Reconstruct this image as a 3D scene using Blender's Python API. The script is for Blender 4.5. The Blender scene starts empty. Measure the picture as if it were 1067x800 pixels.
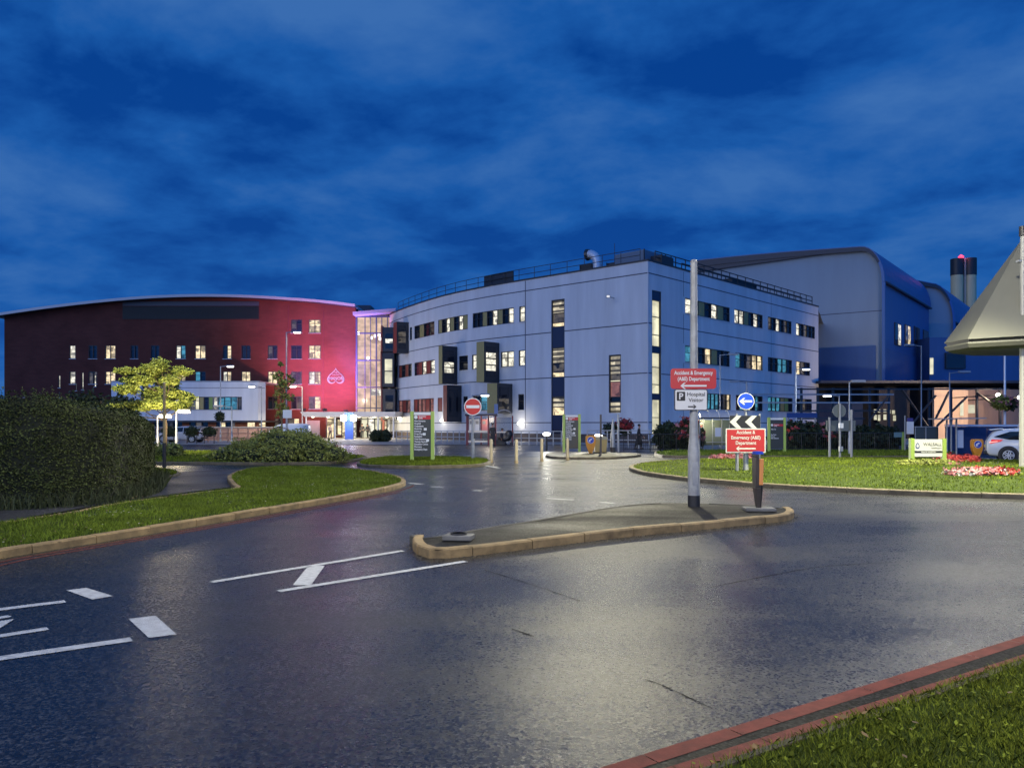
import bpy, bmesh, math, random
import numpy as np
from mathutils import Vector, Matrix

random.seed(7); RNG = np.random.default_rng(7)
SC = bpy.context.scene; COL = SC.collection
PI = math.pi; R = math.radians
F_PX, CX, HZ, CH = 800.0, 533.5, 443.0, 1.6      # focal length in photo pixels, principal column, horizon row, eye height

# ------------------------------------------------------------------ helpers: camera geometry used for measuring the photo
def G(px, py, z=0.0):
    Y = (CH - z) * F_PX / (py - HZ)
    return Vector(((px - CX) / F_PX * Y, Y, z))
def XA(px, Y): return (px - CX) / F_PX * Y
def ZA(py, Y): return CH + (HZ - py) / F_PX * Y
def P(px, py, Y): return Vector((XA(px, Y), Y, ZA(py, Y)))

# ------------------------------------------------------------------ materials
MATS = {}
WET_LOC = (0, 0, 0)
def mat(name, col, rough=0.6, metal=0.0, spec=0.5, var=0.0, vscale=3.0, bump=0.0, bscale=40.0, emit=None, estr=0.0,
        streak=0.0, island=0.0, coat=0.0, trans=0.0):
    if name in MATS: return MATS[name]
    m = bpy.data.materials.new(name); m.use_nodes = True
    nt = m.node_tree; N = nt.nodes; L = nt.links; b = N['Principled BSDF']
    b.inputs['Roughness'].default_value = rough; b.inputs['Metallic'].default_value = metal
    b.inputs['Specular IOR Level'].default_value = spec; b.inputs['Coat Weight'].default_value = coat
    b.inputs['Base Color'].default_value = (*col, 1)
    if trans: b.inputs['Transmission Weight'].default_value = trans
    tc = N.new('ShaderNodeTexCoord')
    src = None
    if var or streak:
        n = N.new('ShaderNodeTexNoise'); n.inputs['Scale'].default_value = vscale; n.inputs['Detail'].default_value = 6
        n.inputs['Roughness'].default_value = .62
        if streak:
            mp = N.new('ShaderNodeMapping'); mp.inputs['Scale'].default_value = (1, 1, .12)
            L.new(tc.outputs['Object'], mp.inputs['Vector']); L.new(mp.outputs[0], n.inputs['Vector'])
        else: L.new(tc.outputs['Object'], n.inputs['Vector'])
        mr = N.new('ShaderNodeMapRange'); v = max(var, streak)
        mr.inputs['From Min'].default_value = .3; mr.inputs['From Max'].default_value = .7
        mr.inputs['To Min'].default_value = 1 - v; mr.inputs['To Max'].default_value = 1 + v
        L.new(n.outputs['Fac'], mr.inputs['Value']); src = mr.outputs[0]
        rr = N.new('ShaderNodeMapRange'); rr.inputs['To Min'].default_value = max(.05, rough - .12); rr.inputs['To Max'].default_value = min(1, rough + .12)
        L.new(n.outputs['Fac'], rr.inputs['Value']); L.new(rr.outputs[0], b.inputs['Roughness'])
    if island:
        g = N.new('ShaderNodeNewGeometry'); mr = N.new('ShaderNodeMapRange')
        mr.inputs['To Min'].default_value = 1 - island; mr.inputs['To Max'].default_value = 1 + island
        L.new(g.outputs['Random Per Island'], mr.inputs['Value'])
        if src:
            mu = N.new('ShaderNodeMath'); mu.operation = 'MULTIPLY'; L.new(src, mu.inputs[0]); L.new(mr.outputs[0], mu.inputs[1]); src = mu.outputs[0]
        else: src = mr.outputs[0]
    if src:
        mx = N.new('ShaderNodeVectorMath'); mx.operation = 'SCALE'; mx.inputs[0].default_value = col
        L.new(src, mx.inputs['Scale']); L.new(mx.outputs[0], b.inputs['Base Color'])
    if bump:
        n2 = N.new('ShaderNodeTexNoise'); n2.inputs['Scale'].default_value = bscale; n2.inputs['Detail'].default_value = 4
        bp = N.new('ShaderNodeBump'); bp.inputs['Strength'].default_value = bump; bp.inputs['Distance'].default_value = .02
        L.new(tc.outputs['Object'], n2.inputs['Vector']); L.new(n2.outputs['Fac'], bp.inputs['Height']); L.new(bp.outputs[0], b.inputs['Normal'])
    if emit:
        b.inputs['Emission Color'].default_value = (*emit, 1); b.inputs['Emission Strength'].default_value = estr
    MATS[name] = m; return m

def room_mat(name, col, estr, scale=1.3, lo=.28, stripes=0.0, base=(.02, .022, .025)):
    """glass of a lit room: emission broken up into the blocks of furniture, blinds and ceiling lamps seen behind the pane"""
    m = bpy.data.materials.new(name); m.use_nodes = True
    nt = m.node_tree; N = nt.nodes; L = nt.links; b = N['Principled BSDF']
    b.inputs['Base Color'].default_value = (*base, 1); b.inputs['Roughness'].default_value = .08
    tc = N.new('ShaderNodeTexCoord')
    mp = N.new('ShaderNodeMapping'); mp.inputs['Scale'].default_value = (scale, scale, scale * 1.4); L.new(tc.outputs['Object'], mp.inputs['Vector'])
    v = N.new('ShaderNodeTexVoronoi'); v.distance = 'CHEBYCHEV'; v.inputs['Scale'].default_value = 1.0; L.new(mp.outputs[0], v.inputs['Vector'])
    n = N.new('ShaderNodeTexNoise'); n.inputs['Scale'].default_value = 2.2; n.inputs['Detail'].default_value = 3; L.new(mp.outputs[0], n.inputs['Vector'])
    sp = N.new('ShaderNodeSeparateColor'); L.new(v.outputs['Color'], sp.inputs[0])
    mr = N.new('ShaderNodeMapRange'); mr.inputs['From Min'].default_value = .15; mr.inputs['From Max'].default_value = .55
    mr.inputs['To Min'].default_value = lo; mr.inputs['To Max'].default_value = 1.0; L.new(sp.outputs[0], mr.inputs['Value'])
    mu = N.new('ShaderNodeMath'); mu.operation = 'MULTIPLY'; L.new(mr.outputs[0], mu.inputs[0])
    m2 = N.new('ShaderNodeMapRange'); m2.inputs['From Min'].default_value = .3; m2.inputs['From Max'].default_value = .65
    m2.inputs['To Min'].default_value = .55; m2.inputs['To Max'].default_value = 1.15; L.new(n.outputs['Fac'], m2.inputs['Value']); L.new(m2.outputs[0], mu.inputs[1])
    out = mu.outputs[0]
    if stripes:
        sx = N.new('ShaderNodeSeparateXYZ'); L.new(tc.outputs['Object'], sx.inputs[0])
        k = N.new('ShaderNodeMath'); k.operation = 'MULTIPLY'; k.inputs[1].default_value = stripes; L.new(sx.outputs[2], k.inputs[0])
        fr = N.new('ShaderNodeMath'); fr.operation = 'FRACT'; L.new(k.outputs[0], fr.inputs[0])
        gt = N.new('ShaderNodeMapRange'); gt.inputs['From Min'].default_value = .35; gt.inputs['From Max'].default_value = .5; gt.inputs['To Min'].default_value = .15
        L.new(fr.outputs[0], gt.inputs['Value'])
        m3 = N.new('ShaderNodeMath'); m3.operation = 'MULTIPLY'; L.new(out, m3.inputs[0]); L.new(gt.outputs[0], m3.inputs[1]); out = m3.outputs[0]
    ms = N.new('ShaderNodeMath'); ms.operation = 'MULTIPLY'; ms.inputs[1].default_value = estr; L.new(out, ms.inputs[0])
    b.inputs['Emission Color'].default_value = (*col, 1); L.new(ms.outputs[0], b.inputs['Emission Strength'])
    MATS[name] = m; return m

def asphalt(name, base, r0, r1, tint=(1, 1, 1), spec=.5):
    m = bpy.data.materials.new(name); m.use_nodes = True
    nt = m.node_tree; N = nt.nodes; L = nt.links; b = N['Principled BSDF']; b.inputs['Specular IOR Level'].default_value = spec
    tc = N.new('ShaderNodeTexCoord')
    def noise(scale, det=5, rgh=.6, vec=None):
        n = N.new('ShaderNodeTexNoise'); n.inputs['Scale'].default_value = scale; n.inputs['Detail'].default_value = det; n.inputs['Roughness'].default_value = rgh
        L.new(vec or tc.outputs['Object'], n.inputs['Vector']); return n.outputs['Fac']
    def mrange(s, a, c, d, e):
        k = N.new('ShaderNodeMapRange'); k.inputs['From Min'].default_value = a; k.inputs['From Max'].default_value = c
        k.inputs['To Min'].default_value = d; k.inputs['To Max'].default_value = e; L.new(s, k.inputs['Value']); return k.outputs[0]
    def mul(a, c):
        k = N.new('ShaderNodeMath'); k.operation = 'MULTIPLY'; L.new(a, k.inputs[0]); L.new(c, k.inputs[1]); return k.outputs[0]
    big = noise(.28, 6, .6); mid = noise(1.7, 5, .65)
    v = N.new('ShaderNodeTexVoronoi'); v.inputs['Scale'].default_value = 64; L.new(tc.outputs['Object'], v.inputs['Vector'])
    vs = N.new('ShaderNodeSeparateColor'); L.new(v.outputs['Color'], vs.inputs[0])
    pw = N.new('ShaderNodeMath'); pw.operation = 'POWER'; pw.inputs[1].default_value = 3.0; L.new(vs.outputs[0], pw.inputs[0])
    speck = mrange(pw.outputs[0], 0, 1, .25, 4.2)
    colf = mul(mul(mrange(big, .3, .7, .72, 1.28), mrange(mid, .3, .7, .85, 1.15)), speck)
    sc = N.new('ShaderNodeVectorMath'); sc.operation = 'SCALE'; sc.inputs[0].default_value = [base * t for t in tint]
    L.new(colf, sc.inputs['Scale']); L.new(sc.outputs[0], b.inputs['Base Color'])
    # wet and drying areas, stretched along the driving direction
    mp = N.new('ShaderNodeMapping'); mp.inputs['Rotation'].default_value = (0, 0, -.55); mp.inputs['Scale'].default_value = (.5, 1, 1); mp.inputs['Location'].default_value = WET_LOC; L.new(tc.outputs['Object'], mp.inputs['Vector'])
    wet = noise(.55, 5, .6, mp.outputs[0])
    ro = mrange(wet, .33, .66, r0, r1)
    ro2 = N.new('ShaderNodeMath'); ro2.operation = 'ADD'; L.new(ro, ro2.inputs[0]); L.new(mrange(vs.outputs[1], 0, 1, -.07, .11), ro2.inputs[1]); L.new(ro2.outputs[0], b.inputs['Roughness'])
    bp = N.new('ShaderNodeBump'); bp.inputs['Strength'].default_value = .22; bp.inputs['Distance'].default_value = .006
    hg = N.new('ShaderNodeMath'); hg.operation = 'ADD'; L.new(v.outputs['Distance'], hg.inputs[0]); L.new(noise(160, 3), hg.inputs[1]); L.new(hg.outputs[0], bp.inputs['Height'])
    L.new(bp.outputs[0], b.inputs['Normal'])
    MATS[name] = m; return m

def brick_mat(name, c1, c2, mortar, scale=1.0, rot=None):
    m = bpy.data.materials.new(name); m.use_nodes = True
    nt = m.node_tree; N = nt.nodes; L = nt.links; b = N['Principled BSDF']; b.inputs['Roughness'].default_value = .85; b.inputs['Specular IOR Level'].default_value = .15
    tc = N.new('ShaderNodeTexCoord'); mp = N.new('ShaderNodeMapping'); mp.inputs['Rotation'].default_value = rot or (PI / 2, 0, 0)
    br = N.new('ShaderNodeTexBrick'); br.inputs['Scale'].default_value = scale
    br.inputs['Color1'].default_value = (*c1, 1); br.inputs['Color2'].default_value = (*c2, 1); br.inputs['Mortar'].default_value = (*mortar, 1)
    br.inputs['Mortar Size'].default_value = .012; br.inputs['Brick Width'].default_value = .45; br.inputs['Row Height'].default_value = .15
    L.new(tc.outputs['Object'], mp.inputs['Vector']); L.new(mp.outputs[0], br.inputs['Vector'])
    n = N.new('ShaderNodeTexNoise'); n.inputs['Scale'].default_value = .35; n.inputs['Detail'].default_value = 6; L.new(tc.outputs['Object'], n.inputs['Vector'])
    mr = N.new('ShaderNodeMapRange'); mr.inputs['From Min'].default_value = .3; mr.inputs['From Max'].default_value = .7; mr.inputs['To Min'].default_value = .82; mr.inputs['To Max'].default_value = 1.18
    L.new(n.outputs['Fac'], mr.inputs['Value'])
    sc = N.new('ShaderNodeVectorMath'); sc.operation = 'SCALE'; L.new(br.outputs['Color'], sc.inputs[0]); L.new(mr.outputs[0], sc.inputs['Scale']); L.new(sc.outputs[0], b.inputs['Base Color'])
    MATS[name] = m; return m

# ------------------------------------------------------------------ mesh builder
WL = {}                                              # world location of roots and parts (no rotation) for authoring in world space
class MB:
    def __init__(s): s.v = []; s.f = []; s.m = []
    def add(s, vs, fs, mi=0):
        o = len(s.v); s.v += [tuple(p) for p in vs]
        s.f += [tuple(i + o for i in f) for f in fs]; s.m += [mi] * len(fs); return s
    def quad(s, a, b, c, d, mi=0): return s.add([a, b, c, d], [(0, 1, 2, 3)], mi)
    def hexa(s, p, mi=0):                            # 8 corners: bottom loop, top loop
        return s.add(p, [(3, 2, 1, 0), (4, 5, 6, 7), (0, 1, 5, 4), (1, 2, 6, 5), (2, 3, 7, 6), (3, 0, 4, 7)], mi)
    def box(s, x0, x1, y0, y1, z0, z1, mi=0):
        return s.hexa([(x0, y0, z0), (x1, y0, z0), (x1, y1, z0), (x0, y1, z0), (x0, y0, z1), (x1, y0, z1), (x1, y1, z1), (x0, y1, z1)], mi)
    def tube(s, pts, r, n=10, mi=0, cap=True):
        pts = [Vector(p) for p in pts]; rs = r if isinstance(r, (list, tuple)) else [r] * len(pts)
        rings = []; up = None
        for i, p in enumerate(pts):
            t = (pts[min(i + 1, len(pts) - 1)] - pts[max(i - 1, 0)])
            if t.length < 1e-9: t = Vector((0, 0, 1))
            t.normalize()
            if up is None or abs(up.dot(t)) > .98: up = Vector((1, 0, 0)) if abs(t.x) < .9 else Vector((0, 1, 0))
            a = t.cross(up).normalized(); b = t.cross(a).normalized(); up = -a.cross(t) if False else up
            rings.append([p + (a * math.cos(2 * PI * k / n) + b * math.sin(2 * PI * k / n)) * rs[i] for k in range(n)])
        vs = [v for q in rings for v in q]; fs = []
        for i in range(len(rings) - 1):
            for k in range(n):
                fs.append((i * n + k, i * n + (k + 1) % n, (i + 1) * n + (k + 1) % n, (i + 1) * n + k))
        if cap:
            fs.append(tuple(range(n - 1, -1, -1))); fs.append(tuple((len(rings) - 1) * n + k for k in range(n)))
        return s.add(vs, fs, mi)
    def lathe(s, prof, c=(0, 0, 0), n=16, mi=0):     # prof: (radius, z)
        return s.tube([(c[0], c[1], c[2] + z) for _, z in prof], [max(r, 1e-4) for r, _ in prof], n, mi)
    def prism(s, out, frame, t, mi=0):               # outline (u,v) in a frame (origin, U, V, W), thick t along W
        o, U, V, W = [Vector(q) for q in frame]; n = len(out)
        a = [o + U * u + V * v for u, v in out]; b = [p + W * t for p in a]
        return s.add(a + b, [tuple(range(n - 1, -1, -1)), tuple(range(n, 2 * n))] + [(i, (i + 1) % n, n + (i + 1) % n, n + i) for i in range(n)], mi)
    def build(s, name, mats, parent=None, world=True, smooth=False, bevel=0.0):
        me = bpy.data.meshes.new(name)
        if not isinstance(mats, (list, tuple)): mats = [mats]
        for q in mats: me.materials.append(q)
        off = Vector((0, 0, 0))
        if parent is not None and world: off = WL.get(parent.name, Vector((0, 0, 0)))
        me.from_pydata([(x - off.x, y - off.y, z - off.z) for x, y, z in s.v], [], s.f)
        me.polygons.foreach_set('material_index', s.m)
        bm = bmesh.new(); bm.from_mesh(me); bmesh.ops.recalc_face_normals(bm, faces=bm.faces); bm.to_mesh(me); bm.free()
        if smooth:
            me.polygons.foreach_set('use_smooth', [True] * len(me.polygons))
            try: me.set_sharp_from_angle(angle=R(40))
            except Exception: pass
        me.update()
        o = bpy.data.objects.new(name, me); COL.objects.link(o)
        if bevel:
            md = o.modifiers.new('bevel', 'BEVEL'); md.width = bevel; md.segments = 2; md.limit_method = 'ANGLE'
        if parent is not None: o.parent = parent; WL[o.name] = off.copy()
        return o

def np_mesh(name, V, Fq, m, parent=None, smooth=False, off=None):
    """fast mesh of many equal polygons; V (n,3), Fq (k,c)"""
    me = bpy.data.meshes.new(name); V = np.asarray(V, np.float32); Fq = np.asarray(Fq, np.int32)
    if parent is not None and off is None: off = WL.get(parent.name)
    if off is not None: V = V - np.array(off, np.float32)
    me.vertices.add(len(V)); me.vertices.foreach_set('co', V.ravel())
    k, c = Fq.shape
    me.loops.add(k * c); me.loops.foreach_set('vertex_index', Fq.ravel())
    me.polygons.add(k); me.polygons.foreach_set('loop_start', np.arange(0, k * c, c, dtype=np.int32))
    me.update(calc_edges=True); me.validate()
    for q in (m if isinstance(m, (list, tuple)) else [m]): me.materials.append(q)
    if smooth: me.polygons.foreach_set('use_smooth', [True] * k)
    o = bpy.data.objects.new(name, me); COL.objects.link(o)
    if parent is not None: o.parent = parent; WL[o.name] = Vector(off) if off is not None else Vector()
    return o

def tag(o, label, cat, group=None, kind=None):
    if label: o['label'] = label
    if cat: o['category'] = cat
    if group: o['group'] = group
    if kind: o['kind'] = kind
    return o
def thing(name, label, cat, loc=(0, 0, 0), rotz=0.0, group=None):
    o = bpy.data.objects.new(name, None); COL.objects.link(o); o.empty_display_size = .3
    o.location = loc; o.rotation_euler = (0, 0, rotz); WL[o.name] = Vector(loc)
    return tag(o, label, cat, group)
def struct(o): o['kind'] = 'structure'; return o
def copy_tree(o, parent=None):
    c = o.copy(); COL.objects.link(c)
    if parent is not None: c.parent = parent
    for ch in list(o.children): copy_tree(ch, c)
    return c
def lamp_data(name, kind, power, color, radius=.12, parent=None, loc=(0, 0, 0), rot=(0, 0, 0), size=None, blend=.6):
    d = bpy.data.lights.new(name, kind); d.energy = power; d.color = color
    if kind in ('POINT', 'SPOT'): d.shadow_soft_size = radius
    if kind == 'SPOT': d.spot_size = size or R(140); d.spot_blend = blend
    if kind == 'AREA': d.size = size or .4
    o = bpy.data.objects.new(name, d); COL.objects.link(o); o.location = loc; o.rotation_euler = rot
    if parent is not None: o.parent = parent
    return o

def text_mesh(mb, s, size, frame, mi=0, sx=1.0, bold=0.0, align='CENTER', depth=.0):
    """letters as flat polygons laid in a frame (origin, U, V, W)"""
    cu = bpy.data.curves.new('t', 'FONT'); cu.body = s; cu.size = size; cu.align_x = align; cu.offset = bold * size; cu.fill_mode = 'FRONT'; cu.resolution_u = 3
    ob = bpy.data.objects.new('t', cu); COL.objects.link(ob)
    dg = bpy.context.evaluated_depsgraph_get(); me = ob.evaluated_get(dg).to_mesh()
    o, U, V, W = [Vector(q) for q in frame]
    vs = [o + U * (v.co.x * sx) + V * v.co.y for v in me.vertices]; fs = [tuple(p.vertices) for p in me.polygons]
    ob.evaluated_get(dg).to_mesh_clear(); bpy.data.objects.remove(ob); bpy.data.curves.remove(cu)
    mb.add(vs, fs, mi)

def smooth_path(pts, k=6, closed=False):
    pts = [Vector(p) for p in pts]; n = len(pts); out = []
    rng = range(n if closed else n - 1)
    for i in rng:
        p0 = pts[(i - 1) % n] if closed or i > 0 else pts[0]; p1 = pts[i]; p2 = pts[(i + 1) % n]
        p3 = pts[(i + 2) % n] if closed or i + 2 < n else pts[-1]
        for j in range(k):
            t = j / k
            out.append(.5 * ((2 * p1) + (-p0 + p2) * t + (2 * p0 - 5 * p1 + 4 * p2 - p3) * t * t + (-p0 + 3 * p1 - 3 * p2 + p3) * t ** 3))
    if not closed: out.append(pts[-1])
    return out
def offset_loop(pts, d, closed=True):
    n = len(pts); out = []
    for i, p in enumerate(pts):
        a = pts[(i - 1) % n] if closed or i > 0 else p; c = pts[(i + 1) % n] if closed or i < n - 1 else p
        t = (c - a); t.z = 0; t.normalize() if t.length > 0 else None
        out.append(p + Vector((-t.y, t.x, 0)) * d)
    return out
def area2(pts): return sum(pts[i].x * pts[(i + 1) % len(pts)].y - pts[(i + 1) % len(pts)].x * pts[i].y for i in range(len(pts)))
def in_poly(x, y, poly):
    c = np.zeros(x.shape, bool); n = len(poly)
    for i in range(n):
        x0, y0 = poly[i][0], poly[i][1]; x1, y1 = poly[(i + 1) % n][0], poly[(i + 1) % n][1]
        if y0 == y1: continue
        hit = ((y0 > y) != (y1 > y)) & (x < (x1 - x0) * (y - y0) / (y1 - y0) + x0); c ^= hit
    return c
def tri_cap(mb, pts, z, mi=0):
    from mathutils.geometry import tessellate_polygon
    q = [Vector((p.x, p.y, 0)) for p in pts]
    mb.add([(p.x, p.y, z if not callable(z) else z(p.x, p.y)) for p in pts], [tuple(t) for t in tessellate_polygon([q])], mi)
def kerb(mb, pts, w, h, stone=.92, closed=True, side=1):
    """separate kerb stones with open joints along a path (outer face on the path)"""
    pts = [Vector((p.x, p.y, 0)) for p in pts]
    if closed: pts = pts + [pts[0]]
    cum = [0]
    for a, b in zip(pts, pts[1:]): cum.append(cum[-1] + (b - a).length)
    def at(u):
        for i in range(len(pts) - 1):
            if u <= cum[i + 1] or i == len(pts) - 2:
                d = pts[i + 1] - pts[i]; l = d.length or 1; return pts[i] + d * ((u - cum[i]) / l), d / l
    Lt = cum[-1]; k = max(1, round(Lt / stone)); st = Lt / k
    for i in range(k):
        h1 = h + random.uniform(-.006, .006); sub = 3; jit = random.uniform(-.006, .006)
        us = [i * st + .006 + (st - .012) * j / sub for j in range(sub + 1)]
        prof = [(0, -.05), (0, h1 - .02), (.018, h1), (w, h1), (w, -.05)]
        rows = []
        for u in us:
            p, t = at(u); nn = Vector((-t.y, t.x, 0)) * side
            rows.append([p + nn * (o + jit) + Vector((0, 0, z)) for o, z in prof])
        n = len(prof); vs = [v for r_ in rows for v in r_]
        fs = [(a * n + b, a * n + b + 1, (a + 1) * n + b + 1, (a + 1) * n + b) for a in range(sub) for b in range(n - 1)]
        fs += [tuple(range(n)), tuple(sub * n + b for b in range(n - 1, -1, -1))]
        mb.add(vs, fs)

# ------------------------------------------------------------------ foliage
def leaf_cloud(C, Nrm, size, align=.5, aspect=.55, jitter=.35):
    """rhombic leaves: centres C (n,3), rough normals Nrm (n,3)"""
    n = len(C); d = RNG.normal(size=(n, 3)); d /= np.linalg.norm(d, axis=1, keepdims=True)
    nn = Nrm * align + d * (1 - align); nn /= np.linalg.norm(nn, axis=1, keepdims=True) + 1e-9
    a = np.cross(nn, RNG.normal(size=(n, 3))); a /= np.linalg.norm(a, axis=1, keepdims=True) + 1e-9
    b = np.cross(nn, a); s = (size * (1 + jitter * RNG.uniform(-1, 1, n)))[:, None]
    V = np.stack([C - a * s, C + b * s * aspect, C + a * s, C - b * s * aspect], 1).reshape(-1, 3)
    Fq = np.arange(4 * n).reshape(n, 4); return V, Fq
def blob_pts(c, r, n, shell=.55, zmin=None, noise=.18, freq=2.3):
    d = RNG.normal(size=(n, 3)); d /= np.linalg.norm(d, axis=1, keepdims=True)
    rad = RNG.uniform(shell, 1, n) ** .6
    wob = 1 + noise * (np.sin(freq * 3 * d[:, 0] + c[0] * 3) * np.cos(freq * 2.3 * d[:, 1] + c[1]) + .6 * np.sin(freq * 5 * d[:, 2] + d[:, 0] * 7 + c[0]))
    p = np.array(c) + d * (rad * wob)[:, None] * np.array(r)
    if zmin is not None:
        k = p[:, 2] > zmin; p, d = p[k], d[k]
    return p, d
def grass_blades(name, P3, hmin, hmax, width, m, lean=.5, extra=None):
    n = len(P3); ang = RNG.uniform(0, 2 * PI, n); w = width * RNG.uniform(.6, 1.3, n); h = RNG.uniform(hmin, hmax, n)
    ax = np.stack([np.cos(ang), np.sin(ang), np.zeros(n)], 1); la = RNG.uniform(0, 2 * PI, n); ll = lean * h * RNG.uniform(.1, 1, n)
    tip = P3 + np.stack([np.cos(la) * ll, np.sin(la) * ll, h], 1)
    mid = P3 + np.stack([np.cos(la) * ll * .35, np.sin(la) * ll * .35, h * .58], 1)
    V = np.stack([P3 - ax * w[:, None] / 2, P3 + ax * w[:, None] / 2, mid + ax * w[:, None] * .4, tip, mid - ax * w[:, None] * .4], 1).reshape(-1, 3)
    Fq = np.arange(5 * n).reshape(n, 5)
    return np_mesh(name, V, Fq, m)
# ------------------------------------------------------------------ palette
M_asph = asphalt('wet_asphalt', .017, .17, .37, (1, .98, .93), .50)
M_asph2 = asphalt('path_asphalt', .026, .5, .8, (1, 1, 1.12))
M_islandtop = asphalt('island_tarmac', .008, .4, .85, (1, .98, .92), .16)
M_kerb = mat('kerb_stone', (.25, .175, .08), .8, var=.5, vscale=4, bump=.35, bscale=60)
M_kerb2 = mat('kerb_concrete', (.13, .11, .075), .8, spec=.2, var=.35, vscale=5, bump=.3, bscale=60)
M_white = mat('road_paint', (.50, .51, .50), .6, spec=.3, var=.28, vscale=14, bump=.2, bscale=120)
M_redp = mat('red_paint', (.15, .042, .032), .8, spec=.15, var=.35, vscale=9, bump=.3, bscale=110)
M_soil = mat('soil', (.035, .032, .018), .95, var=.3, vscale=6)
M_lawn = mat('lawn_soil', (.03, .045, .009), .95, spec=.05, var=.4, vscale=5)
M_grass = mat('grass_blade', (.12, .16, .016), .8, spec=.08, var=.5, vscale=.9, island=.5)
M_grassn = mat('grass_corner', (.125, .155, .018), .8, spec=.08, var=.4, vscale=2.5, island=.6)
M_grassd = mat('grass_dark', (.115, .165, .020), .8, spec=.08, var=.35, vscale=1.1, island=.45)
M_pave = mat('pale_paving', (.26, .25, .23), .55, var=.2, vscale=1.5, bump=.1, bscale=8)
M_wall = mat('render_wall', (.60, .615, .63), .75, streak=.11, vscale=.8)
M_joint = mat('wall_joint', (.08, .09, .12), .8)
M_plinth = mat('plinth_brick', (.10, .08, .07), .85, var=.3, vscale=3)
M_frame = mat('window_frame_grey', (.025, .027, .032), .4)
M_dark = mat('dark_glass', (.012, .015, .022), .06)
M_navy = mat('navy_spandrel', (.018, .026, .06), .25)
M_yel = mat('ochre_panel', (.32, .27, .10), .55, var=.06)
M_redpan = mat('red_panel', (.22, .045, .028), .5)
M_green = mat('green_panel', (.20, .30, .07), .5)
M_warm = room_mat('lit_room_warm', (1, .80, .48), 1.25)
M_white_l = room_mat('lit_room_white', (1, .95, .78), 1.15, scale=1.7)
M_pale = room_mat('lit_blind_pale', (1, .95, .66), .95, scale=.25, lo=.75)
M_teal = room_mat('lit_room_blue', (.10, .42, .62), .7, scale=1.2, lo=.3)
M_dim = room_mat('dim_room', (.35, .30, .24), .30, scale=1.1, lo=.05)
M_louv = room_mat('lit_behind_louvres', (1, .88, .62), .7, scale=.8, lo=.4, stripes=2.2)
M_rose = room_mat('lit_room_rose', (.75, .32, .28), .35, scale=.8, lo=.4)
M_atr = room_mat('atrium_timber', (.90, .64, .40), .85, scale=.45, lo=.62)
M_galv = mat('galvanised_steel', (.36, .37, .37), .45, metal=.55, var=.2, vscale=6)
M_steel = mat('grey_paint_steel', (.28, .29, .30), .45, metal=.2)
M_black = mat('black_paint', (.02, .02, .022), .5)
M_alum = mat('pale_metal', (.60, .62, .66), .4, metal=.3)
M_signr = mat('sign_red', (.52, .025, .03), .35)
M_signw = mat('sign_white', (.72, .72, .70), .4)
M_signb = mat('sign_blue', (.012, .05, .42), .35)
M_signk = mat('sign_black', (.012, .012, .013), .4)
M_signr2 = mat('sign_red_dimmed', (.27, .014, .016), .45)  # sign red darkened in colour to tame the strong roundabout lamp
M_signw2 = mat('sign_white_dimmed', (.40, .40, .38), .5)  # sign white darkened in colour where that lamp overexposed it
M_lime2 = mat('lime_post_dimmed', (.19, .27, .05), .5)  # lime darkened in colour for the overlit name sign posts
M_lime = mat('lime_post', (.36, .50, .10), .4)
M_totem = mat('totem_charcoal', (.045, .05, .045), .4)
M_wood = mat('timber_post', (.38, .28, .14), .7, var=.2, vscale=8)
M_bollard = mat('cream_bollard', (.50, .40, .22), .5)
M_orange = mat('amber_bollard', (.62, .25, .02), .4)
M_theat = mat('theatre_render', (.27, .33, .37), .7, streak=.06, vscale=.6)
M_blue = mat('blue_cladding', (.055, .135, .32), .45, metal=.15, streak=.10, vscale=.8)
M_bluedk = mat('blue_base', (.05, .115, .27), .5, streak=.1, vscale=.8)
M_roofdk = mat('roof_edge_dark', (.035, .04, .055), .5)
M_roofpale = mat('roof_edge_pale', (.42, .42, .44), .45, metal=.3)
M_redwall = brick_mat('red_render_brick', (.125, .037, .028), (.105, .031, .024), (.095, .04, .03), .55)
M_brick = brick_mat('orange_brick', (.30, .10, .05), (.25, .08, .045), (.25, .18, .13), 1.2)
M_lens = mat('lamp_lens', (.9, .9, .9), .4, emit=(1, .96, .86), estr=7)
M_lensw = mat('lamp_lens_warm', (.9, .9, .9), .4, emit=(1, .84, .58), estr=7)
M_leafd = mat('hedge_leaf', (.044, .056, .016), .6, spec=.15, island=.65, var=.45, vscale=2.2)
M_leafb = mat('bright_leaf', (.25, .29, .055), .55, spec=.3, island=.4)
M_leafm = mat('shrub_leaf', (.185, .205, .045), .55, spec=.3, island=.45)
M_leafk = mat('dark_leaf', (.022, .034, .014), .6, spec=.3, island=.5)
M_bark = mat('bark', (.12, .085, .05), .9, var=.3, vscale=6)
M_flr = mat('flower_red', (.26, .02, .018), .6, island=.3)
M_flp = mat('flower_pink', (.32, .12, .13), .6, island=.35)
M_flw = mat('flower_white', (.42, .40, .37), .6, island=.15)

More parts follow.
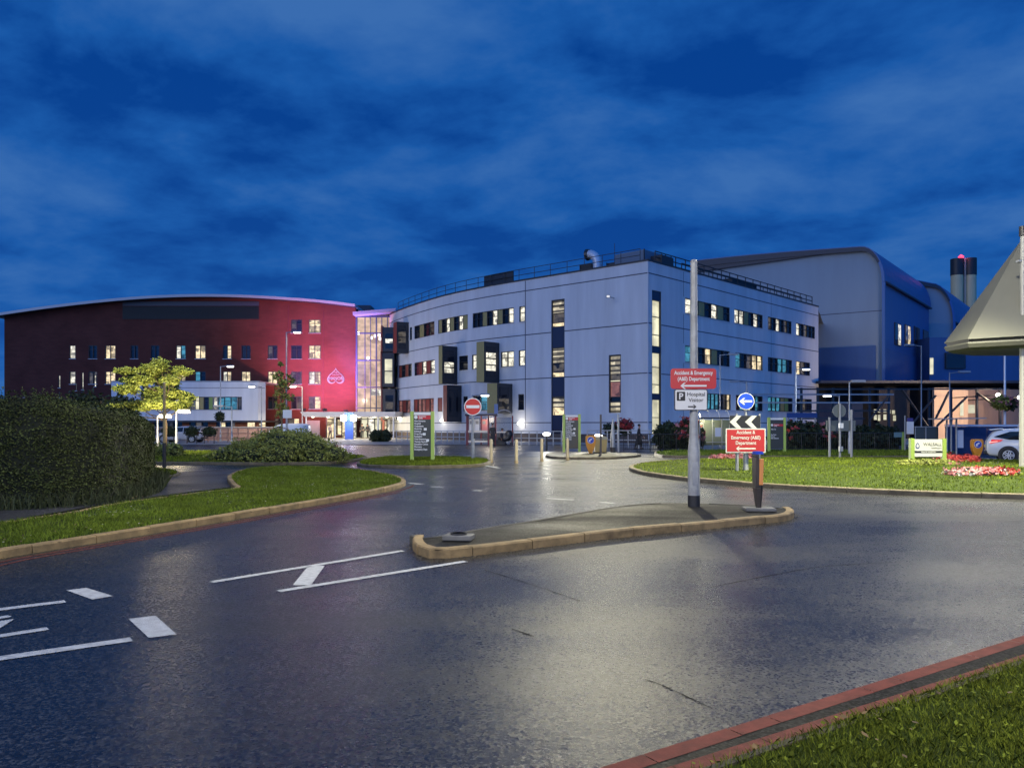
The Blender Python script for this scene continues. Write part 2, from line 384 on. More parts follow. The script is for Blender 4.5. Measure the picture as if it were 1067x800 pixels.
# ------------------------------------------------------------------ world: dusk sky with broken cloud
SUN_EL, SUN_AZ = 13.0, 231.0      # last glow under the overcast, low behind the camera to its left
w = bpy.data.worlds.new('World'); SC.world = w; w.use_nodes = True
nt = w.node_tree; N = nt.nodes; L = nt.links
for n in list(N): N.remove(n)
outw = N.new('ShaderNodeOutputWorld'); bg = N.new('ShaderNodeBackground'); L.new(bg.outputs[0], outw.inputs[0])
sky = N.new('ShaderNodeTexSky'); sky.sky_type = 'NISHITA'; sky.sun_disc = False
sky.sun_elevation = R(-3.0); sky.sun_rotation = R(SUN_AZ); sky.ozone_density = 4; sky.air_density = 1.0; sky.dust_density = .3
tc = N.new('ShaderNodeTexCoord'); sx = N.new('ShaderNodeSeparateXYZ'); L.new(tc.outputs['Generated'], sx.inputs[0])
def mth(op, a, b=None, c=None):
    k = N.new('ShaderNodeMath'); k.operation = op
    for i, q in enumerate((a, b, c)):
        if q is None: continue
        if isinstance(q, (int, float)): k.inputs[i].default_value = q
        else: L.new(q, k.inputs[i])
    return k.outputs[0]
zz = mth('ADD', mth('MAXIMUM', sx.outputs[2], 0.0), .22)
cmb = N.new('ShaderNodeCombineXYZ'); L.new(mth('DIVIDE', sx.outputs[0], zz), cmb.inputs[0]); L.new(mth('DIVIDE', sx.outputs[1], zz), cmb.inputs[1])
mp = N.new('ShaderNodeMapping'); mp.inputs['Rotation'].default_value = (0, 0, .35); mp.inputs['Scale'].default_value = (1.05, 1.2, 1); mp.inputs['Location'].default_value = (5.3, 2.9, 0)
L.new(cmb.outputs[0], mp.inputs['Vector'])
n1 = N.new('ShaderNodeTexNoise'); n1.inputs['Scale'].default_value = 1.6; n1.inputs['Detail'].default_value = 9; n1.inputs['Roughness'].default_value = .57; n1.inputs['Distortion'].default_value = .15
L.new(mp.outputs[0], n1.inputs['Vector'])
cr = N.new('ShaderNodeValToRGB'); e = cr.color_ramp.elements
e[0].position = .415; e[0].color = (.0009, .046, .250, 1)
e[1].position = .61; e[1].color = (.042, .150, .42, 1)
k_ = cr.color_ramp.elements.new(.50); k_.color = (.009, .095, .365, 1)
n2 = N.new('ShaderNodeTexNoise'); n2.inputs['Scale'].default_value = .62; n2.inputs['Detail'].default_value = 3; n2.inputs['Roughness'].default_value = .5; L.new(mp.outputs[0], n2.inputs['Vector'])
L.new(mth('ADD', mth('MULTIPLY', n1.outputs['Fac'], .80), mth('MULTIPLY', n2.outputs['Fac'], .20)), cr.inputs[0])
# the Nishita twilight tints the cloud deck, stronger near the horizon
hz = mth('POWER', mth('SUBTRACT', 1.0, mth('MINIMUM', mth('MAXIMUM', sx.outputs[2], 0), 1)), 5.0)
add = N.new('ShaderNodeMix'); add.data_type = 'RGBA'; add.blend_type = 'ADD'; add.inputs[0].default_value = 1
hcol = N.new('ShaderNodeMix'); hcol.data_type = 'RGBA'; L.new(mth('MULTIPLY', hz, .5), hcol.inputs[0])
L.new(cr.outputs[0], hcol.inputs[6]); hcol.inputs[7].default_value = (.022, .13, .45, 1)
sk = N.new('ShaderNodeMix'); sk.data_type = 'RGBA'; sk.blend_type = 'MULTIPLY'; sk.inputs[0].default_value = 1; L.new(sky.outputs[0], sk.inputs[6]); sk.inputs[7].default_value = (.05, .10, .25, 1)
L.new(hcol.outputs[2], add.inputs[6]); L.new(sk.outputs[2], add.inputs[7])
L.new(add.outputs[2], bg.inputs['Color'])
# sky afterglow behind the camera, out of view, raised to light the walls
L.new(mth('ADD', 1.0, mth('MULTIPLY', mth('MAXIMUM', mth('SUBTRACT', mth('MULTIPLY', sx.outputs[1], -1.0), -.1), 0.0), 1.7)), bg.inputs['Strength'])

sd = bpy.data.lights.new('dusk_glow', 'SUN'); sd.energy = .42; sd.angle = R(38); sd.color = (1.0, .96, .84)
so = bpy.data.objects.new('dusk_glow', sd); COL.objects.link(so)
az = R(SUN_AZ); dirv = Vector((math.sin(az) * math.cos(R(SUN_EL)), math.cos(az) * math.cos(R(SUN_EL)), math.sin(R(SUN_EL))))
so.rotation_euler = dirv.to_track_quat('Z', 'Y').to_euler(); so.location = dirv * 300

# ------------------------------------------------------------------ camera
cd = bpy.data.cameras.new('camera'); co = bpy.data.objects.new('camera', cd); COL.objects.link(co); SC.camera = co
cd.sensor_width = 36; cd.lens = 36 * F_PX / 1067; cd.shift_y = (HZ - 400) / 1067; cd.clip_end = 3000; cd.clip_start = .05
co.location = (0, 0, CH); co.rotation_euler = (PI / 2, 0, 0)
SC.view_settings.view_transform = 'Standard'; SC.view_settings.look = 'None'; SC.view_settings.exposure = 0; SC.view_settings.gamma = 1
SC.cycles.use_denoising = True
try: SC.cycles.denoiser = 'OPENIMAGEDENOISE'
except Exception: pass
SC.cycles.max_bounces = 5; SC.cycles.diffuse_bounces = 2; SC.cycles.glossy_bounces = 3; SC.cycles.transmission_bounces = 4
SC.cycles.sample_clamp_indirect = 2; SC.cycles.sample_clamp_direct = 8; SC.cycles.caustics_reflective = False; SC.cycles.caustics_refractive = False

# ------------------------------------------------------------------ ground
struct(MB().quad((-900, -300, -.09), (900, -300, -.09), (900, 1500, -.09), (-900, 1500, -.09)).build('ground', M_soil))
struct(MB().quad((-75, -12, 0), (75, -12, 0), (75, 62, 0), (-75, 62, 0)).build('road', M_asph))
struct(MB().quad((-90, 62, .03), (90, 62, .03), (90, 130, .03), (-90, 130, .03)).build('forecourt_paving', M_pave))

def paint_line(mb, a, b, wd, z=.004, mi=0, seg=1):
    d = (b - a); n = Vector((-d.y, d.x, 0)).normalized() * wd / 2
    mb.quad(*[Vector((q.x, q.y, z)) for q in (a - n, b - n, b + n, a + n)], mi)
def paint_quad(mb, pix, z=.004, mi=0):
    q = [G(*p) for p in pix]; mb.add([(p.x, p.y, z) for p in q], [tuple(range(len(q)))], mi)
mk = MB()
for a, b, wd in (((220, 606.5), (420, 573.8), .10), ((290, 616), (485, 584.8), .10), ((-70, 643.5), (68, 626.5), .11), ((-90, 699), (137, 666), .12),
                 ((-60, 672), (50, 654.8), .10), ((-60, 654.5), (10, 641.8), .09), ((569.6, 519.2), (598, 520.8), .12), ((626, 523.3), (640, 524.3), .12),
                 ((449, 507), (462, 507.6), .14), ((493, 511), (502, 511.2), .14), ((426, 503.4), (440, 504.6), .14),
                 ((520, 487.5), (500, 484.0), .14)):
    paint_line(mk, G(*a), G(*b), wd)
paint_quad(mk, [(321, 590), (338.5, 589.3), (324, 609.8), (305, 609.7)])
paint_quad(mk, [(69, 615), (90, 612.5), (118, 621), (96, 624.6)])
paint_quad(mk, [(134, 645), (162, 641.5), (184, 661), (155, 664.6)])
paint_quad(mk, [(-30, 652), (0, 647), (15, 645), (0, 654.5), (-28, 662)])
for px in range(395, 640, 22):                      # give-way dashes across the far entry
    paint_line(mk, G(px, 476.0 - (px - 395) * .012), G(px + 12, 475.8 - (px - 395) * .012), .25)
struct(mk.build('road_markings', M_white))

# patched and cracked surface of the carriageway
cr_ = MB()
def crack(pix, wd):
    p = [G(*q) for q in pix]; pts = smooth_path(p, 5)
    for a, b in zip(pts, pts[1:]):
        paint_line(cr_, a, b + (b - a) * .05, wd * random.uniform(.5, 1.3), z=.003)
crack([(505, 594), (548, 607), (604, 626)], .012); crack([(533, 655), (556, 663)], .018); crack([(672, 708), (690, 714), (742, 738)], .010)
crack([(740, 612), (800, 600), (860, 590), (930, 586)], .014)
MB_c = cr_.build('road_cracks', mat('tar', (.004, .004, .004), .9, spec=.05)); struct(MB_c)
# double red lines: along the near kerb and along the left verge
rd = MB()
dnear = (G(1067, 663) - G(630, 800)).normalized()
def red_line(a, d, l0, l1, wd, z=.004):
    u = l0
    while u < l1:                                    # short laid lengths with hairline joints
        s = random.choice((.31, .62, .93, .62)) * random.uniform(.9, 1.1); p = a + d * u; q = a + d * (u + s - .006); paint_line(rd, p, q, wd * random.uniform(.96, 1.03), z); u += s
pA, dA = G(648, 800), dnear; pB = G(724, 797); dB = (G(1067, 686) - G(724, 797)).normalized()
red_line(pA, dA, -2, 12, .105); struct(rd.build('red_lines', M_redp))
rd = MB(); red_line(pB, dB, -2, 12, .095); struct(rd.build('red_lines', mat('red_paint_worn', (.135, .040, .031), .8, spec=.15, var=.45, vscale=12, bump=.3, bscale=110)))
gt = MB(); nA = Vector((dA.y, -dA.x, 0)); gw = (pB - pA).dot(nA)
kA, kB = G(742, 803), G(1090, 682); dK = (kB - kA).normalized(); e0, e1, e2, e3 = pA - dA * 2 + nA * .04, pA + dA * 13 + nA * .04, kB + dK * 9, kA - dK * 3
gt.quad(*[(q.x, q.y, .0022) for q in (e0, e1, e2, e3)])
struct(gt.build('gutter', asphalt('gutter_asphalt', .006, .6, .9, (1, 1, 1), .15)))

# kerbed areas ------------------------------------------------------------------------------------------------
def area(name, outline, top_mat, h, kerb_mat, kw=.13, k=5, dome=0.0, stone=.92, closed_kerb=True):
    loop = smooth_path(outline, k, closed=True)
    if area2(loop) < 0: loop.reverse()
    kb = MB(); kerb(kb, loop, kw, h, stone); struct(kb.build('kerb', kerb_mat))
    inner = offset_loop(loop, kw * .9); t = MB(); tri_cap(t, inner, h - .012); struct(t.build(name, top_mat))
    return loop, inner

# left verge between footpath and main road
verge = [G(*q) for q in ((-120, 605), (0, 582), (100, 565.5), (200, 549), (300, 531.5), (380, 517), (415, 509), (423, 504.5), (415, 499.5), (400, 496), (375, 492), (340, 489.5), (300, 488.5),
                         (265, 490), (248, 493.5), (237, 499.5), (240, 507), (244, 513), (215, 516.5), (185, 520.5), (130, 528), (70, 540), (0, 551), (-120, 570))]
vloop, vin = area('verge', verge, M_lawn, .11, M_kerb, k=4)
vr = MB()
for off in (.20, .36):
    lo = [q for q in offset_loop(vloop, -off) if q.y < 20.5 and q.x > -12 and q.x < -2.6 and (q - Vector((-6.5, 13.5, 0))).length < 9]
    for a_, b_ in zip(lo, lo[1:]):
        if (b_ - a_).length < 2.5 and a_.x > -9.5 - .0 and (a_.y < 9.0 + (a_.x + 7) * 2.9 + 1.5): paint_line(vr, a_, b_, .055)
struct(vr.build('red_lines', MATS['red_paint_worn']))
# footpath: dark tarmac from the hedge to the side road, a step lower than the grass
pth = MB(); tri_cap(pth, [G(*q) for q in ((-400, 640), (0, 545), (120, 524), (190, 514), (250, 507), (300, 489), (235, 489.3), (190, 492), (165, 497), (140, 503), (120, 510), (95, 522), (0, 531), (-400, 560))], .02)
struct(pth.build('path', M_asph2))
# far side of the side road, below the rounded juniper
side = [G(*q) for q in ((60, 484), (160, 484), (260, 484.3), (340, 483.5), (372, 480.5), (380, 476.5), (330, 474), (240, 471.5), (150, 471.5), (60, 471.5))]
sloop, sin_ = area('verge', side, M_lawn, .11, M_kerb2, k=3)
near_patch = [G(*q) for q in ((100, 502), (140, 501), (165, 499.5), (185, 496.5), (187, 493), (170, 490.5), (150, 489.5), (100, 489))]
nploop, npin = area('verge', near_patch, M_lawn, .07, M_kerb2, k=3)
# grass island under the first totem, splitter for the second totem
isl = [G(*q) for q in ((372, 485.5), (400, 487.6), (450, 488), (495, 486.5), (511, 483.5), (506, 480.5), (480, 478.5), (440, 477.5), (405, 478), (380, 481))]
iloop, iin = area('verge', isl, M_lawn, .11, M_kerb2, k=3)
isl2 = [G(*q) for q in ((570, 477), (600, 478.6), (640, 478.3), (668, 475.6), (655, 473.5), (610, 472.6), (575, 473.5))]
i2loop, i2in = area('traffic_island', isl2, M_islandtop, .11, M_kerb2, k=3)
# splitter island with the lamp column
spl = [G(*q) for q in ((429, 574), (437, 580), (452, 583), (490, 580), (560, 571), (640, 561), (720, 553), (780, 547), (818, 543.5), (826, 540.5))]
spl += [G(*q, z=.12) for q in ((822, 534), (806, 529), (790, 526.5), (700, 523.5), (640, 527), (560, 540.5), (500, 549.5), (465, 556.5), (440, 563), (431, 569))]
fr_n = 9
front = [G(*q) for q in ((432, 566), (430, 571), (434, 577), (446, 581.5), (470, 581.5), (560, 571), (640, 561), (720, 553), (780, 547), (812, 544), (824, 541.5), (827.5, 537.5), (822, 534.5))]
back = [G(*q, z=.12) for q in ((806, 529), (790, 526), (700, 523), (640, 527), (560, 540.5), (500, 549.5), (465, 556.0), (445, 560.5))]
fp = smooth_path(front, 4); bp_ = smooth_path(back, 4); ploop = fp + bp_
if area2(ploop) < 0: ploop.reverse(); fp.reverse(); bp_.reverse()
kb = MB(); kerb(kb, fp, .13, .12, closed=False); struct(kb.build('kerb', M_kerb))
kb = MB(); kerb(kb, [fp[-1]] + bp_ + [fp[0]], .08, .112, closed=False); struct(kb.build('kerb', mat('kerb_dark', (.07, .065, .05), .8, var=.3, vscale=6)))
t = MB(); tri_cap(t, offset_loop(ploop, .05), .105); struct(t.build('traffic_island', M_islandtop))
# roundabout
RC, RR = Vector((14.3, 26.2, 0)), 10.2
rloop = [RC + Vector((math.cos(a), math.sin(a), 0)) * RR for a in np.linspace(0, 2 * PI, 96, endpoint=False)]
kb = MB(); kerb(kb, rloop, .16, .12); struct(kb.build('kerb', M_kerb2))
def rz(x, y): return .10 + .16 * max(0, 1 - ((x - RC.x) ** 2 + (y - RC.y) ** 2) / (RR - .1) ** 2)
t = MB(); nr, na = 10, 64
for i in range(nr):
    r0, r1 = (RR - .1) * i / nr, (RR - .1) * (i + 1) / nr
    for k in range(na):
        a0, a1 = 2 * PI * k / na, 2 * PI * (k + 1) / na
        q = [(RC.x + r * math.cos(a), RC.y + r * math.sin(a)) for r, a in ((r0, a0), (r1, a0), (r1, a1), (r0, a1))]
        t.add([(x, y, rz(x, y)) for x, y in q], [(0, 1, 2, 3)])
struct(t.build('roundabout', M_lawn))
# far verge behind the roundabout
far = [G(*q) for q in ((690, 476.5), (760, 476.6), (860, 477.2), (940, 477.2), (985, 476), (985, 471), (860, 470.6), (700, 470.8))]
floop, fin = area('verge', far, M_lawn, .11, M_kerb2, k=3)
# near right verge in the corner
nr_ = [G(742, 803), G(1090, 682)]; dn = (nr_[1] - nr_[0]).normalized(); nn = Vector((dn.y, -dn.x, 0))
a0 = nr_[0] - dn * 3; b0 = nr_[1] + dn * 9
near = [a0, b0, b0 + nn * 9, a0 + nn * 9]
kb = MB(); kerb(kb, [a0, b0], .06, .035, closed=False, side=-1); struct(kb.build('kerb', mat('kerb_mossy', (.05, .042, .026), .85, var=.4, vscale=7)))
t = MB(); tri_cap(t, near, .03); struct(t.build('verge', M_lawn))
# broken kerb lip and mud along the island foot
# ------------------------------------------------------------------ grass (uncountable: stuff)
def scatter(poly, n):
    xs = [p[0] for p in poly]; ys = [p[1] for p in poly]
    X = RNG.uniform(min(xs), max(xs), n * 3); Y = RNG.uniform(min(ys), max(ys), n * 3)
    k = in_poly(X, Y, poly); X, Y = X[k][:n], Y[k][:n]
    return X, Y
def keep_clumpy(X, Y, f=1.0, thr=.25):
    v = np.sin(X * 3.1 * f + 1.3 * np.sin(Y * 2.3 * f)) * np.cos(Y * 2.7 * f + np.sin(X * 1.9 * f)) * .5 + .5
    k = RNG.uniform(0, 1, len(X)) < thr + (1 - thr) * v
    return X[k], Y[k]
vp = [(p.x, p.y) for p in vin]
X, Y = scatter(vp, 95000); X, Y = keep_clumpy(X, Y)
o = grass_blades('grass', np.stack([X, Y, np.full(len(X), .095)], 1), .03, .08, .009, M_grassd, 1.0); tag(o, 'damp green grass on the verge beside the footpath', 'grass', kind='stuff')
ro = RNG.uniform(0, 1, 75000) ** .5 * (RR - .16); ra = RNG.uniform(0, 2 * PI, 75000); X, Y = RC.x + ro * np.cos(ra), RC.y + ro * np.sin(ra)
X, Y = keep_clumpy(X, Y, .6, .32); zz_ = .09 + .16 * np.maximum(0, 1 - ((X - RC.x) ** 2 + (Y - RC.y) ** 2) / (RR - .1) ** 2)
o = grass_blades('grass', np.stack([X, Y, zz_], 1), .03, .075, .016, M_grass, .8); tag(o, 'lamp lit bright green mown grass on the roundabout', 'grass', kind='stuff')
aa, bb_ = a0 + dn * 2.2, a0 + dn * 9.5; np_ = [(p.x, p.y) for p in (aa, bb_, bb_ + nn * 2.4, aa + nn * 2.4)]
X, Y = scatter(np_, 190000); X, Y = keep_clumpy(X, Y, 2.2, .45)
o = grass_blades('grass', np.stack([X, Y, np.full(len(X), .028)], 1), .012, .05, .0034, M_grassn, 1.2); tag(o, 'rough grass in the near right corner behind the red lines', 'grass', kind='stuff')
# broad weed leaves in the near grass
X, Y = scatter(np_, 3000); C = np.stack([X, Y, RNG.uniform(.04, .07, len(X))], 1); V, Fq = leaf_cloud(C, np.tile([[0, 0, 1.]], (len(X), 1)), .014, .55, .6)
tag(np_mesh('weeds', V, Fq, M_grassn), 'broad clover leaves among the near corner grass', 'weeds', kind='stuff')
for loop, n, lab, m_ in ((sin_, 16000, 'lit grass round the juniper across the side road', M_grass), (npin, 5000, 'small lit grass patch at the end of the hedge', M_grass),
                     (iin, 12000, 'grass on the island under the tall totem', M_grass), (fin, 14000, 'strip of grass along the kerb beyond the roundabout', M_grassd)):
    X, Y = scatter([(p.x, p.y) for p in loop], n)
    o = grass_blades('grass', np.stack([X, Y, np.full(len(X), .06 if loop is npin else .095)], 1), .04, .11, .03, m_, .8); tag(o, lab, 'grass', kind='stuff')
# fallen leaves in the gutters and over the grass
Cl = []
for i in range(260):
    q = random.choice(vin); Cl.append((q.x + random.gauss(0, .5), q.y + random.gauss(0, .5), .16))
for i in range(70):
    q = random.choice(vloop); Cl.append((q.x + random.gauss(0, .25), q.y + random.gauss(0, .2), .012))
for i in range(60):
    q = aa.lerp(bb_, random.random()) + nn * abs(random.gauss(0, .6)); Cl.append((q.x, q.y, .075))
for i in range(150):
    a_ = random.uniform(0, 2 * PI); r_ = RR - abs(random.gauss(0, 2.2)) - .2; x_, y_ = RC.x + r_ * math.cos(a_), RC.y + r_ * math.sin(a_); Cl.append((x_, y_, rz(x_, y_) + .06))
Cl = np.array(Cl); k = ~in_poly(Cl[:, 0], Cl[:, 1], [(p_.x, p_.y) for p_ in ploop]); Cl = Cl[k]
V, Fq = leaf_cloud(Cl, np.tile([[0, 0, 1.]], (len(Cl), 1)), .021, .7, .6); tag(np_mesh('fallen_leaves', V, Fq, mat('dead_leaf', (.12, .08, .03), .85, island=.6)), 'scattered tan fallen leaves on the verges and in the gutters', 'fallen leaves', kind='stuff')
# daisies on the left verge
X, Y = scatter(vp, 900); k = (np.sin(X * 2.1) * np.cos(Y * 1.7) > .1); X, Y = X[k], Y[k]
C = np.stack([X, Y, RNG.uniform(.15, .19, len(X))], 1); V, Fq = leaf_cloud(C, np.tile([[0, 0, 1.]], (len(X), 1)), .016, .9, .9)
tag(np_mesh('daisies', V, Fq, M_flw), 'tiny white daisies scattered over the left verge', 'daisies', kind='stuff')
# grit washed along the foot of the splitter kerb
pp = [p for p in ploop]; C = []
for i in range(len(pp)):
    a, b = pp[i], pp[(i + 1) % len(pp)]; t_ = (b - a)
    if t_.length < 1e-6: continue
    n_ = Vector((t_.y, -t_.x, 0)).normalized()
    for k in range(int(t_.length * 130)): C.append(a + t_ * random.random() + n_ * abs(random.gauss(.0, .10)))
C = np.array([(p.x, p.y, .006) for p in C]); V, Fq = leaf_cloud(C, np.tile([[0, 0, 1.]], (len(C), 1)), .011, .75, .8)
tag(np_mesh('gravel', V, Fq, mat('grit', (.10, .085, .06), .9, island=.6)), 'loose grit along the foot of the splitter island kerb', 'gravel', kind='stuff')

# ------------------------------------------------------------------ hedge, trees, shrubs
hp = [Vector(q + (0,)) for q in ((-24, 9.5), (-14, 12.3), (-9.9, 14.3), (-8.75, 15.0), (-8.35, 16.0), (-8.55, 17.6), (-9.3, 19.7), (-10.2, 21.8), (-11.2, 23.6), (-13, 24.6), (-17, 24.4), (-24, 21))]
hl = smooth_path(hp, 6, closed=True)
if area2(hl) < 0: hl.reverse()
def hh(x, y): return 2.18 - .055 * max(0, y - 14.5) + .05 * math.sin(x * 2.1 + y) + .04 * math.sin(y * 3.3 - x)
hed = thing('hedge', 'big dark clipped hedge with a rounded end beside the footpath', 'hedge', (-10.5, 17, 0))
core = MB(); rings = []
for off, zf in ((.12, 0), (.06, .45), (.06, .8), (.3, .97), (.8, 1.0)):
    lp = offset_loop(hl, off); rings.append([Vector((p.x, p.y, hh(p.x, p.y) * zf * .965)) for p in lp])
n = len(hl)
for a, b in zip(rings, rings[1:]):
    for i in range(n): core.quad(a[i], a[(i + 1) % n], b[(i + 1) % n], b[i])
tri_cap(core, rings[-1], lambda x, y: hh(x, y) * .965)
core.build('dark_core', mat('hedge_core', (.010, .014, .006), .9), hed)  # solid dark core added behind the leaves in place of branchwork
Cs, Ns = [], []
for i in range(n):
    a, b = hl[i], hl[(i + 1) % n]; t_ = b - a; l = t_.length
    if min(a.y, b.y) > 24.4 or a.x < -16: dens = 60
    else: dens = 1500
    nn_ = Vector((t_.y, -t_.x, 0)).normalized(); k = int(l * 2.15 * dens * 1.25)
    for _ in range(k):
        u, s = random.random(), random.random() ** .9; p = a + t_ * u; H = hh(p.x, p.y); z = s * H
        r_ = max(0, (s - .8) / .2); dep = .30 * r_ ** 2 + random.uniform(-.03, .14) + .05 * math.sin(p.x * 5 + z * 4) * math.sin(p.y * 4.3 - z * 5)
        Cs.append((p.x - nn_.x * dep, p.y - nn_.y * dep, z - (.06 * r_))); Ns.append((nn_.x * (1 - r_ * .7), nn_.y * (1 - r_ * .7), r_ + .25))
X, Y = scatter([(p.x, p.y) for p in offset_loop(hl, .2)], 40000)
for x, y in zip(X, Y): Cs.append((x, y, hh(x, y) + random.uniform(-.06, .035) + .03 * math.sin(x * 6) * math.sin(y * 5))); Ns.append((0, 0, 1))
for i in range(150):
    a, b = random.choice(list(zip(hl, hl[1:]))); q = a.lerp(b, random.random()); q = q + (Vector((-14, 18, 0)) - q) * random.uniform(.03, .35)
    H = hh(q.x, q.y); L_ = random.uniform(.05, .20); dx_, dy_ = random.gauss(0, .04), random.gauss(0, .04)
    for j in range(9): f_ = random.random(); Cs.append((q.x + dx_ * f_ + random.gauss(0, .012), q.y + dy_ * f_ + random.gauss(0, .012), H + L_ * f_)); Ns.append((random.gauss(0, 1), random.gauss(0, 1), .6))
V, Fq = leaf_cloud(np.array(Cs), np.array(Ns), .024, .55, .62); np_mesh('foliage', V, Fq, M_leafd, hed)
# shaggy uncut grass at the hedge foot
C = []
for i in range(n):
    a, b = hl[i], hl[(i + 1) % n]
    if a.x < -16 or a.y > 23: continue
    t_ = b - a; nn_ = Vector((t_.y, -t_.x, 0)).normalized()
    for k in range(int(t_.length * 260)):
        p = a + t_ * random.random() + nn_ * random.uniform(-.15, .38); C.append((p.x, p.y, .0))
o = grass_blades('grass', np.array(C), .08, .42, .014, mat('grass_shade', (.032, .045, .014), .7, island=.4), .7); tag(o, 'tall uncut grass along the foot of the dark hedge', 'grass', kind='stuff')

def tree(name, label, cat, loc, H, clumps, leafm, nleaf, lsize, trunk_r=.1, group=None, limbs=True, shell=.25):
    t = thing(name, label, cat, loc, group=group); lv = Vector(loc)
    tb = MB(); top = max(c[0][2] for c in clumps) if clumps else H
    tp = [lv + Vector((0, 0, -.05)), lv + Vector((.04 * H / 4, 0, H * .3)), lv + Vector((-.03 * H / 4, .03, H * .6)), lv + Vector((.02, 0, H * .93))]
    tb.tube(tp, [trunk_r * 1.25, trunk_r, trunk_r * .65, trunk_r * .2], 9)
    if limbs:
        for c, r in clumps:
            c = Vector(c); z0 = max(H * .18, min(c.z * .72, H * .7)); s = lv + Vector((0, 0, z0)); e_ = lv + c
            tb.tube([s, s.lerp(e_, .5) + Vector((0, 0, -.08 * (e_ - s).length)), e_], [trunk_r * .45, trunk_r * .28, trunk_r * .1], 6)
    tb.build('trunk', M_bark, t, smooth=True)
    tot = sum(r[0] * r[1] * r[2] for _, r in clumps) or 1; Cs, Ns = [], []
    for c, r in clumps:
        k = int(nleaf * r[0] * r[1] * r[2] / tot) + 20
        p, d = blob_pts((c[0] + lv.x, c[1] + lv.y, c[2] + lv.z), r, k, shell, noise=.28); Cs.append(p); Ns.append(d)
    V, Fq = leaf_cloud(np.concatenate(Cs), np.concatenate(Ns), lsize, .35, .6); np_mesh('crown', V, Fq, leafm, t)
    return t
# bright tree lit by the lamps: layered sprays
ct = []
TY = 45.5; tx = XA(172, TY)
for px, py, rx, rz_ in ((170, 380, .5, .4), (158, 385, .7, .35), (182, 386, .6, .35), (142, 388, .6, .22), (126, 386, .5, .16), (197, 388, .5, .18), (150, 397, .8, .32), (132, 396, .55, .22), (168, 397, .7, .4), (186, 397, .5, .3),
                        (140, 406, .7, .3), (160, 410, .8, .4), (178, 410, .7, .4), (192, 414, .5, .35), (150, 419, .8, .35), (132, 421, .8, .2), (117, 423, .5, .13), (170, 421, .8, .32), (188, 424, .5, .3), (146, 426, .5, .14), (196, 420, .3, .25), (155, 391, .5, .3)):
    ct.append(((XA(px, TY) - tx, random.uniform(-1.1, 1.1), ZA(py, TY)), (rx, rx * .95, rz_)))
tree('tree', 'bright lime green tree with layered sprays, lit by path lamps', 'tree', (tx, TY, .0), 5.0, ct, M_leafb, 27000, .070, .09)
# dark trees behind the hedge, in front of the red building
for px, py, Y_, wd, lab in ((66, 432, 60, 3.2, 'dark tree left behind the hedge, below the slit windows'), (105, 422, 56, 2.6, 'dark tree between the hedge and the bright tree'), (20, 428, 62, 2.6, 'dark tree farthest left behind the hedge top')):
    top = ZA(py - 14, Y_); cl = [((random.uniform(-wd, wd) * .7, random.uniform(-1, 1), top * random.uniform(.45, .85)), (wd * .42, wd * .4, top * .22)) for _ in range(9)]
    tree('tree', lab, 'tree', (XA(px, Y_), Y_, 0), top * .9, cl, M_leafk, 2600, .16, .14, group='dark trees behind the hedge')
# sapling in front of the red wall
SY = 66.0; sx_ = XA(293, SY)
cl = [((XA(px, SY) - sx_, random.uniform(-.5, .5), ZA(py, SY)), (r, r, r * .8)) for px, py, r in ((292, 380, .3), (290, 392, .55), (297, 400, .7), (291, 410, .6), (299, 414, .55), (294, 424, .6), (303, 396, .35), (291, 432, .5), (302, 392, .25))]
tree('sapling', 'thin young tree in front of the red wall beside the van', 'tree', (sx_, SY, .03), 6.2, cl, M_leafm, 700, .13, .07)

def shrub(name, label, cat, loc, blobs, leafm, n, ls, flowers=None, group=None, corem=None):
    """blobs: (dx,dy,z),(rx,ry,rz) dome clumps"""
    t = thing(name, label, cat, loc, group=group); lv = Vector(loc); Cs, Ns = [], []
    tot = sum(r[0] * r[2] for _, r in blobs); st = MB()
    for c, r in blobs:
        cc = (lv.x + c[0], lv.y + c[1], lv.z + c[2]); p, d = blob_pts(cc, r, int(n * r[0] * r[2] / tot) + 30, .62, zmin=lv.z + .02); Cs.append(p); Ns.append(d)
        prof = [(max(.02, math.cos(a)) * .72, math.sin(a) * .72) for a in np.linspace(-PI / 2, PI / 2, 7)]
        vs, fs, nseg = [], [], 12
        for rr_, z in prof:
            for k in range(nseg): vs.append((cc[0] + r[0] * rr_ * math.cos(2 * PI * k / nseg), cc[1] + r[1] * rr_ * math.sin(2 * PI * k / nseg), max(lv.z - .02, cc[2] + r[2] * z)))
        for i in range(6):
            for k in range(nseg): fs.append((i * nseg + k, i * nseg + (k + 1) % nseg, (i + 1) * nseg + (k + 1) % nseg, (i + 1) * nseg + k))
        st.add(vs, fs)
    st.build('dark_core_domes', mat('shrub_core', (.012, .018, .008), .9), t)  # solid dark domes added inside the foliage, not real stalks
    C, Nn = np.concatenate(Cs), np.concatenate(Ns)
    V, Fq = leaf_cloud(C, Nn, ls, .4, .5); np_mesh('foliage', V, Fq, leafm, t)
    if flowers:
        for fm, k, fs_, nm, xr in flowers:
            pool = np.where((Nn[:, 2] > -.1) & (Nn[:, 1] < .5) & (C[:, 0] - lv.x > xr[0]) & (C[:, 0] - lv.x < xr[1]))[0]
            if len(pool) == 0: continue
            idx = RNG.choice(pool, min(k, len(pool)), replace=False)
            base = C[idx] + Nn[idx] * ls * .7
            rep = np.repeat(base, 7, 0) + RNG.normal(size=(len(base) * 7, 3)) * fs_ * .4
            V, Fq = leaf_cloud(rep, np.repeat(Nn[idx], 7, 0), fs_ * .55, .6, .8); np_mesh(nm, V, Fq, fm, t)['kind'] = 'stuff'
    return t
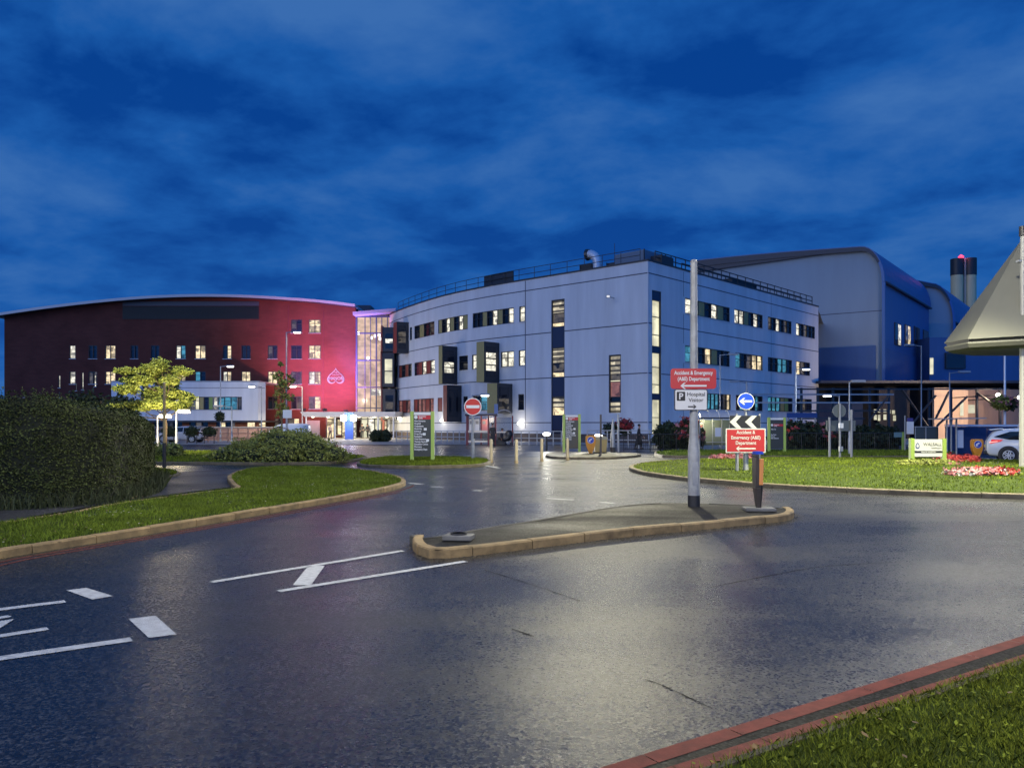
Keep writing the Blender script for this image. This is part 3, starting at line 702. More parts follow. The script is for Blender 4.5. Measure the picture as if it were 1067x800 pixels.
# rounded juniper mound across the side road
jy = 32.5; jx = XA(292, jy)
bl = [((XA(px, jy) - jx, dy, .11 + z), (r, r * .9, rz_)) for px, dy, z, r, rz_ in ((292, .2, .45, 1.5, .85), (262, 0, .3, 1.2, .65), (322, .1, .35, 1.2, .7), (238, 0, .15, .8, .42), (345, 0, .2, .85, .45), (278, .9, .5, 1.2, .8), (308, .9, .5, 1.1, .8), (300, -.7, .2, 1.0, .6), (270, -.7, .2, .9, .5), (248, .6, .3, .8, .5), (333, -.5, .15, .7, .42))]
shrub('juniper_bush', 'wide rounded feathery green bush on the verge across the side road', 'bush', (jx, jy, .0), bl, M_leafm, 26000, .055)
shrub('low_bush', 'small leafy bush at the end of the hedge behind the timber post', 'bush', (XA(163, 37), 37, .1), [((dx, 0, .2), (.5, .4, .42)) for dx in (-.7, -.2, .4, .8)], M_leafm, 2600, .07)
# roundabout planting
def bed(px0, px1, py0, py1, Y_, n, label, fl, leafm=M_leafm):
    x0, x1 = XA(px0, Y_), XA(px1, Y_); c = (x0 + x1) / 2; z0 = rz(c, Y_); hgt = max(.12, ZA(py0, Y_) - z0); k = max(2, round((x1 - x0) / .55))
    bl = [((x0 + (x1 - x0) * (i + .5) / k - c, random.uniform(-.2, .25), .05), ((x1 - x0) / k * .75, .45, hgt * random.uniform(.8, 1.0))) for i in range(k)]
    return shrub('flower_bed', label, 'flower bed', (c, Y_, z0 - .02), bl, leafm, n, .035, fl, group='flower beds on the roundabout')
bed(990, 1054, 491, 505, 21.5, 5200, 'mixed red, pink and white flower bed nearest the kerb', ((M_flp, 150, .085, 'pink_flowers', (-9, .35)), (M_flw, 60, .08, 'white_flowers', (-9, 9)), (M_flr, 110, .085, 'red_flowers', (-.25, 9))))
bed(940, 993, 479, 490, 26.2, 4200, 'green leafy bed at the foot of the lime framed hospital sign', ((M_flp, 12, .07, 'pink_flowers', (.2, 9)),))
bed(985, 1013, 476, 484, 28.8, 2200, 'low red flower bed right of the lime framed hospital sign', ((M_flr, 240, .10, 'red_flowers', (-9, 9)),))
bed(744, 781, 475, 485, 33.5, 2400, 'low pink and red flower bed behind the chevron sign posts', ((M_flp, 170, .10, 'pink_flowers', (-9, 9)), (M_flr, 80, .09, 'red_flowers', (-9, 9))))
# shrubs along the far verge
def hedge_row(px0, px1, pyt, Y_, label, fl=None, n=5000, leafm=M_leafk, grp='dark shrubs beyond the roundabout'):
    x0, x1 = XA(px0, Y_), XA(px1, Y_); c = (x0 + x1) / 2; H = ZA(pyt, Y_); k = max(2, round((x1 - x0) / 1.3))
    bl = [((x0 + (x1 - x0) * (i + .5) / k - c, random.uniform(-.3, .3), H * .42), ((x1 - x0) / k * .75, 1.0, H * .55 * random.uniform(.86, 1.05))) for i in range(k)]
    return shrub('shrub', label, 'shrub', (c, Y_, .0), bl, leafm, n, .11, fl, group=grp)
hedge_row(686, 728, 437, 48.5, 'dark shrub with red and pink blooms beside the slot window', ((M_flr, 30, .22, 'red_flowers', (-.3, 9)), (M_flp, 24, .22, 'pink_flowers', (-.3, 9))))
hedge_row(820, 852, 438, 49.5, 'dark shrub just right of the small totem', ((M_flr, 8, .2, 'red_flowers', (-9, 9)),), 4200)
hedge_row(853, 884, 441, 50.5, 'dark shrub behind the backs of the two post sign', ((M_flr, 14, .22, 'red_flowers', (-9, 0)), (M_flp, 8, .2, 'pink_flowers', (-9, 0))), 4200)
hedge_row(886, 936, 441, 50, 'long dark clipped shrub left of the bus stop flag', None, 5200)
hedge_row(388, 405, 447, 74, 'dark round bush by the entrance doors', None, 1600, grp=None)
# ------------------------------------------------------------------ facades with real window openings
class Facade:
    def __init__(s, path):
        s.p = [Vector((x, y, 0)) for x, y in path]; s.c = [0]
        for a, b in zip(s.p, s.p[1:]): s.c.append(s.c[-1] + (b - a).length)
        s.L = s.c[-1]
        a, b = s.p[0], s.p[-1]; d = (b - a).normalized(); n = Vector((-d.y, d.x, 0)); m = (a + b) / 2
        s.sg = 1 if n.dot(-m) > 0 else -1
    def seg(s, u):
        for i in range(len(s.p) - 1):
            if u <= s.c[i + 1] or i == len(s.p) - 2: return i
    def pt(s, u, d=0.0, z=0.0):
        i = s.seg(u); t = (u - s.c[i]) / (s.c[i + 1] - s.c[i]); q = s.p[i].lerp(s.p[i + 1], t); n = s.n(u)
        return Vector((q.x + n.x * d, q.y + n.y * d, z))
    def n(s, u):
        i = s.seg(u); t = (s.p[i + 1] - s.p[i]).normalized(); return Vector((-t.y, t.x, 0)) * s.sg
    def u_at(s, px):
        k = (px - CX) / F_PX
        for i in range(len(s.p) - 1):
            a, b = s.p[i], s.p[i + 1]; fa, fb = a.x - k * a.y, b.x - k * b.y
            if fa * fb <= 0 and fa != fb: return s.c[i] + (s.c[i + 1] - s.c[i]) * fa / (fa - fb)
        f0 = abs(s.p[0].x - k * s.p[0].y); f1 = abs(s.p[-1].x - k * s.p[-1].y)
        return 0.0 if f0 < f1 else s.L
    def z_at(s, py, u): return CH + (HZ - py) / F_PX * s.pt(u).y
    def box(s, mb, u0, u1, z0, z1, d0, d1, mi=0):
        a, b, c, d = s.pt(u0, d0), s.pt(u1, d0), s.pt(u1, d1), s.pt(u0, d1)
        mb.hexa([Vector((q.x, q.y, z0)) for q in (a, b, c, d)] + [Vector((q.x, q.y, z1)) for q in (a, b, c, d)], mi)
    def band(s, mb, u0, u1, z0, z1, d0, d1, mi=0, step=2.0):
        us = sorted(set([u0, u1] + [c for c in s.c if u0 < c < u1]))
        for a, b in zip(us, us[1:]): s.box(mb, a, b, z0, z1, d0, d1, mi)
    def wall(s, z0, z1, ops, depth=.22, u_lim=None):
        mb = MB(); us = set([0, s.L]) | set(s.c); zs = set([z0, z1])
        for (a, b, c, d) in ops: us |= {a, b}; zs |= {c, d}
        us = sorted(us); zs = sorted(zs)
        for a, b in zip(us, us[1:]):
            if b - a < 1e-5: continue
            um = (a + b) / 2
            for c, d in zip(zs, zs[1:]):
                zm = (c + d) / 2
                if any(o[0] < um < o[1] and o[2] < zm < o[3] for o in ops): continue
                mb.quad(s.pt(a, 0, c), s.pt(b, 0, c), s.pt(b, 0, d), s.pt(a, 0, d))
        for (a, b, c, d) in ops:
            uu = [a] + [q for q in us if a < q < b] + [b]
            for p, q in zip(uu, uu[1:]):
                mb.quad(s.pt(p, 0, c), s.pt(q, 0, c), s.pt(q, -depth, c), s.pt(p, -depth, c)); mb.quad(s.pt(p, 0, d), s.pt(q, 0, d), s.pt(q, -depth, d), s.pt(p, -depth, d))
            for p in (a, b): mb.quad(s.pt(p, 0, c), s.pt(p, 0, d), s.pt(p, -depth, d), s.pt(p, -depth, c))
        return mb
CODE = {'d': M_dark, 'l': M_warm, 'w': M_white_l, 'p': M_pale, 'b': M_teal, 'm': M_dim, 'y': M_yel, 'r': M_redpan, 'g': M_green, 'k': M_navy, 's': M_louv, 'o': M_rose}
CK = list(CODE)
def window(Fc, par, u0, u1, z0, z1, code, depth=.2, transom=.42, name='window', fr=.07):
    """frame with mullions (the part) and its panes (one sub-part); code: one letter per light, left to right as seen"""
    if u0 > u1: u0, u1 = u1, u0
    lr = code if Fc.pt(u0).x / Fc.pt(u0).y < Fc.pt(u1).x / Fc.pt(u1).y else code[::-1]
    k = len(lr); f = MB(); pn = MB(); sill = MB(); wd = (u1 - u0) / k
    used = sorted(set(lr)); ix = {c: i for i, c in enumerate(used)}
    Fc.box(f, u0, u1, z0, z0 + fr, -depth, -.03); Fc.box(f, u0, u1, z1 - fr, z1, -depth, -.03)
    for i in range(k + 1):
        c = u0 + wd * i; a, b = (c, c + fr) if i == 0 else ((c - fr, c) if i == k else (c - fr * .6, c + fr * .6)); Fc.box(f, a, b, z0 + fr, z1 - fr, -depth, -.035)
    for i, c in enumerate(lr):
        a, b = u0 + wd * i + (fr if i == 0 else fr * .6), u0 + wd * (i + 1) - (fr if i == k - 1 else fr * .6)
        if c in 'yrgk':
            Fc.box(pn, a, b, z0 + fr, z1 - fr, -depth + .01, -.07, ix[c])
        else:
            if transom:
                zt = z0 + (z1 - z0) * (1 - transom); Fc.box(f, a, b, zt - fr * .4, zt + fr * .4, -depth + .02, -.05)
            dd = -depth + .03 + random.uniform(-.004, .004); pn.quad(Fc.pt(a, dd, z0 + fr), Fc.pt(b, dd, z0 + fr), Fc.pt(b, dd, z1 - fr), Fc.pt(a, dd, z1 - fr), ix[c])
    w_ = f.build(name, M_frame, par); pn.build('panes', [CODE[c] for c in used], w_)
    Fc.box(sill, u0 - .05, u1 + .05, z0 - .05, z0 - .004, -.02, .07); sill.build('sill', M_alum, w_)
    return w_

# ================================================================== pale building with the rounded front
C0 = Vector((11.7, 66.0)); TOPZ = 15.73
curve = smooth_path([Vector(q + (0,)) for q in ((1.31, 74.9), (-3.1, 79.05), (-8.1, 85.0), (-13.6, 94.2), (-16.3, 100.5), (-17.6, 107))], 5)
FL = Facade([(C0.x, C0.y)] + [(p.x, p.y) for p in curve])
FR_ = Facade([(C0.x, C0.y), (C0.x + .694 * 36.0, C0.y + .72 * 36.0)])
pale = thing('hospital_block', 'pale grey hospital block with a rounded front, ochre window pods and roof railings', 'building', (5, 80, 0))
J = [1.85, 6.1, 10.4, 14.7]
# ---- windows of the left (rounded) front:  px0, px1, row, code
rows = {1: (11.72, 13.25), 2: (7.42, 8.95), 3: (3.1, 4.65)}
left = [(427, 429.2, 1, 'd'), (431.8, 452.6, 1, 'dydm'), (456.5, 487.4, 1, 'ydwydwy'), (492.5, 535.3, 1, 'ddydwydw'), (541, 547, 1, 'w'),
        (410, 414, 2, 'g'), (415.4, 429, 2, 'rdrd'), (431.8, 453, 2, 'drwrw'), (478.4, 487.5, 2, 'd'), (491.8, 496.6, 2, 'w'), (521.9, 535.5, 2, 'ww'), (540.5, 547.2, 2, 'w'),
        (415, 427.8, 3, 'oro'), (431, 452, 3, 'rooro'), (455.9, 461, 3, 'r'), (482.8, 487.3, 3, 'd'), (492.8, 508, 3, 'db'), (540, 546, 3, 'd')]
ops = []; wl = []
for a, b, r, c in left:
    u0, u1 = sorted((FL.u_at(a), FL.u_at(b))); ops.append((u0, u1, *rows[r])); wl.append((u0, u1, *rows[r], c))
ua, ub = sorted((FL.u_at(574.4), FL.u_at(588.3))); slot1 = (ua, ub, .8, FL.z_at(312.0, (ua + ub) / 2)); ops.append(slot1)
uc, ud = sorted((FL.u_at(634.3), FL.u_at(647))); slot2 = (uc, ud, FL.z_at(430, (uc + ud) / 2), FL.z_at(369.5, (uc + ud) / 2)); ops.append(slot2)
FL.wall(1.2, TOPZ, ops).build('wall', M_wall, pale)
pl = MB(); FL.band(pl, 0.0, FL.L, -.05, 1.2, -.4, -.06); pl.build('plinth', M_plinth, pale)
for w_ in wl: window(FL, pale, *w_)
def slot(Fc, s, segs, name='slot_window'):
    """tall slot: list of (fraction0, fraction1, code)"""
    u0, u1, z0, z1 = s; H = z1 - z0; f = MB(); pn = MB(); used = sorted(set(c for *_, c in segs)); ix = {c: i for i, c in enumerate(used)}
    for a in (u0, u1 - .09): Fc.box(f, a, a + .09, z0, z1, -.24, -.03)
    for a, b, c in segs:
        za, zb = z1 - b * H, z1 - a * H; Fc.box(f, u0 + .09, u1 - .09, zb - .06, zb, -.24, -.04)
        if c == 'k': Fc.box(pn, u0 + .09, u1 - .09, za, zb - .06, -.2, -.06, ix[c])
        else:
            pn.quad(Fc.pt(u0 + .09, -.2, za), Fc.pt(u1 - .09, -.2, za), Fc.pt(u1 - .09, -.2, zb - .06), Fc.pt(u0 + .09, -.2, zb - .06), ix[c])
            if c == 's':
                k = int((zb - za) / .45)
                for i in range(k): Fc.box(f, u0 + .09, u1 - .09, zb - .12 - i * .45, zb - .04 - i * .45, -.18, -.05)
    q = f.build(name, M_frame, pale); pn.build('panes', [CODE[c] for c in used], q)
slot(FL, slot1, [(0, .10, 's'), (.10, .17, 'm'), (.17, .20, 'l'), (.20, .355, 'k'), (.355, .47, 's'), (.47, .54, 'm'), (.54, .575, 'l'), (.575, .72, 'k'), (.72, .80, 's'), (.80, .86, 'l'), (.86, 1, 'k')])
slot(FL, slot2, [(0, .33, 's'), (.33, .43, 'm'), (.43, .46, 'p'), (.46, .72, 'o'), (.72, .8, 'd'), (.8, 1, 's')])
# dark recess bays at ground-floor level
# ---- right front
rowsR = {1: (11.84, 13.27), 2: (7.39, 8.93), 3: (3.1, 4.66)}
right = [(713.9, 760.5, 1, 'wwydwydw'[:7]), (765.3, 794.8, 1, 'wwydwd'), (800.2, 824.8, 1, 'mdwdmd'), (829.6, 849.2, 1, 'wdmdd'),
         (713.9, 760.5, 2, 'bddlydd'), (766.3, 794.8, 2, 'bdmll'), (800.2, 825.3, 2, 'ddbbd'), (829.6, 844, 2, 'lmd'),
         (737, 761.5, 3, 'bbbdml'), (766.8, 794.8, 3, 'dbmpdbd'), (800.2, 826, 3, 'bbbygd'), (829, 846, 3, 'dmd')]
opsR = []; wr = []
for a, b, r, c in right:
    u0, u1 = sorted((FR_.u_at(a), FR_.u_at(b))); opsR.append((u0, u1, *rowsR[r])); wr.append((u0, u1, *rowsR[r], c))
ua, ub = sorted((FR_.u_at(679.3), FR_.u_at(689))); slot3 = (ua, ub, .8, FR_.z_at(303, (ua + ub) / 2)); opsR.append(slot3)
FR_.wall(.4, TOPZ, opsR).build('wall', M_wall, pale)
pl = MB(); FR_.band(pl, .0, FR_.L, -.05, .4, -.4, -.05); pl.build('plinth', M_plinth, pale)
for w_ in wr: window(FR_, pale, *w_)
slot(FR_, slot3, [(0, .065, 'k'), (.065, .18, 'p'), (.18, .305, 'p'), (.305, .385, 'p'), (.385, .43, 'k'), (.43, .53, 'p'), (.53, .65, 'p'), (.65, .715, 'p'), (.715, .755, 'k'), (.755, .88, 'p'), (.88, 1, 'p')])
# ---- joints, parapet, roof
jt = MB()
for z in J:
    for Fc, opl in ((FL, ops), (FR_, opsR)):
        cuts = sorted([(o[0] - .01, o[1] + .01) for o in opl if o[2] - .05 < z < o[3] + .05]); u = 0.05
        for a, b in cuts + [(Fc.L - .05, None)]:
            if a > u: Fc.band(jt, u, a, z - .045, z + .045, .002, .012)
            if b: u = b
for px in (547.5, 400.0): u = FL.u_at(px); FL.box(jt, u - .04, u + .04, 1.3, TOPZ - .05, .004, .014)
for u in (FR_.u_at(804), FR_.u_at(713.0)):
    for z0, z1 in ((1.3, 3.0), (4.75, 7.3), (9.05, 11.75), (13.35, 15.6)): FR_.box(jt, u - .15, u - .10, z0, z1, .004, .014)
jt.build('panel_joints', M_joint, pale)
cp = MB()
FL.band(cp, 0, FL.L, TOPZ, TOPZ + .14, -.5, .06); FR_.band(cp, 0, FR_.L, TOPZ + .002, TOPZ + .142, -.5, .06)
cp.build('coping', M_frame, pale)
rf = MB(); bk = [Vector((q.x, q.y, 0)) for q in FL.p][::-1] + [FR_.p[1], Vector((44, 108, 0)), Vector((10, 130, 0))]
tri_cap(rf, bk, TOPZ - .35); rf.build('roof', M_steel, pale)
sidew = MB(); e1 = FR_.p[1]; sidew.hexa([(e1.x - .02, e1.y + .05, 0), (e1.x + 4, e1.y - 2.9, 0), (e1.x + 4.6, e1.y + 2, 0), (e1.x + .6, e1.y + 4, 0), (e1.x - .02, e1.y + .05, 4.2), (e1.x + 4, e1.y - 2.9, 4.2), (e1.x + 4.6, e1.y + 2, 4.2), (e1.x + .6, e1.y + 4, 4.2)])
sidew.build('link_wall', M_navy, pale)
# ---- roof railing
def railing(Fc, u0, u1, z, name='roof_railing', post=1.9, h=1.1, d=-.35, rails=(.55, 1.1), mat_=M_black, par=pale, r=.03):
    mb = MB(); k = max(1, int(abs(u1 - u0) / post))
    for i in range(k + 1):
        u = u0 + (u1 - u0) * i / k; p = Fc.pt(u, d, z); mb.tube([p, p + Vector((0, 0, h))], r, 6)
    for q in rails:
        us = [u0] + [c for c in Fc.c if min(u0, u1) < c < max(u0, u1)] + [u1]; us.sort()
        mb.tube([Fc.pt(u, d, z + q) for u in us], r, 6)
    return mb.build(name, mat_, par)
railing(FL, FL.u_at(684) if 0 else 1.0, FL.u_at(412), TOPZ + .14)
railing(FR_, 1.6, FR_.L - 1.0, TOPZ + .14, h=1.0, post=1.6, r=.05, rails=(.1, .5, 1.0)); railing(FR_, 8, FR_.L - 1.0, TOPZ + .13, d=-1.6, h=1.1, post=1.6, r=.05)
rp = MB(); u0, u1 = sorted((FL.u_at(500.5), FL.u_at(531))); FL.band(rp, u0, u1, TOPZ + .15, TOPZ + 1.25, -.62, -.5); rp.build('screen_panel', M_frame, pale)
# ---- roof plant: separate units standing on the roof
def roof_box(name, label, Fc, px0, px1, d0, d1, h, m_, z=TOPZ - .35, cat='roof plant', slats=True):
    u0, u1 = sorted((Fc.u_at(px0), Fc.u_at(px1))); base = Fc.pt((u0 + u1) / 2, (d0 + d1) / 2, z); t = thing(name, label, cat, base)
    b = MB(); Fc.box(b, u0, u1, z, z + h, d1, d0); b.build('casing', m_, t)
    f = MB()
    for i in range(7):
        zz0 = z + .25 + (h - .5) * i / 7
        if slats: Fc.box(f, u0 + .15, u1 - .15, zz0, zz0 + .07, d0, d0 + .04)
    for c in (u0 - .03, u1 - .05): Fc.box(f, c, c + .08, z, z + h + .05, d0 - .02, d0 + .06)
    f.build('louvres', M_frame, t); return t
roof_box('plant_unit', 'long dark plant screen on the roof near the pale corner', FL, 617, 675, -2.4, -4.5, 1.3, mat('plant_dark', (.035, .04, .05), .6))
roof_box('plant_unit', 'small dark plant box behind the roof railing near the white flue', FL, 596, 608, -1.3, -2.6, 1.25, M_black)
roof_box('plant_unit', 'blue grey plant housing on the roof right of the corner', FR_, 684, 712, -1.3, -4.5, 1.75, mat('plant_grey', (.14, .19, .25), .5), slats=False)
roof_box('plant_unit', 'small dark roof platform halfway along the right railing', FR_, 772, 797, -1.0, -2.5, 1.3, M_black)
fl = thing('roof_flue', 'white curved air duct rising from the roof of the pale block', 'duct', FL.pt(FL.u_at(612), -1.6, TOPZ - .35))
p0 = FL.pt(FL.u_at(612), -1.6, TOPZ - .35); d_ = (FL.pt(FL.u_at(600)) - FL.pt(FL.u_at(620))).normalized()
fm = MB(); fm.tube([p0, p0 + Vector((0, 0, 1.3))] + [p0 + Vector((0, 0, 1.3)) + d_ * -(math.cos(a) - 1) * -.9 * -1 + Vector((0, 0, math.sin(a) * .9)) for a in np.linspace(.2, PI / 2, 6)], .42, 14)
fm.build('duct', M_alum, fl, smooth=True); hd = MB(); hp_ = p0 + Vector((0, 0, 2.2)) + d_ * .9
hd.tube([hp_, hp_ + d_ * .25], [.5, .55], 14); hd.build('cowl', M_frame, fl)
lp = MB(); q = FL.pt(FL.u_at(634), -1, TOPZ); lp.tube([q, q + Vector((0, 0, 2.3))], .025, 6)
tag(lp.build('aerial', M_black), 'thin black aerial rod on the roof between flue and plant screen', 'aerial')

# ---- projecting window pods: coloured outer face, dark side with a window turned to the viewer
def pod(pl_, ps_, pr_, py0, py1, colour, panes, wfrac=(.25, .88, .12, .9)):
    un = FL.u_at(pr_); n = FL.n(un); W = FL.pt(un); k = (ps_ - CX) / F_PX
    dep = -(W.x - k * W.y) / (n.x - k * n.y); dep = max(.6, min(3.0, dep)); un_ = un
    k2 = (pl_ - CX) / F_PX; w_ = .4
    for i in range(60):
        q = FL.pt(un, 0) + n * dep + (FL.pt(un + .05) - FL.pt(un)).normalized() * w_
        if q.x / q.y < k2: break
        w_ += .06
    t_ = (FL.pt(un + .05) - FL.pt(un)).normalized(); Yo = (W + n * dep).y
    z1 = CH + (HZ - py0) / F_PX * Yo; z0 = CH + (HZ - py1) / F_PX * Yo
    a, b, c, d = W - n * .05, W + n * dep, W + n * dep + t_ * w_, W + t_ * w_ - n * .05
    bx = MB(); bx.hexa([Vector((q.x, q.y, z0)) for q in (a, b, c, d)] + [Vector((q.x, q.y, z1)) for q in (a, b, c, d)])
    o = bx.build('window_pod', M_frame, pale)
    fp = MB(); e_ = .03
    f0, f1 = b + n * .004, c + n * .004
    fp.hexa([Vector((q.x, q.y, z)) for z in (z0 + .02, z1 - .02) for q in (f0, f0 + n * e_, f1 + n * e_, f1)]); fp.build('front_panel', colour, o)
    pm = MB(); H = z1 - z0; x0, x1, y0, y1 = wfrac; used = []
    zs = np.linspace(z0 + H * y0, z0 + H * y1, len(panes) + 1)
    used = sorted(set(panes))
    for i, ch in enumerate(panes):
        pa, pb = W + n * dep * x0 - t_ * .02, W + n * dep * x1 - t_ * .02
        pm.quad((pa.x, pa.y, zs[i] + .06), (pb.x, pb.y, zs[i] + .06), (pb.x, pb.y, zs[i + 1] - .06), (pa.x, pa.y, zs[i + 1] - .06), used.index(ch))
    pm.build('panes', [CODE[c] for c in used], o); return o
pod(457.5, 461, 476.6, 360, 399.7, M_yel, 'dwwdd'); pod(497, 504.5, 520.4, 355.5, 398, M_yel, 'dwwwd')
pod(462.3, 465.8, 481, 401, 439.5, M_redpan, 'd'); pod(508.3, 518, 534, 399, 430.5, M_yel, 'md')
pod(410.3, 413.5, 426, 335, 367.5, M_redpan, 'dmmd')

# floodlight added near the pale corner for the bright pool on the road
u = FL.u_at(640); q0 = FL.pt(u); n_ = FL.n(u); fz = 12.9
ff = thing('flood_light', 'small floodlight on a bracket high on the pale wall left of the corner slot window', 'floodlight', q0 + Vector((0, 0, fz)))
g = MB(); g.tube([FL.pt(u, -.02, fz), FL.pt(u, .9, fz)], .04, 6); g.build('bracket', M_steel, ff)
c_ = FL.pt(u, 1.0, fz); g = MB(); g.box(c_.x - .16, c_.x + .16, c_.y - .12, c_.y + .12, fz - .10, fz + .12); g.build('housing', M_steel, ff, bevel=.02)
g = MB(); g.box(c_.x - .13, c_.x + .13, c_.y - .135, c_.y - .122, fz - .09, fz + .08); ln_ = g.build('lens', mat('flood_lens', (.8, .8, .75), .3, emit=(1, .92, .70), estr=.7), ff)
lamp_data('flood_beam', 'SPOT', 31000, (1, .92, .62), .5, ln_, (c_.x - q0.x, c_.y - q0.y - .5, -.1), (Vector((1.0, 10, 0)) - Vector((c_.x, c_.y, fz))).to_track_quat('-Z', 'Y').to_euler(), R(34), .7)

# ================================================================== red building
RY = 100.0
def rx(px): return XA(px, RY)
red = thing('hospital_block', 'long red hospital block with a shallow curved roof and a heart shaped emblem', 'building', (-42, RY, 0))
rp_ = [(-2, 329), (50, 321.5), (100, 315.5), (150, 311), (200, 308.8), (250, 309.2), (300, 311.8), (340, 315), (372, 318.8)]
roofc = smooth_path([Vector((rx(a), 0, ZA(b, RY))) for a, b in rp_], 4)
def roof_z(x):
    for a, b in zip(roofc, roofc[1:]):
        if a.x <= x <= b.x: return a.z + (b.z - a.z) * (x - a.x) / (b.x - a.x)
    return roofc[0].z if x < roofc[0].x else roofc[-1].z
FD = Facade([(rx(4.5), RY), (rx(370.5), RY)])
rr = {1: (13.6, 15.35), 2: (10.25, 12.0), 3: (6.95, 8.6), 4: (3.7, 5.35), 5: (.6, 2.7)}
A = {'A': (303.3, 314.5), 'B': (321.7, 334.1), 'C': (279, 289), 'D': (251.5, 261), 'E': (232.2, 241.2), 'F': (203.2, 214.2), 'G': (183.4, 193.5), 'H': (72.4, 78.7), 'I': (92.2, 101.2), 'J': (109.6, 120.4), 'K': (136, 144), 'L': (157, 166)}
redw = [('A', 1, 'md'), ('B', 1, 'll'), ('A', 2, 'dd'), ('B', 2, 'll'), ('A', 3, 'mm'), ('B', 3, 'wl'), ('A', 4, 'dm'), ('B', 4, 'ml'), ('C', 2, 'md'), ('C', 3, 'll'), ('C', 4, 'dd'), ('D', 2, 'dd'), ('D', 3, 'll'),
        ('E', 2, 'dl'), ('E', 3, 'wl'), ('F', 2, 'll'), ('F', 3, 'bd'), ('G', 2, 'wb'), ('G', 3, 'll'), ('H', 2, 'w'), ('H', 3, 'w'), ('I', 2, 'dd'), ('I', 3, 'mm'), ('J', 2, 'll'), ('J', 3, 'll'), ('K', 2, 'dd'), ('L', 2, 'dd'), ('L', 3, 'll'), ('K', 3, 'dm')]
opd = []; wd_ = []
for k, r, c in redw:
    u0, u1 = FD.u_at(A[k][0]), FD.u_at(A[k][1]); opd.append((u0, u1, *rr[r])); wd_.append((u0, u1, *rr[r], c, .2, .3))
for p0_, p1_, ya, yb in ((60.7, 63, 391, 404), (85, 87.2, 388, 406), (97.7, 100.4, 390, 403), (78.5, 80.2, 399, 407), (24.3, 25.8, 408, 414), (61, 62.3, 408, 414), (84.5, 86, 407.5, 414)):
    z0, z1 = ZA(yb, RY), ZA(ya, RY); opd.append((FD.u_at(p0_), FD.u_at(p1_), z0, z1)); wd_.append((FD.u_at(p0_), FD.u_at(p1_), z0, z1, 'w', .2, 0))
for p0_, p1_, c in ((300, 312, 'ml'), (286, 294, 'md'), (342, 356, 'lml'), (268, 277, 'sl')):
    opd.append((FD.u_at(p0_), FD.u_at(p1_), .35, 2.5)); wd_.append((FD.u_at(p0_), FD.u_at(p1_), .35, 2.5, c))
WZ = 15.6
wm = FD.wall(0, WZ, opd)
us = np.linspace(0, FD.L, 61)
for a, b in zip(us, us[1:]):
    xa, xb = FD.pt(a).x, FD.pt(b).x; za, zb = max(WZ, roof_z(xa) - .25), max(WZ, roof_z(xb) - .25)
    wm.quad((xa, RY, WZ), (xb, RY, WZ), (xb, RY, zb), (xa, RY, za))
wm.quad((rx(4.5), RY, 0), (rx(4.5), RY + 18, 0), (rx(4.5), RY + 18, WZ), (rx(4.5), RY, WZ)); wm.quad((rx(370.5), RY, 0), (rx(370.5), RY + 12, 0), (rx(370.5), RY + 12, 16.9), (rx(370.5), RY, 16.9))
wm.build('wall', M_redwall, red)
for w_ in wd_: window(FD, red, *w_)
ro_ = MB()
for a, b in zip(roofc, roofc[1:]):
    ro_.hexa([(a.x, RY - 1.3, a.z - .28), (b.x, RY - 1.3, b.z - .28), (b.x, RY + 20, b.z - .28), (a.x, RY + 20, a.z - .28), (a.x, RY - 1.3, a.z + .06), (b.x, RY - 1.3, b.z + .06), (b.x, RY + 20, b.z + .06), (a.x, RY + 20, a.z + .06)])
ro_.build('roof', M_roofpale, red)
so_ = MB()
for a, b in zip(roofc, roofc[1:]):
    so_.quad((a.x, RY - 1.25, a.z - .285), (b.x, RY - 1.25, b.z - .285), (b.x, RY - .02, b.z - .285), (a.x, RY - .02, a.z - .285))
so_.build('soffit', M_frame, red)
lv_ = MB(); FD.box(lv_, FD.u_at(128), FD.u_at(270), ZA(332.6, RY), ZA(319.5, RY), .0, .08)
for i in range(11): z = ZA(332.6, RY) + .1 + i * .145; FD.box(lv_, FD.u_at(128) + .05, FD.u_at(270) - .05, z, z + .05, .08, .15)
lv_.build('louvre_band', mat('louvre_black', (.014, .017, .017), .6), red)
lv2 = MB(); FD.box(lv2, FD.u_at(128), FD.u_at(270), ZA(318.8, RY), ZA(314.2, RY), .002, .06); lv2.build('clerestory', mat('clerestory_grey', (.05, .05, .06), .4), red)
# slightly proud bay of the taller right-hand part
bz = MB(); FD.box(bz, FD.u_at(300), FD.u_at(301), 2.9, 17.2, .0, .05); FD.box(bz, FD.u_at(336.5), FD.u_at(337.2), 2.9, 17.0, .0, .05); bz.build('wall_joint', mat('red_joint', (.10, .02, .02), .8), red)
sh = MB(); FD.box(sh, FD.u_at(320), FD.u_at(333.5), .03, ZA(438, RY), .01, .12)
for i in range(9): FD.box(sh, FD.u_at(320) + .05, FD.u_at(333.5) - .05, .2 + i * .22, .25 + i * .22, .12, .14)
sh.build('shutter_door', M_steel, red)
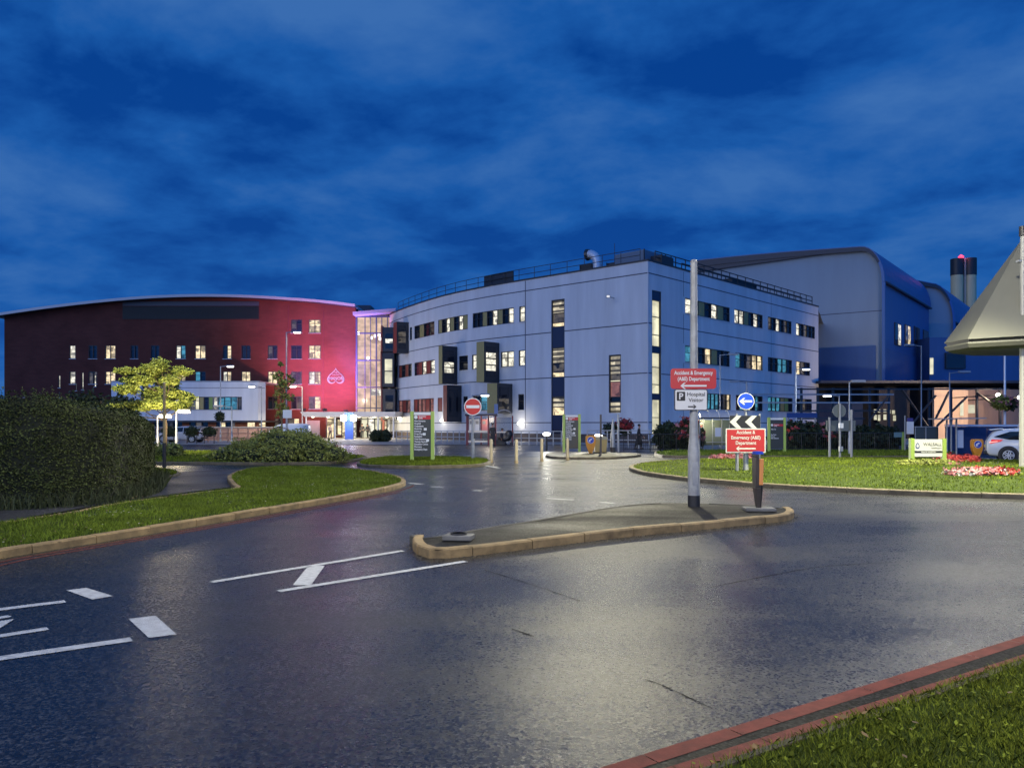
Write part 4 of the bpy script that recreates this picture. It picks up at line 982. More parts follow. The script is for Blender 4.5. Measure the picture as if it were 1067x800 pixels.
# heart shaped emblem: a heart standing on its two lobes, outlined in white, with lettering
hx, hz = rx(350), ZA(391.5, RY); hs = 1.12
def heart(k):
    pts = []
    for t_ in np.linspace(0, 2 * PI, 48, endpoint=False):
        x = 16 * math.sin(t_) ** 3; y = 13 * math.cos(t_) - 5 * math.cos(2 * t_) - 2 * math.cos(3 * t_) - math.cos(4 * t_)
        pts.append((x / 16 * hs * k, -(y + 2.5) / 14.5 * hs * .93 * k))
    return pts
em = MB(); o1, o2 = heart(1.0), heart(.84)
a_ = [(hx + x, RY - .02, hz + y) for x, y in o1]; b_ = [(hx + x, RY - .02, hz + y) for x, y in o2]; n_ = len(a_)
for dd in (0, ):
    for i in range(n_):
        j = (i + 1) % n_; f = lambda q: (q[0], q[1] - .10, q[2])
        em.quad(f(a_[i]), f(a_[j]), f(b_[j]), f(b_[i])); em.quad(a_[i], a_[j], f(a_[j]), f(a_[i])); em.quad(b_[i], b_[j], f(b_[j]), f(b_[i]))
ob = em.build('heart_emblem', mat('emblem_white', (.8, .76, .78), .4), red)
tm = MB(); fr_ = lambda x, z: ((hx + x, RY - .06, hz + z), (1, 0, 0), (0, 0, 1), (0, -1, 0))
text_mesh(tm, 'MANOR', .55, fr_(0, -.52), sx=.92, bold=.03); text_mesh(tm, 'WALSALL', .24, fr_(0, .06), sx=.95, bold=.02); text_mesh(tm, 'THE', .22, fr_(0, .36), bold=.02)
tm.build('lettering', MATS['emblem_white'], ob)

# ---- white first-floor wing in front of the red block
wing = thing('hospital_wing', 'low white wing raised on brick in front of the red block', 'building', (-36, 92, 0))
WY = 92.0; FW = Facade([(XA(116, WY), WY), (XA(269, WY), WY), (XA(271.5, WY) + .35, WY + .8)])
zb, zt = ZA(438, WY), ZA(398, WY); w0, w1 = ZA(427, WY), ZA(413.3, WY)
wins = [(150, 192.5, 'wdmw'), (194.6, 202.6, 'm'), (202.8, 222, 'pydg'), (222.2, 226.8, 'w'), (227, 247.2, 'bbb'), (247.4, 252, 'm')]
opw = [(FW.u_at(a), FW.u_at(b), w0, w1) for a, b, _ in wins]
FW.wall(zb, zt, opw).build('wall', M_wall, wing)
for (a, b, c), o_ in zip(wins, opw): window(FW, wing, *o_, c, .2, .3)
ws = MB(); ws.box(XA(116, WY), XA(271, WY), WY + .03, RY - .05, zt, zt + .15); ws.build('roof', M_steel, wing)
ws = MB(); ws.box(XA(116, WY), XA(271, WY), WY + .04, RY - .05, zb - .2, zb - .002); ws.build('soffit', M_frame, wing)
jw = MB(); FW.band(jw, .1, FW.L - .1, ZA(404, WY) - .03, ZA(404, WY) + .03, .003, .012); jw.build('panel_joint', M_joint, wing)
gy = WY + 1.6; FG = Facade([(XA(116, gy), gy), (XA(270, gy), gy)])
gw = [(160, 190, 'dmd'), (197, 217, 'dmd'), (225, 245, 'dldm'), (257, 266, 'l')]
opg = [(FG.u_at(a), FG.u_at(b), .25, 2.0) for a, b, _ in gw]
FG.wall(0, zb - .2, opg).build('brick_base', M_brick, wing)
for (a, b, c), o_ in zip(gw, opg): window(FG, wing, *o_, c)

# ---- glazed atrium between the red and the pale block
atr = thing('glass_atrium', 'tall glazed atrium with timber lined interior between the red and pale blocks', 'building', (-17.5, 99, 0))
AY = 99.0; ax0, ax1 = XA(371.5, AY), XA(410, AY); az1 = ZA(329.5, AY)
g = MB(); g.quad((ax0, AY, 3.2), (ax1, AY, 3.2), (ax1, AY, az1), (ax0, AY, az1)); g.build('glazing', M_atr, atr)
g = MB()
for px, wd in ((371.8, .22), (380.5, .10), (386.3, .08), (392.3, .16), (398, .1), (404, .1), (409.6, .2)): x = XA(px, AY); g.box(x - wd / 2, x + wd / 2, AY - .16, AY - .01, 3.2, az1)
for py, h in ((347.3, .16), (375.5, .16), (403.5, .16), (425, .12), (330, .2)): z = ZA(py, AY); g.box(ax0, ax1, AY - .2, AY - .02, z - h / 2, z + h / 2)
g.build('mullions', mat('mullion_blue', (.05, .07, .13), .4), atr)
g = MB()
for px, py in ((373.5, 347), (387, 352), (391, 350), (395, 349), (399, 353), (383.5, 373), (396, 353)): g.box(XA(px, AY) - .14, XA(px, AY) + .14, AY + .0 - .004, AY - .012, ZA(py, AY) - .18, ZA(py, AY) + .18)
g.build('interior_lamps', mat('interior_lamp', (.9, .9, .9), .5, emit=(1, .93, .8), estr=3.5), atr)
g = MB(); g.quad((XA(386, AY), AY - .008, ZA(412, AY)), (XA(409, AY), AY - .008, ZA(412, AY)), (XA(409, AY), AY - .008, ZA(405, AY)), (XA(386, AY), AY - .008, ZA(405, AY))); g.build('lit_landing', M_white_l, atr)
g = MB(); x0, x1 = XA(367.5, 97), XA(412.5, 97); za, zb_ = ZA(328, 97), ZA(324.2, 97)
g.hexa([(x0, 97, za), (x1, 97, zb_), (x1, 108, zb_), (x0, 108, za), (x0, 97, za + .38), (x1, 97, zb_ + .38), (x1, 108, zb_ + .38), (x0, 108, za + .38)]); g.build('roof', mat('roof_lilac', (.35, .36, .55), .45), atr)
g = MB(); g.box(XA(371, 106), XA(386, 106), 106, 109, 16.2, ZA(318, 106)); g.build('lift_overrun', M_roofdk, atr)
# entrance doors glowing below
FE = Facade([(XA(338, AY - .1), AY - .1), (XA(410, AY - .1), AY - .1)])
g = MB(); used = 'lwpl'
for i, (a, b, c) in enumerate(((357, 366, 0), (366, 372, 1), (377, 384, 2), (384, 391, 1), (391, 398, 2), (398, 404, 0), (404, 410, 1), (341, 349, 0))):
    g.quad((XA(a, AY), AY - .12, .05), (XA(b, AY) - .1, AY - .12, .05), (XA(b, AY) - .1, AY - .12, 3.0), (XA(a, AY), AY - .12, 3.0), c)
en = g.build('entrance_glass', [M_warm, M_white_l, M_pale], atr)
g = MB()
for px in (341, 349, 357, 366, 372, 377, 384, 391, 398, 404, 410): x = XA(px, AY); g.box(x - .12, x + .02, AY - .22, AY - .125, .0, 3.1)
g.box(XA(341, AY), XA(410, AY), AY - .24, AY - .13, 2.3, 2.45); g.build('entrance_frame', M_frame, en)
# stack of dark window boxes where the atrium meets the pale block
stk = thing('bay_window_stack', 'stack of dark box bays with red edges beside the atrium', 'building', (XA(403, 94), 94, 0))
BY = 94.2
for py0, py1, code, x0, x1 in ((341, 366.5, 'dwd', 397, 411), (367.5, 403, 'pp', 396.5, 410.5), (405, 437, 'dmd', 397, 411.5)):
    g = MB(); g.box(XA(x0 + 1.6, BY), XA(x1, BY), BY, BY + 4, ZA(py1, BY), ZA(py0, BY)); q = g.build('box_bay', M_frame, stk)
    g = MB(); g.box(XA(x0, BY), XA(x0 + 1.5, BY), BY - .1, BY + 4, ZA(py1, BY) - .2, ZA(py0, BY) + .2); g.build('red_edge', M_redpan, q)
    g = MB(); zs = np.linspace(ZA(py1 - 3, BY), ZA(py0 + 6, BY), len(code) + 1); cs = sorted(set(code))
    for i, c in enumerate(code): g.quad((XA(x0 + 4.5, BY), BY - .01, zs[i] + .07), (XA(x1 - 1.8, BY), BY - .01, zs[i] + .07), (XA(x1 - 1.8, BY), BY - .01, zs[i + 1] - .07), (XA(x0 + 4.5, BY), BY - .01, zs[i + 1] - .07), cs.index(c))
    g.build('panes', [CODE[c] for c in cs], q)
g = MB(); g.box(XA(398, BY), XA(400.3, BY), BY + .1, BY + .5, 0, ZA(437, BY)); g.build('column', M_redpan, stk)
# entrance canopy on thin columns
can = thing('entrance_canopy', 'flat white entrance canopy on thin columns in front of the red wall', 'canopy', (XA(360, 90), 90, 0))
c0, c1 = XA(317, 88), XA(411, 88); cz = ZA(434, 88)
g = MB(); g.hexa([(c0, 88, cz), (c1, 88, cz), (c1, 98.5, cz), (c0, 98.5, cz), (c0 - .4, 87.6, cz + .55), (c1 + .2, 87.6, cz + .55), (c1 + .2, 98.6, cz + .75), (c0 - .4, 98.6, cz + .75)]); g.build('roof', mat('canopy_white', (.72, .70, .72), .5), can)
for px in (319, 349, 366, 394, 410): g = MB(); x = XA(px, 88.6); g.tube([(x, 88.6, 0), (x, 88.6, cz)], .09, 8); g.build('column', M_alum, can)
for px in (326, 342, 358, 374, 390, 403):
    g = MB(); x = XA(px, 90); g.lathe([(.01, -.07), (.16, -.06), (.17, 0)], (x, 90, cz - .004), 10); q = g.build('downlight', M_lensw, can)
    lamp_data('canopy_light', 'POINT', 330, (1, .86, .62), .15, q, tuple(Vector((x, 90, cz - .25)) - WL['entrance_canopy']))
bp_ = thing('entrance_pillar', 'blue lit information pillar under the entrance canopy', 'pillar', (XA(364, 86), 86, 0))
g = MB(); x = XA(364, 86); g.box(x - .45, x + .45, 85.8, 86.2, .03, 3.0); g.build('body', mat('pillar_blue', (.04, .09, .38), .4), bp_)
for dx in (-.55, .55):
    g = MB(); g.lathe([(.02, -.4), (.32, -.3), (.36, 0), (.32, .3), (.02, .4)], (x + dx, 85.6, 2.4), 12); q = g.build('globe_lamp', mat('globe', (.9, .9, .9), .4, emit=(.75, .85, 1), estr=5), bp_, smooth=True); lamp_data('globe_light', 'POINT', 320, (.9, .92, 1), .3, q, (dx, -1.1, 2.5))

# ================================================================== blue theatre block with rolled roof
th = thing('hospital_block', 'tall blue clad block with a rolled roof edge and pale end wall', 'building', (48, 100, 0))
E0 = Vector((48.3, 100, 0)); eL = Vector((-.84, .55, 0)).normalized(); gS = Vector((18.3, 22.7, 0)).normalized()
TZ = 24.8
def roll_profile(wid, top, rad, rv, base, crown=1.0):
    """(s along the end wall from its right edge, z): wall line up, round the shoulder, over the shallow roof"""
    pr = [(0.0, base)]
    for a in np.linspace(0, PI / 2, 9): pr.append((rad * (1 - math.cos(a)), top - rv + rv * math.sin(a)))
    for k in range(1, 9): s = rad + (wid - rad) * k / 8; pr.append((s, top + crown * math.sin(PI * .5 * k / 8) * .8 if k < 9 else top))
    return pr
def rolled_block(par, O, eL, gS, Ln, wid, top, base, rad=2.6, rv=4.6, zsplit=11.6, eave=20.5, end=True):
    pr = roll_profile(wid, top, rad, rv, base)
    ev = MB(); pts = [O + eL * s + Vector((0, 0, z)) for s, z in pr]
    ev.add(pts + [O + eL * wid + Vector((0, 0, base))], [tuple(range(len(pts) + 1))]); ev.build('end_wall', M_theat, par)
    sh_ = MB(); k0 = 0
    off = -gS * .55
    for i in range(len(pr) - 1):
        (s0, z0), (s1, z1) = pr[i], pr[i + 1]
        if i == 0: continue
        a, b = O + eL * s0 + Vector((0, 0, z0)) + off, O + eL * s1 + Vector((0, 0, z1)) + off
        out = Vector((-eL.x, -eL.y, 0)) * .0; T = .35
        na = (Vector((0, 0, 1)) * math.sin(min(1, i / 9) * PI / 2) - eL * math.cos(min(1, i / 9) * PI / 2)); nb = (Vector((0, 0, 1)) * math.sin(min(1, (i + 1) / 9) * PI / 2) - eL * math.cos(min(1, (i + 1) / 9) * PI / 2))
        sh_.hexa([a, b, b + gS * (Ln + .55), a + gS * (Ln + .55), a + na * T, b + nb * T, b + gS * (Ln + .55) + nb * T, a + gS * (Ln + .55) + na * T])
    sh_.build('rolled_roof', M_blue, par)
    rm = MB()
    for i in range(4, len(pr) - 1):
        (s0, z0), (s1, z1) = pr[i], pr[i + 1]; f_ = -gS * .62; k_ = -gS * .5
        na = (Vector((0, 0, 1)) * math.sin(min(1, i / 9) * PI / 2) - eL * math.cos(min(1, i / 9) * PI / 2)); nb = (Vector((0, 0, 1)) * math.sin(min(1, (i + 1) / 9) * PI / 2) - eL * math.cos(min(1, (i + 1) / 9) * PI / 2))
        ta, tb_ = -.08 - .10 * (i - 4) * .5, -.08 - .10 * (i - 3) * .5
        a, b = O + eL * s0 + Vector((0, 0, z0)), O + eL * s1 + Vector((0, 0, z1))
        rm.hexa([a + f_ + na * ta, b + f_ + nb * tb_, b + k_ + nb * tb_, a + k_ + na * ta, a + f_ + na * .22, b + f_ + nb * .22, b + k_ + nb * .22, a + k_ + na * .22])
    rm.build('roof_rim', M_roofdk, par)
    sw = MB(); a = O - eL * .02; zs_ = pr[1][1]; b = a + gS * Ln
    sw.quad((a.x, a.y, base), (b.x, b.y, base), (b.x, b.y, zs_ + .2), (a.x, a.y, zs_ + .2)); sw.build('side_wall', M_blue, par)
    tr = MB(); ef = O - eL * .36; tr.hexa([ef - gS * .55 + Vector((0, 0, base)), ef + Vector((0, 0, base)), O + Vector((0, 0, base)) - eL * .03, O - gS * .55 + Vector((0, 0, base)), ef - gS * .55 + Vector((0, 0, zs_)), ef + Vector((0, 0, zs_)), O - eL * .03 + Vector((0, 0, zs_)), O - gS * .55 + Vector((0, 0, zs_))])
    tr.build('edge_trim', M_blue, par)
    gu = MB(); a = O - eL * .04; gu.hexa([a - eL * .0 + Vector((0, 0, zs_ - .1)), a + gS * Ln + Vector((0, 0, zs_ - .1)), a + gS * Ln - eL * .45 + Vector((0, 0, zs_ - .1)), a - eL * .45 + Vector((0, 0, zs_ - .1)), a + Vector((0, 0, zs_ + .12)), a + gS * Ln + Vector((0, 0, zs_ + .12)), a + gS * Ln - eL * .45 + Vector((0, 0, zs_ + .12)), a - eL * .45 + Vector((0, 0, zs_ + .12))])
    gu.build('gutter', M_roofdk, par)
rolled_block(th, E0, eL, gS, 29.2, 25.5, TZ, 6.9)
jb = MB()
o_ = E0 - Vector((eL.y, -eL.x, 0)) * 0
nE = Vector((eL.y, -eL.x, 0)); nE = nE if nE.dot(-E0) > 0 else -nE
def end_band(mb, s0, s1, z0, z1, d0, d1, mi=0):
    q = [E0 + eL * s + nE * d for s, d in ((s0, d0), (s1, d0), (s1, d1), (s0, d1))]; mb.hexa([p + Vector((0, 0, z0)) for p in q] + [p + Vector((0, 0, z1)) for p in q], mi)
end_band(jb, .05, 25, 16.5, 16.6, .002, .015); jb.build('panel_joint', M_joint, th)
bb = MB(); end_band(bb, .8, 12.5, 6.9, 12.0, .0, .25); bb.build('blue_base', M_bluedk, th)
bb = MB(); q = [E0 + eL * s + nE * d for s, d in ((4, .0), (25.4, .0), (25.4, .5), (4, .5))]; bb.hexa([p_ + Vector((0, 0, z)) for p_, z in zip(q, (24.75, 24.2, 24.2, 24.75))] + [p_ + Vector((0, 0, 24.95)) for p_ in q]); bb.build('roof_edge', M_roofdk, th)
FS = Facade([(E0.x, E0.y), ((E0 + gS * 29.2).x, (E0 + gS * 29.2).y)]); FS.sg = 1 if Vector((-gS.y, gS.x, 0)).dot(-eL) > 0 else -1
for a, b, y0, y1, c in ((931.6, 937.9, 337, 360, 'dw'), (942.4, 948, 339, 360.5, 'ml'), (952, 957.6, 341, 358, 'dd'), (961.5, 966.6, 344.5, 358, 'd')):
    u0, u1 = sorted((FS.u_at(a), FS.u_at(b))); um = (u0 + u1) / 2
    # proud framed windows in the blue side
    f = MB(); z0, z1 = FS.z_at(y1, um), FS.z_at(y0, um); FS.box(f, u0, u1, z0, z1, .03, .14)
    q = f.build('window', M_frame, th); pn = MB(); k = len(c); cs = sorted(set(c))
    for i, ch in enumerate(c): pn.quad(FS.pt(u0 + .12 + (u1 - u0 - .24) * i / k, .145, z0 + .12), FS.pt(u0 + .08 + (u1 - u0 - .24) * (i + 1) / k, .145, z0 + .12), FS.pt(u0 + .08 + (u1 - u0 - .24) * (i + 1) / k, .145, z1 - .12), FS.pt(u0 + .12 + (u1 - u0 - .24) * i / k, .145, z1 - .12), cs.index(ch))
    pn.build('panes', [CODE[ch] for ch in cs], q)
bs = MB(); FS.box(bs, 0.3, 29.2, 6.9, 11.7, .03, .22); bs.build('base_band', M_bluedk, th)
# second rolled block farther back and the low blue range under it
E1 = Vector((XA(993.5, 124), 124, 0))
th2 = thing('hospital_block', 'second smaller rolled roof block behind the blue block, left of the chimneys', 'building', tuple(E1))
rolled_block(th2, E1, Vector((-1, 0.05, 0)).normalized(), gS, 30, 9, 24.2, 7.0, rad=3.4, rv=6.0)
low = thing('hospital_block', 'low plain blue range with one dark window box at the right', 'building', (XA(1010, 112), 112, 0))
LY = 112.0; g = MB(); g.box(XA(968.5, LY), XA(1180, LY), LY, LY + 16, ZA(398, LY), ZA(351.5, LY)); g.build('wall', M_bluedk, low)
g = MB(); g.box(XA(968, LY), XA(1180, LY), LY - .12, LY + .1, ZA(398.4, LY) - .25, ZA(398, LY)); g.build('skirting', M_alum, low)
g = MB(); g.box(XA(984.3, LY), XA(1005, LY), LY - .3, LY + .1, ZA(384.3, LY), ZA(367.5, LY)); q = g.build('window', M_frame, low); g = MB(); g.quad(*[(XA(a, LY), LY - .305, ZA(b, LY)) for a, b in ((986, 383), (1003.5, 383), (1003.5, 369), (986, 369))]); g.build('pane', M_dark, q)
g = MB(); g.box(XA(968.8, LY), XA(971.6, LY), LY - .25, LY - .02, ZA(390, LY), ZA(373, LY)); g.build('lit_panel', M_pale, low)
# chimneys with a red beacon
CYc = 150.0
for i, (a, b) in enumerate(((991.3, 1003), (1004.7, 1016.6))):
    x = XA((a + b) / 2, CYc); r = (XA(b, CYc) - XA(a, CYc)) / 2; lab = ('left', 'right')[i]
    ch = thing('chimney_stack', ('left of the two pale boiler chimneys with black tops, carrying the red beacon', 'right of the two pale boiler chimneys with black tops')[i], 'chimney', (x, CYc, 0), group='twin boiler chimneys')
    zt_ = ZA(270 - i * .5, CYc); zc = ZA(287, CYc)
    g = MB(); g.lathe([(r, 0), (r, zc)], (x, CYc, 0), 24); g.build('shaft', mat('stack_grey', (.60, .50, .28), .6, streak=.1), ch, smooth=True)
    g = MB(); g.lathe([(r * 1.06, zc), (r * 1.06, zt_), (r * .85, zt_ + .01), (r * .8, zt_ - 1.5)], (x, CYc, 0), 24); g.build('cap', M_black, ch, smooth=True)
    g = MB(); g.tube([(x + r * 1.12, CYc - .4, 5), (x + r * 1.12, CYc - .4, zt_)], .07, 6); g.tube([(x + r * 1.12, CYc - .8, 5), (x + r * 1.12, CYc - .8, zt_)], .07, 6)
    for k in range(40): z = 8 + k * .65; g.tube([(x + r * 1.12, CYc - .4, z), (x + r * 1.12, CYc - .8, z)], .04, 5)
    if i == 0:
        g.build('ladder', M_galv, ch)
        g = MB(); g.lathe([(.4, 0), (.5, .3), (.02, .7)], (x + .5, CYc - .5, zt_ + .05), 12); q = g.build('beacon', mat('beacon_red', (.8, .1, .1), .4, emit=(1, .03, .07), estr=4), ch)
        g = MB(); g.tube([(x + .5, CYc - .5, zt_ - .2), (x + .5, CYc - .5, zt_ + .1)], .12, 8); g.build('beacon_mount', M_black, ch)
        lamp_data('beacon_light', 'POINT', 150, (1, .1, .15), .3, q, tuple(Vector((x + .5, CYc - 1.2, zt_ + .8)) - WL[ch.name]))

# ================================================================== undercroft: steel props, tan service walls, hoarding
uc_ = thing('service_building', 'lit tan service walls under the dark steel frame at the right', 'building', (XA(1020, 86), 86, 0))
UY = 86.0
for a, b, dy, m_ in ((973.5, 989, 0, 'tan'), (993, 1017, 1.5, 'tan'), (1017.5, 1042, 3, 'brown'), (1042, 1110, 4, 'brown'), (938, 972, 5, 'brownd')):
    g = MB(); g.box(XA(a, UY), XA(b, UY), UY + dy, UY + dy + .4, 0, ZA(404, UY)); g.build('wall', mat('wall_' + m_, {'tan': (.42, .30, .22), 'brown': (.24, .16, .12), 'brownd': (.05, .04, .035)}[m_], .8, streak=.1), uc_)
for a, b, y0, y1, dy in ((1008, 1011.5, 419, 433, 1.45), (1024, 1032, 421, 430, 2.95), (932, 935, 425.5, 428.8, 4.9), (936.3, 938.8, 425.5, 428.8, 4.9), (942.5, 945.5, 425.5, 428.8, 4.9), (947.5, 950, 426, 430, 4.9), (932, 935, 431.5, 437, 4.9), (936.3, 938.8, 431.5, 438, 4.9), (942.5, 945.5, 431, 437, 4.9), (951.8, 955, 426.5, 430.5, 4.9), (953, 956, 432, 438, 4.9)):
    g = MB(); yy = UY + dy - .02; g.box(XA(a, UY), XA(b, UY), yy - .06, yy, ZA(y1, UY), ZA(y0, UY)); g.build('lit_window', M_pale, uc_)
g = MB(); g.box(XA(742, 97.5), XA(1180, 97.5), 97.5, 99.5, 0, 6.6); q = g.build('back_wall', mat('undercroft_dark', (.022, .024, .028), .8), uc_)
g = MB(); g.box(XA(835, 96), XA(1180, 96), 90, 112, 6.55, 6.85); g.build('deck', M_roofdk, uc_)
sc_ = thing('steel_frame', 'dark steel prop frame with diagonal braces under the blue blocks', 'scaffold', (XA(930, 80), 80, 0))
SYf = 80.0
for px in (835, 852, 868, 886, 906, 926, 968, 991, 1018, 1042):
    g = MB(); x = XA(px, SYf); g.box(x - .1, x + .1, SYf - .1, SYf + .1, 0, ZA(404, SYf)); g.build('post', M_frame, sc_)
for a, b in (((940, 406), (968, 446)), ((947, 446), (975, 412)), ((975, 436), (989, 408)), ((976, 444), (1008, 413)), ((906, 438), (926, 412)), ((1018, 409), (1040, 425))):
    g = MB(); g.tube([P(a[0], a[1], SYf - .25), P(b[0], b[1], SYf - .25)], .12, 6); g.build('brace', M_black, sc_)
for py, a, b in ((411, 745, 930), (419.5, 745, 926), (428, 830, 926), (436, 830, 900), (405.5, 830, 1050)):
    g = MB(); z = ZA(py, SYf); g.box(XA(a, SYf), XA(b, SYf), SYf - .32, SYf - .14, z - .08, z + .08); g.build('beam', M_steel if py in (419.5, 411) else M_frame, sc_)
ho = thing('hoarding', 'plain navy blue site hoarding with a pale top rail behind the white car', 'hoarding', (XA(1040, 44), 44, 0))
HY = 44.0
for k in range(5):
    g = MB(); a = XA(985, HY) + k * 2.4; g.box(a + .02, a + 2.38, HY, HY + .06, 0, ZA(444.5, HY)); g.build('panel', mat('hoarding_navy', (.016, .03, .10), .45, var=.15), ho)
g = MB(); g.box(XA(985, HY), XA(985, HY) + 12, HY - .05, HY + .1, ZA(444.3, HY), ZA(442.2, HY)); g.build('top_rail', M_alum, ho)
# ------------------------------------------------------------------ street lamps
def street_lamp(px, pyh, Y, side, label, lit=0.0, color=(1, .93, .8), arm=.7, r=.06, warm=False, z=None, post_m=None, base_z=0.0, double=False, kind='SPOT', rot=(0, 0, 0), cone=R(165)):
    x = XA(px, Y); H = z or ZA(pyh, Y); t = thing('street_lamp', label, 'street lamp', (x, Y, base_z), group='street lamps round the hospital')
    g = MB(); g.tube([(x, Y, base_z - .03), (x, Y, base_z + .9), (x, Y, base_z + .95), (x, Y, H)], [r * 1.45, r * 1.45, r, r * .75], 10); g.build('pole', post_m or M_galv, t, smooth=True)
    for sd in ((side, -side) if double else (side,)):
        hx_ = x + sd * arm
        g = MB(); g.tube([(x, Y, H - .06), (hx_, Y, H + .04)], r * .6, 8)
        hd = [(hx_ - sd * .1, -.10), (hx_ + sd * .62, -.14), (hx_ + sd * .62, .14), (hx_ - sd * .1, .10)]
        g.hexa([(a, Y + b, H - .01) for a, b in hd] + [(a * .96 + hx_ * .04, Y + b * .7, H + .11) for a, b in hd]); g.build('lamp_head', M_steel, t)
        g = MB(); q = [(hx_ - sd * .02, -.11), (hx_ + sd * .56, -.12), (hx_ + sd * .56, .12), (hx_ - sd * .02, .11)]
        g.hexa([(a, Y + b * .8, H - (.10 if lit else .035)) for a, b in q] + [(a, Y + b, H - .012) for a, b in q]); ln = g.build('lens', (M_lensw if warm else M_lens) if lit else M_steel, t)
        if lit: lamp_data('lamp_light', kind, lit, color, .22, ln, (hx_ + sd * .25 - x, -.8 if kind == 'POINT' else 0, H - .2 - base_z), rot, cone, 1.0)
    return t
WARM = (1, .80, .52); COOL = (.86, .94, 1.0)
street_lamp(750.3, 369.5, 55, 1, 'tall unlit lamp on a slim dark pole in front of the right facade', 0, r=.05, post_m=M_steel)
street_lamp(778, 398, 60, -1, 'lamp with a pale unlit head just above the round blue arrow sign', 0, r=.07)
street_lamp(829, 384.5, 70, 1, 'lamp glowing blue white left of the steel prop frame', 3200, COOL, r=.08)
street_lamp(874.5, 412, 62, -1, 'short lamp glowing white behind the back of the round sign', 700, (1, .97, .9))
street_lamp(960, 360, 60, -1, 'tall dark unlit lamp in front of the blue block, right of its four windows', 0, r=.05, post_m=M_steel)
street_lamp(989.5, 388, 50, 1, 'slim dark unlit lamp in front of the dark window box', 0, r=.045, post_m=M_steel)
street_lamp(229.8, 381.5, 76, 1, 'lamp glowing white with a hanging flower basket in front of the white wing', 1300, (1, .86, .66), rot=Vector((0, 1, -.25)).to_track_quat('-Z', 'Y').to_euler(), cone=R(160))
street_lamp(272.5, 402.5, 76, -1, 'lit lamp whose head points left at the corner of the white wing', 1300, (1, .86, .66), rot=Vector((0, 1, -.25)).to_track_quat('-Z', 'Y').to_euler(), cone=R(160))
street_lamp(315, 402.5, 80, -1, 'brightest glowing lamp in front of the red wall beside the canopy', 1000, (1, .80, .55), kind='POINT')
street_lamp(298.5, 346, 70, 1, 'tallest lamp on the left with a pale head in front of the red wall', 500, (1, .9, .8), r=.07)
street_lamp(164.2, 433.5, 44.2, 1, 'low glowing lamp behind the timber post at the end of the hedge', 420, WARM, r=.05, warm=True, arm=.2, kind='POINT')
street_lamp(183.8, 428.5, 43.8, 1, 'low glowing path lamp under the right edge of the bright tree', 520, WARM, r=.05, warm=True, arm=.2, kind='POINT')
street_lamp(241.5, 423.5, 56, -1, 'small unlit grey lamp in front of the white wing', 0, r=.05)
street_lamp(492, 411.5, 58, 1, 'pale lamp head showing right above the no entry sign', 500, (1, .94, .8))
street_lamp(1047, 346, 45, -1, 'pale lamp column with hanging baskets, partly hidden by the grey pyramid canopy', 9000, (1, .95, .78), r=.07, post_m=M_alum, rot=Vector((-23, -36, -7)).to_track_quat('-Z', 'Y').to_euler(), cone=R(60))
street_lamp(885, 398, 40, 1, 'slim grey pole right of the round sign back, topped by a small dark lamp', 0, r=.045, arm=.2)
# low bollard lights by the road entry
def low_light(px, py, Y, label, power):
    p = P(px, py, Y); t = thing('bollard_light', label, 'bollard light', (p.x, Y, 0), group='low white bollard lights')
    g = MB(); g.tube([(p.x, Y, 0), (p.x, Y, p.z - .1)], .07, 10); g.build('stem', M_black, t, smooth=True)
    g = MB(); g.lathe([(.02, -.13), (.2, -.09), (.25, 0), (.2, .07), (.03, .1)], p, 14); g.build('dome', M_lens, t, smooth=True)
    g = MB(); g.lathe([(.12, .09), (.1, .13), (.01, .15)], p, 12); g.build('cap', M_black, t, smooth=True)
    lamp_data('dome_light', 'SPOT', power, (1, .97, .84), .25, t, (0, -.32, p.z + .05), Vector((-.05, -1, -.06)).to_track_quat('-Z', 'Y').to_euler(), R(130), .6); return t
low_light(569.5, 452, 48, 'low white dome light left of the second totem', 1300)
low_light(623.5, 454, 46, 'low white dome light above the squat yellow bin', 5500)
# the bright tree gets its front light from an added mast out of view
def wall_light(px, py, Y, label, power, col=(1, .9, .72), r=.16, off=.5, back=False):
    p = P(px, py, Y); t = thing('wall_light', label, 'wall light', p, group='bulkhead lights')
    g = MB(); g.lathe([(.02, -r), (r * .8, -r * .6), (r, 0), (r * .8, r * .6), (.02, r)], p, 12); q = g.build('globe', M_lens, t, smooth=True)
    g = MB(); g.tube([p + Vector((0, .08, 0)), p + Vector((0, off + .1, 0))], .06, 8); g.build('bracket', M_black, t)
    lamp_data('globe_light', 'SPOT' if back else 'POINT', power, col, .2, t, (0, -.35 if not back else .4, 0), Vector((-.5, 1, -.25)).to_track_quat('-Z', 'Y').to_euler(), R(150), .8); return t
for px, py, lab in ((415.5, 436, 'round light on the pale wall left of the tall totem'), (460, 438, 'round light on the pale wall right of the tall totem'), (540.5, 441, 'round light on the pale wall right of the red bus shelter')):
    u = FL.u_at(px); q = FL.pt(u, .35); wall_light(px, py, q.y, lab, 110)
# globe light on post by the second shelter
p = P(732.5, 432, 52); t = thing('post_lamp', 'glowing globe on a post above the barrel roofed bus shelter', 'lamp', (p.x, p.y, 0))
g = MB(); g.tube([(p.x, p.y, 0), (p.x, p.y, p.z - .2)], .05, 8); g.build('pole', M_galv, t); g = MB(); g.lathe([(.02, -.25), (.22, -.15), (.27, 0), (.22, .15), (.02, .25)], p, 12); q = g.build('globe', M_lens, t, smooth=True)
lamp_data('globe_light', 'POINT', 260, (1, .95, .85), .25, t, (0, 0, p.z + .5))
# lit floodlights on the service building
for px, py, lab in ((1040, 411.5, 'floodlight glaring on the tan service wall left of the pale column'), (1062.5, 414, 'floodlight on the tan service wall at the right edge')):
    wall_light(px, py, 79, lab, 3600, (1, .74, .48), .22, 9, True)
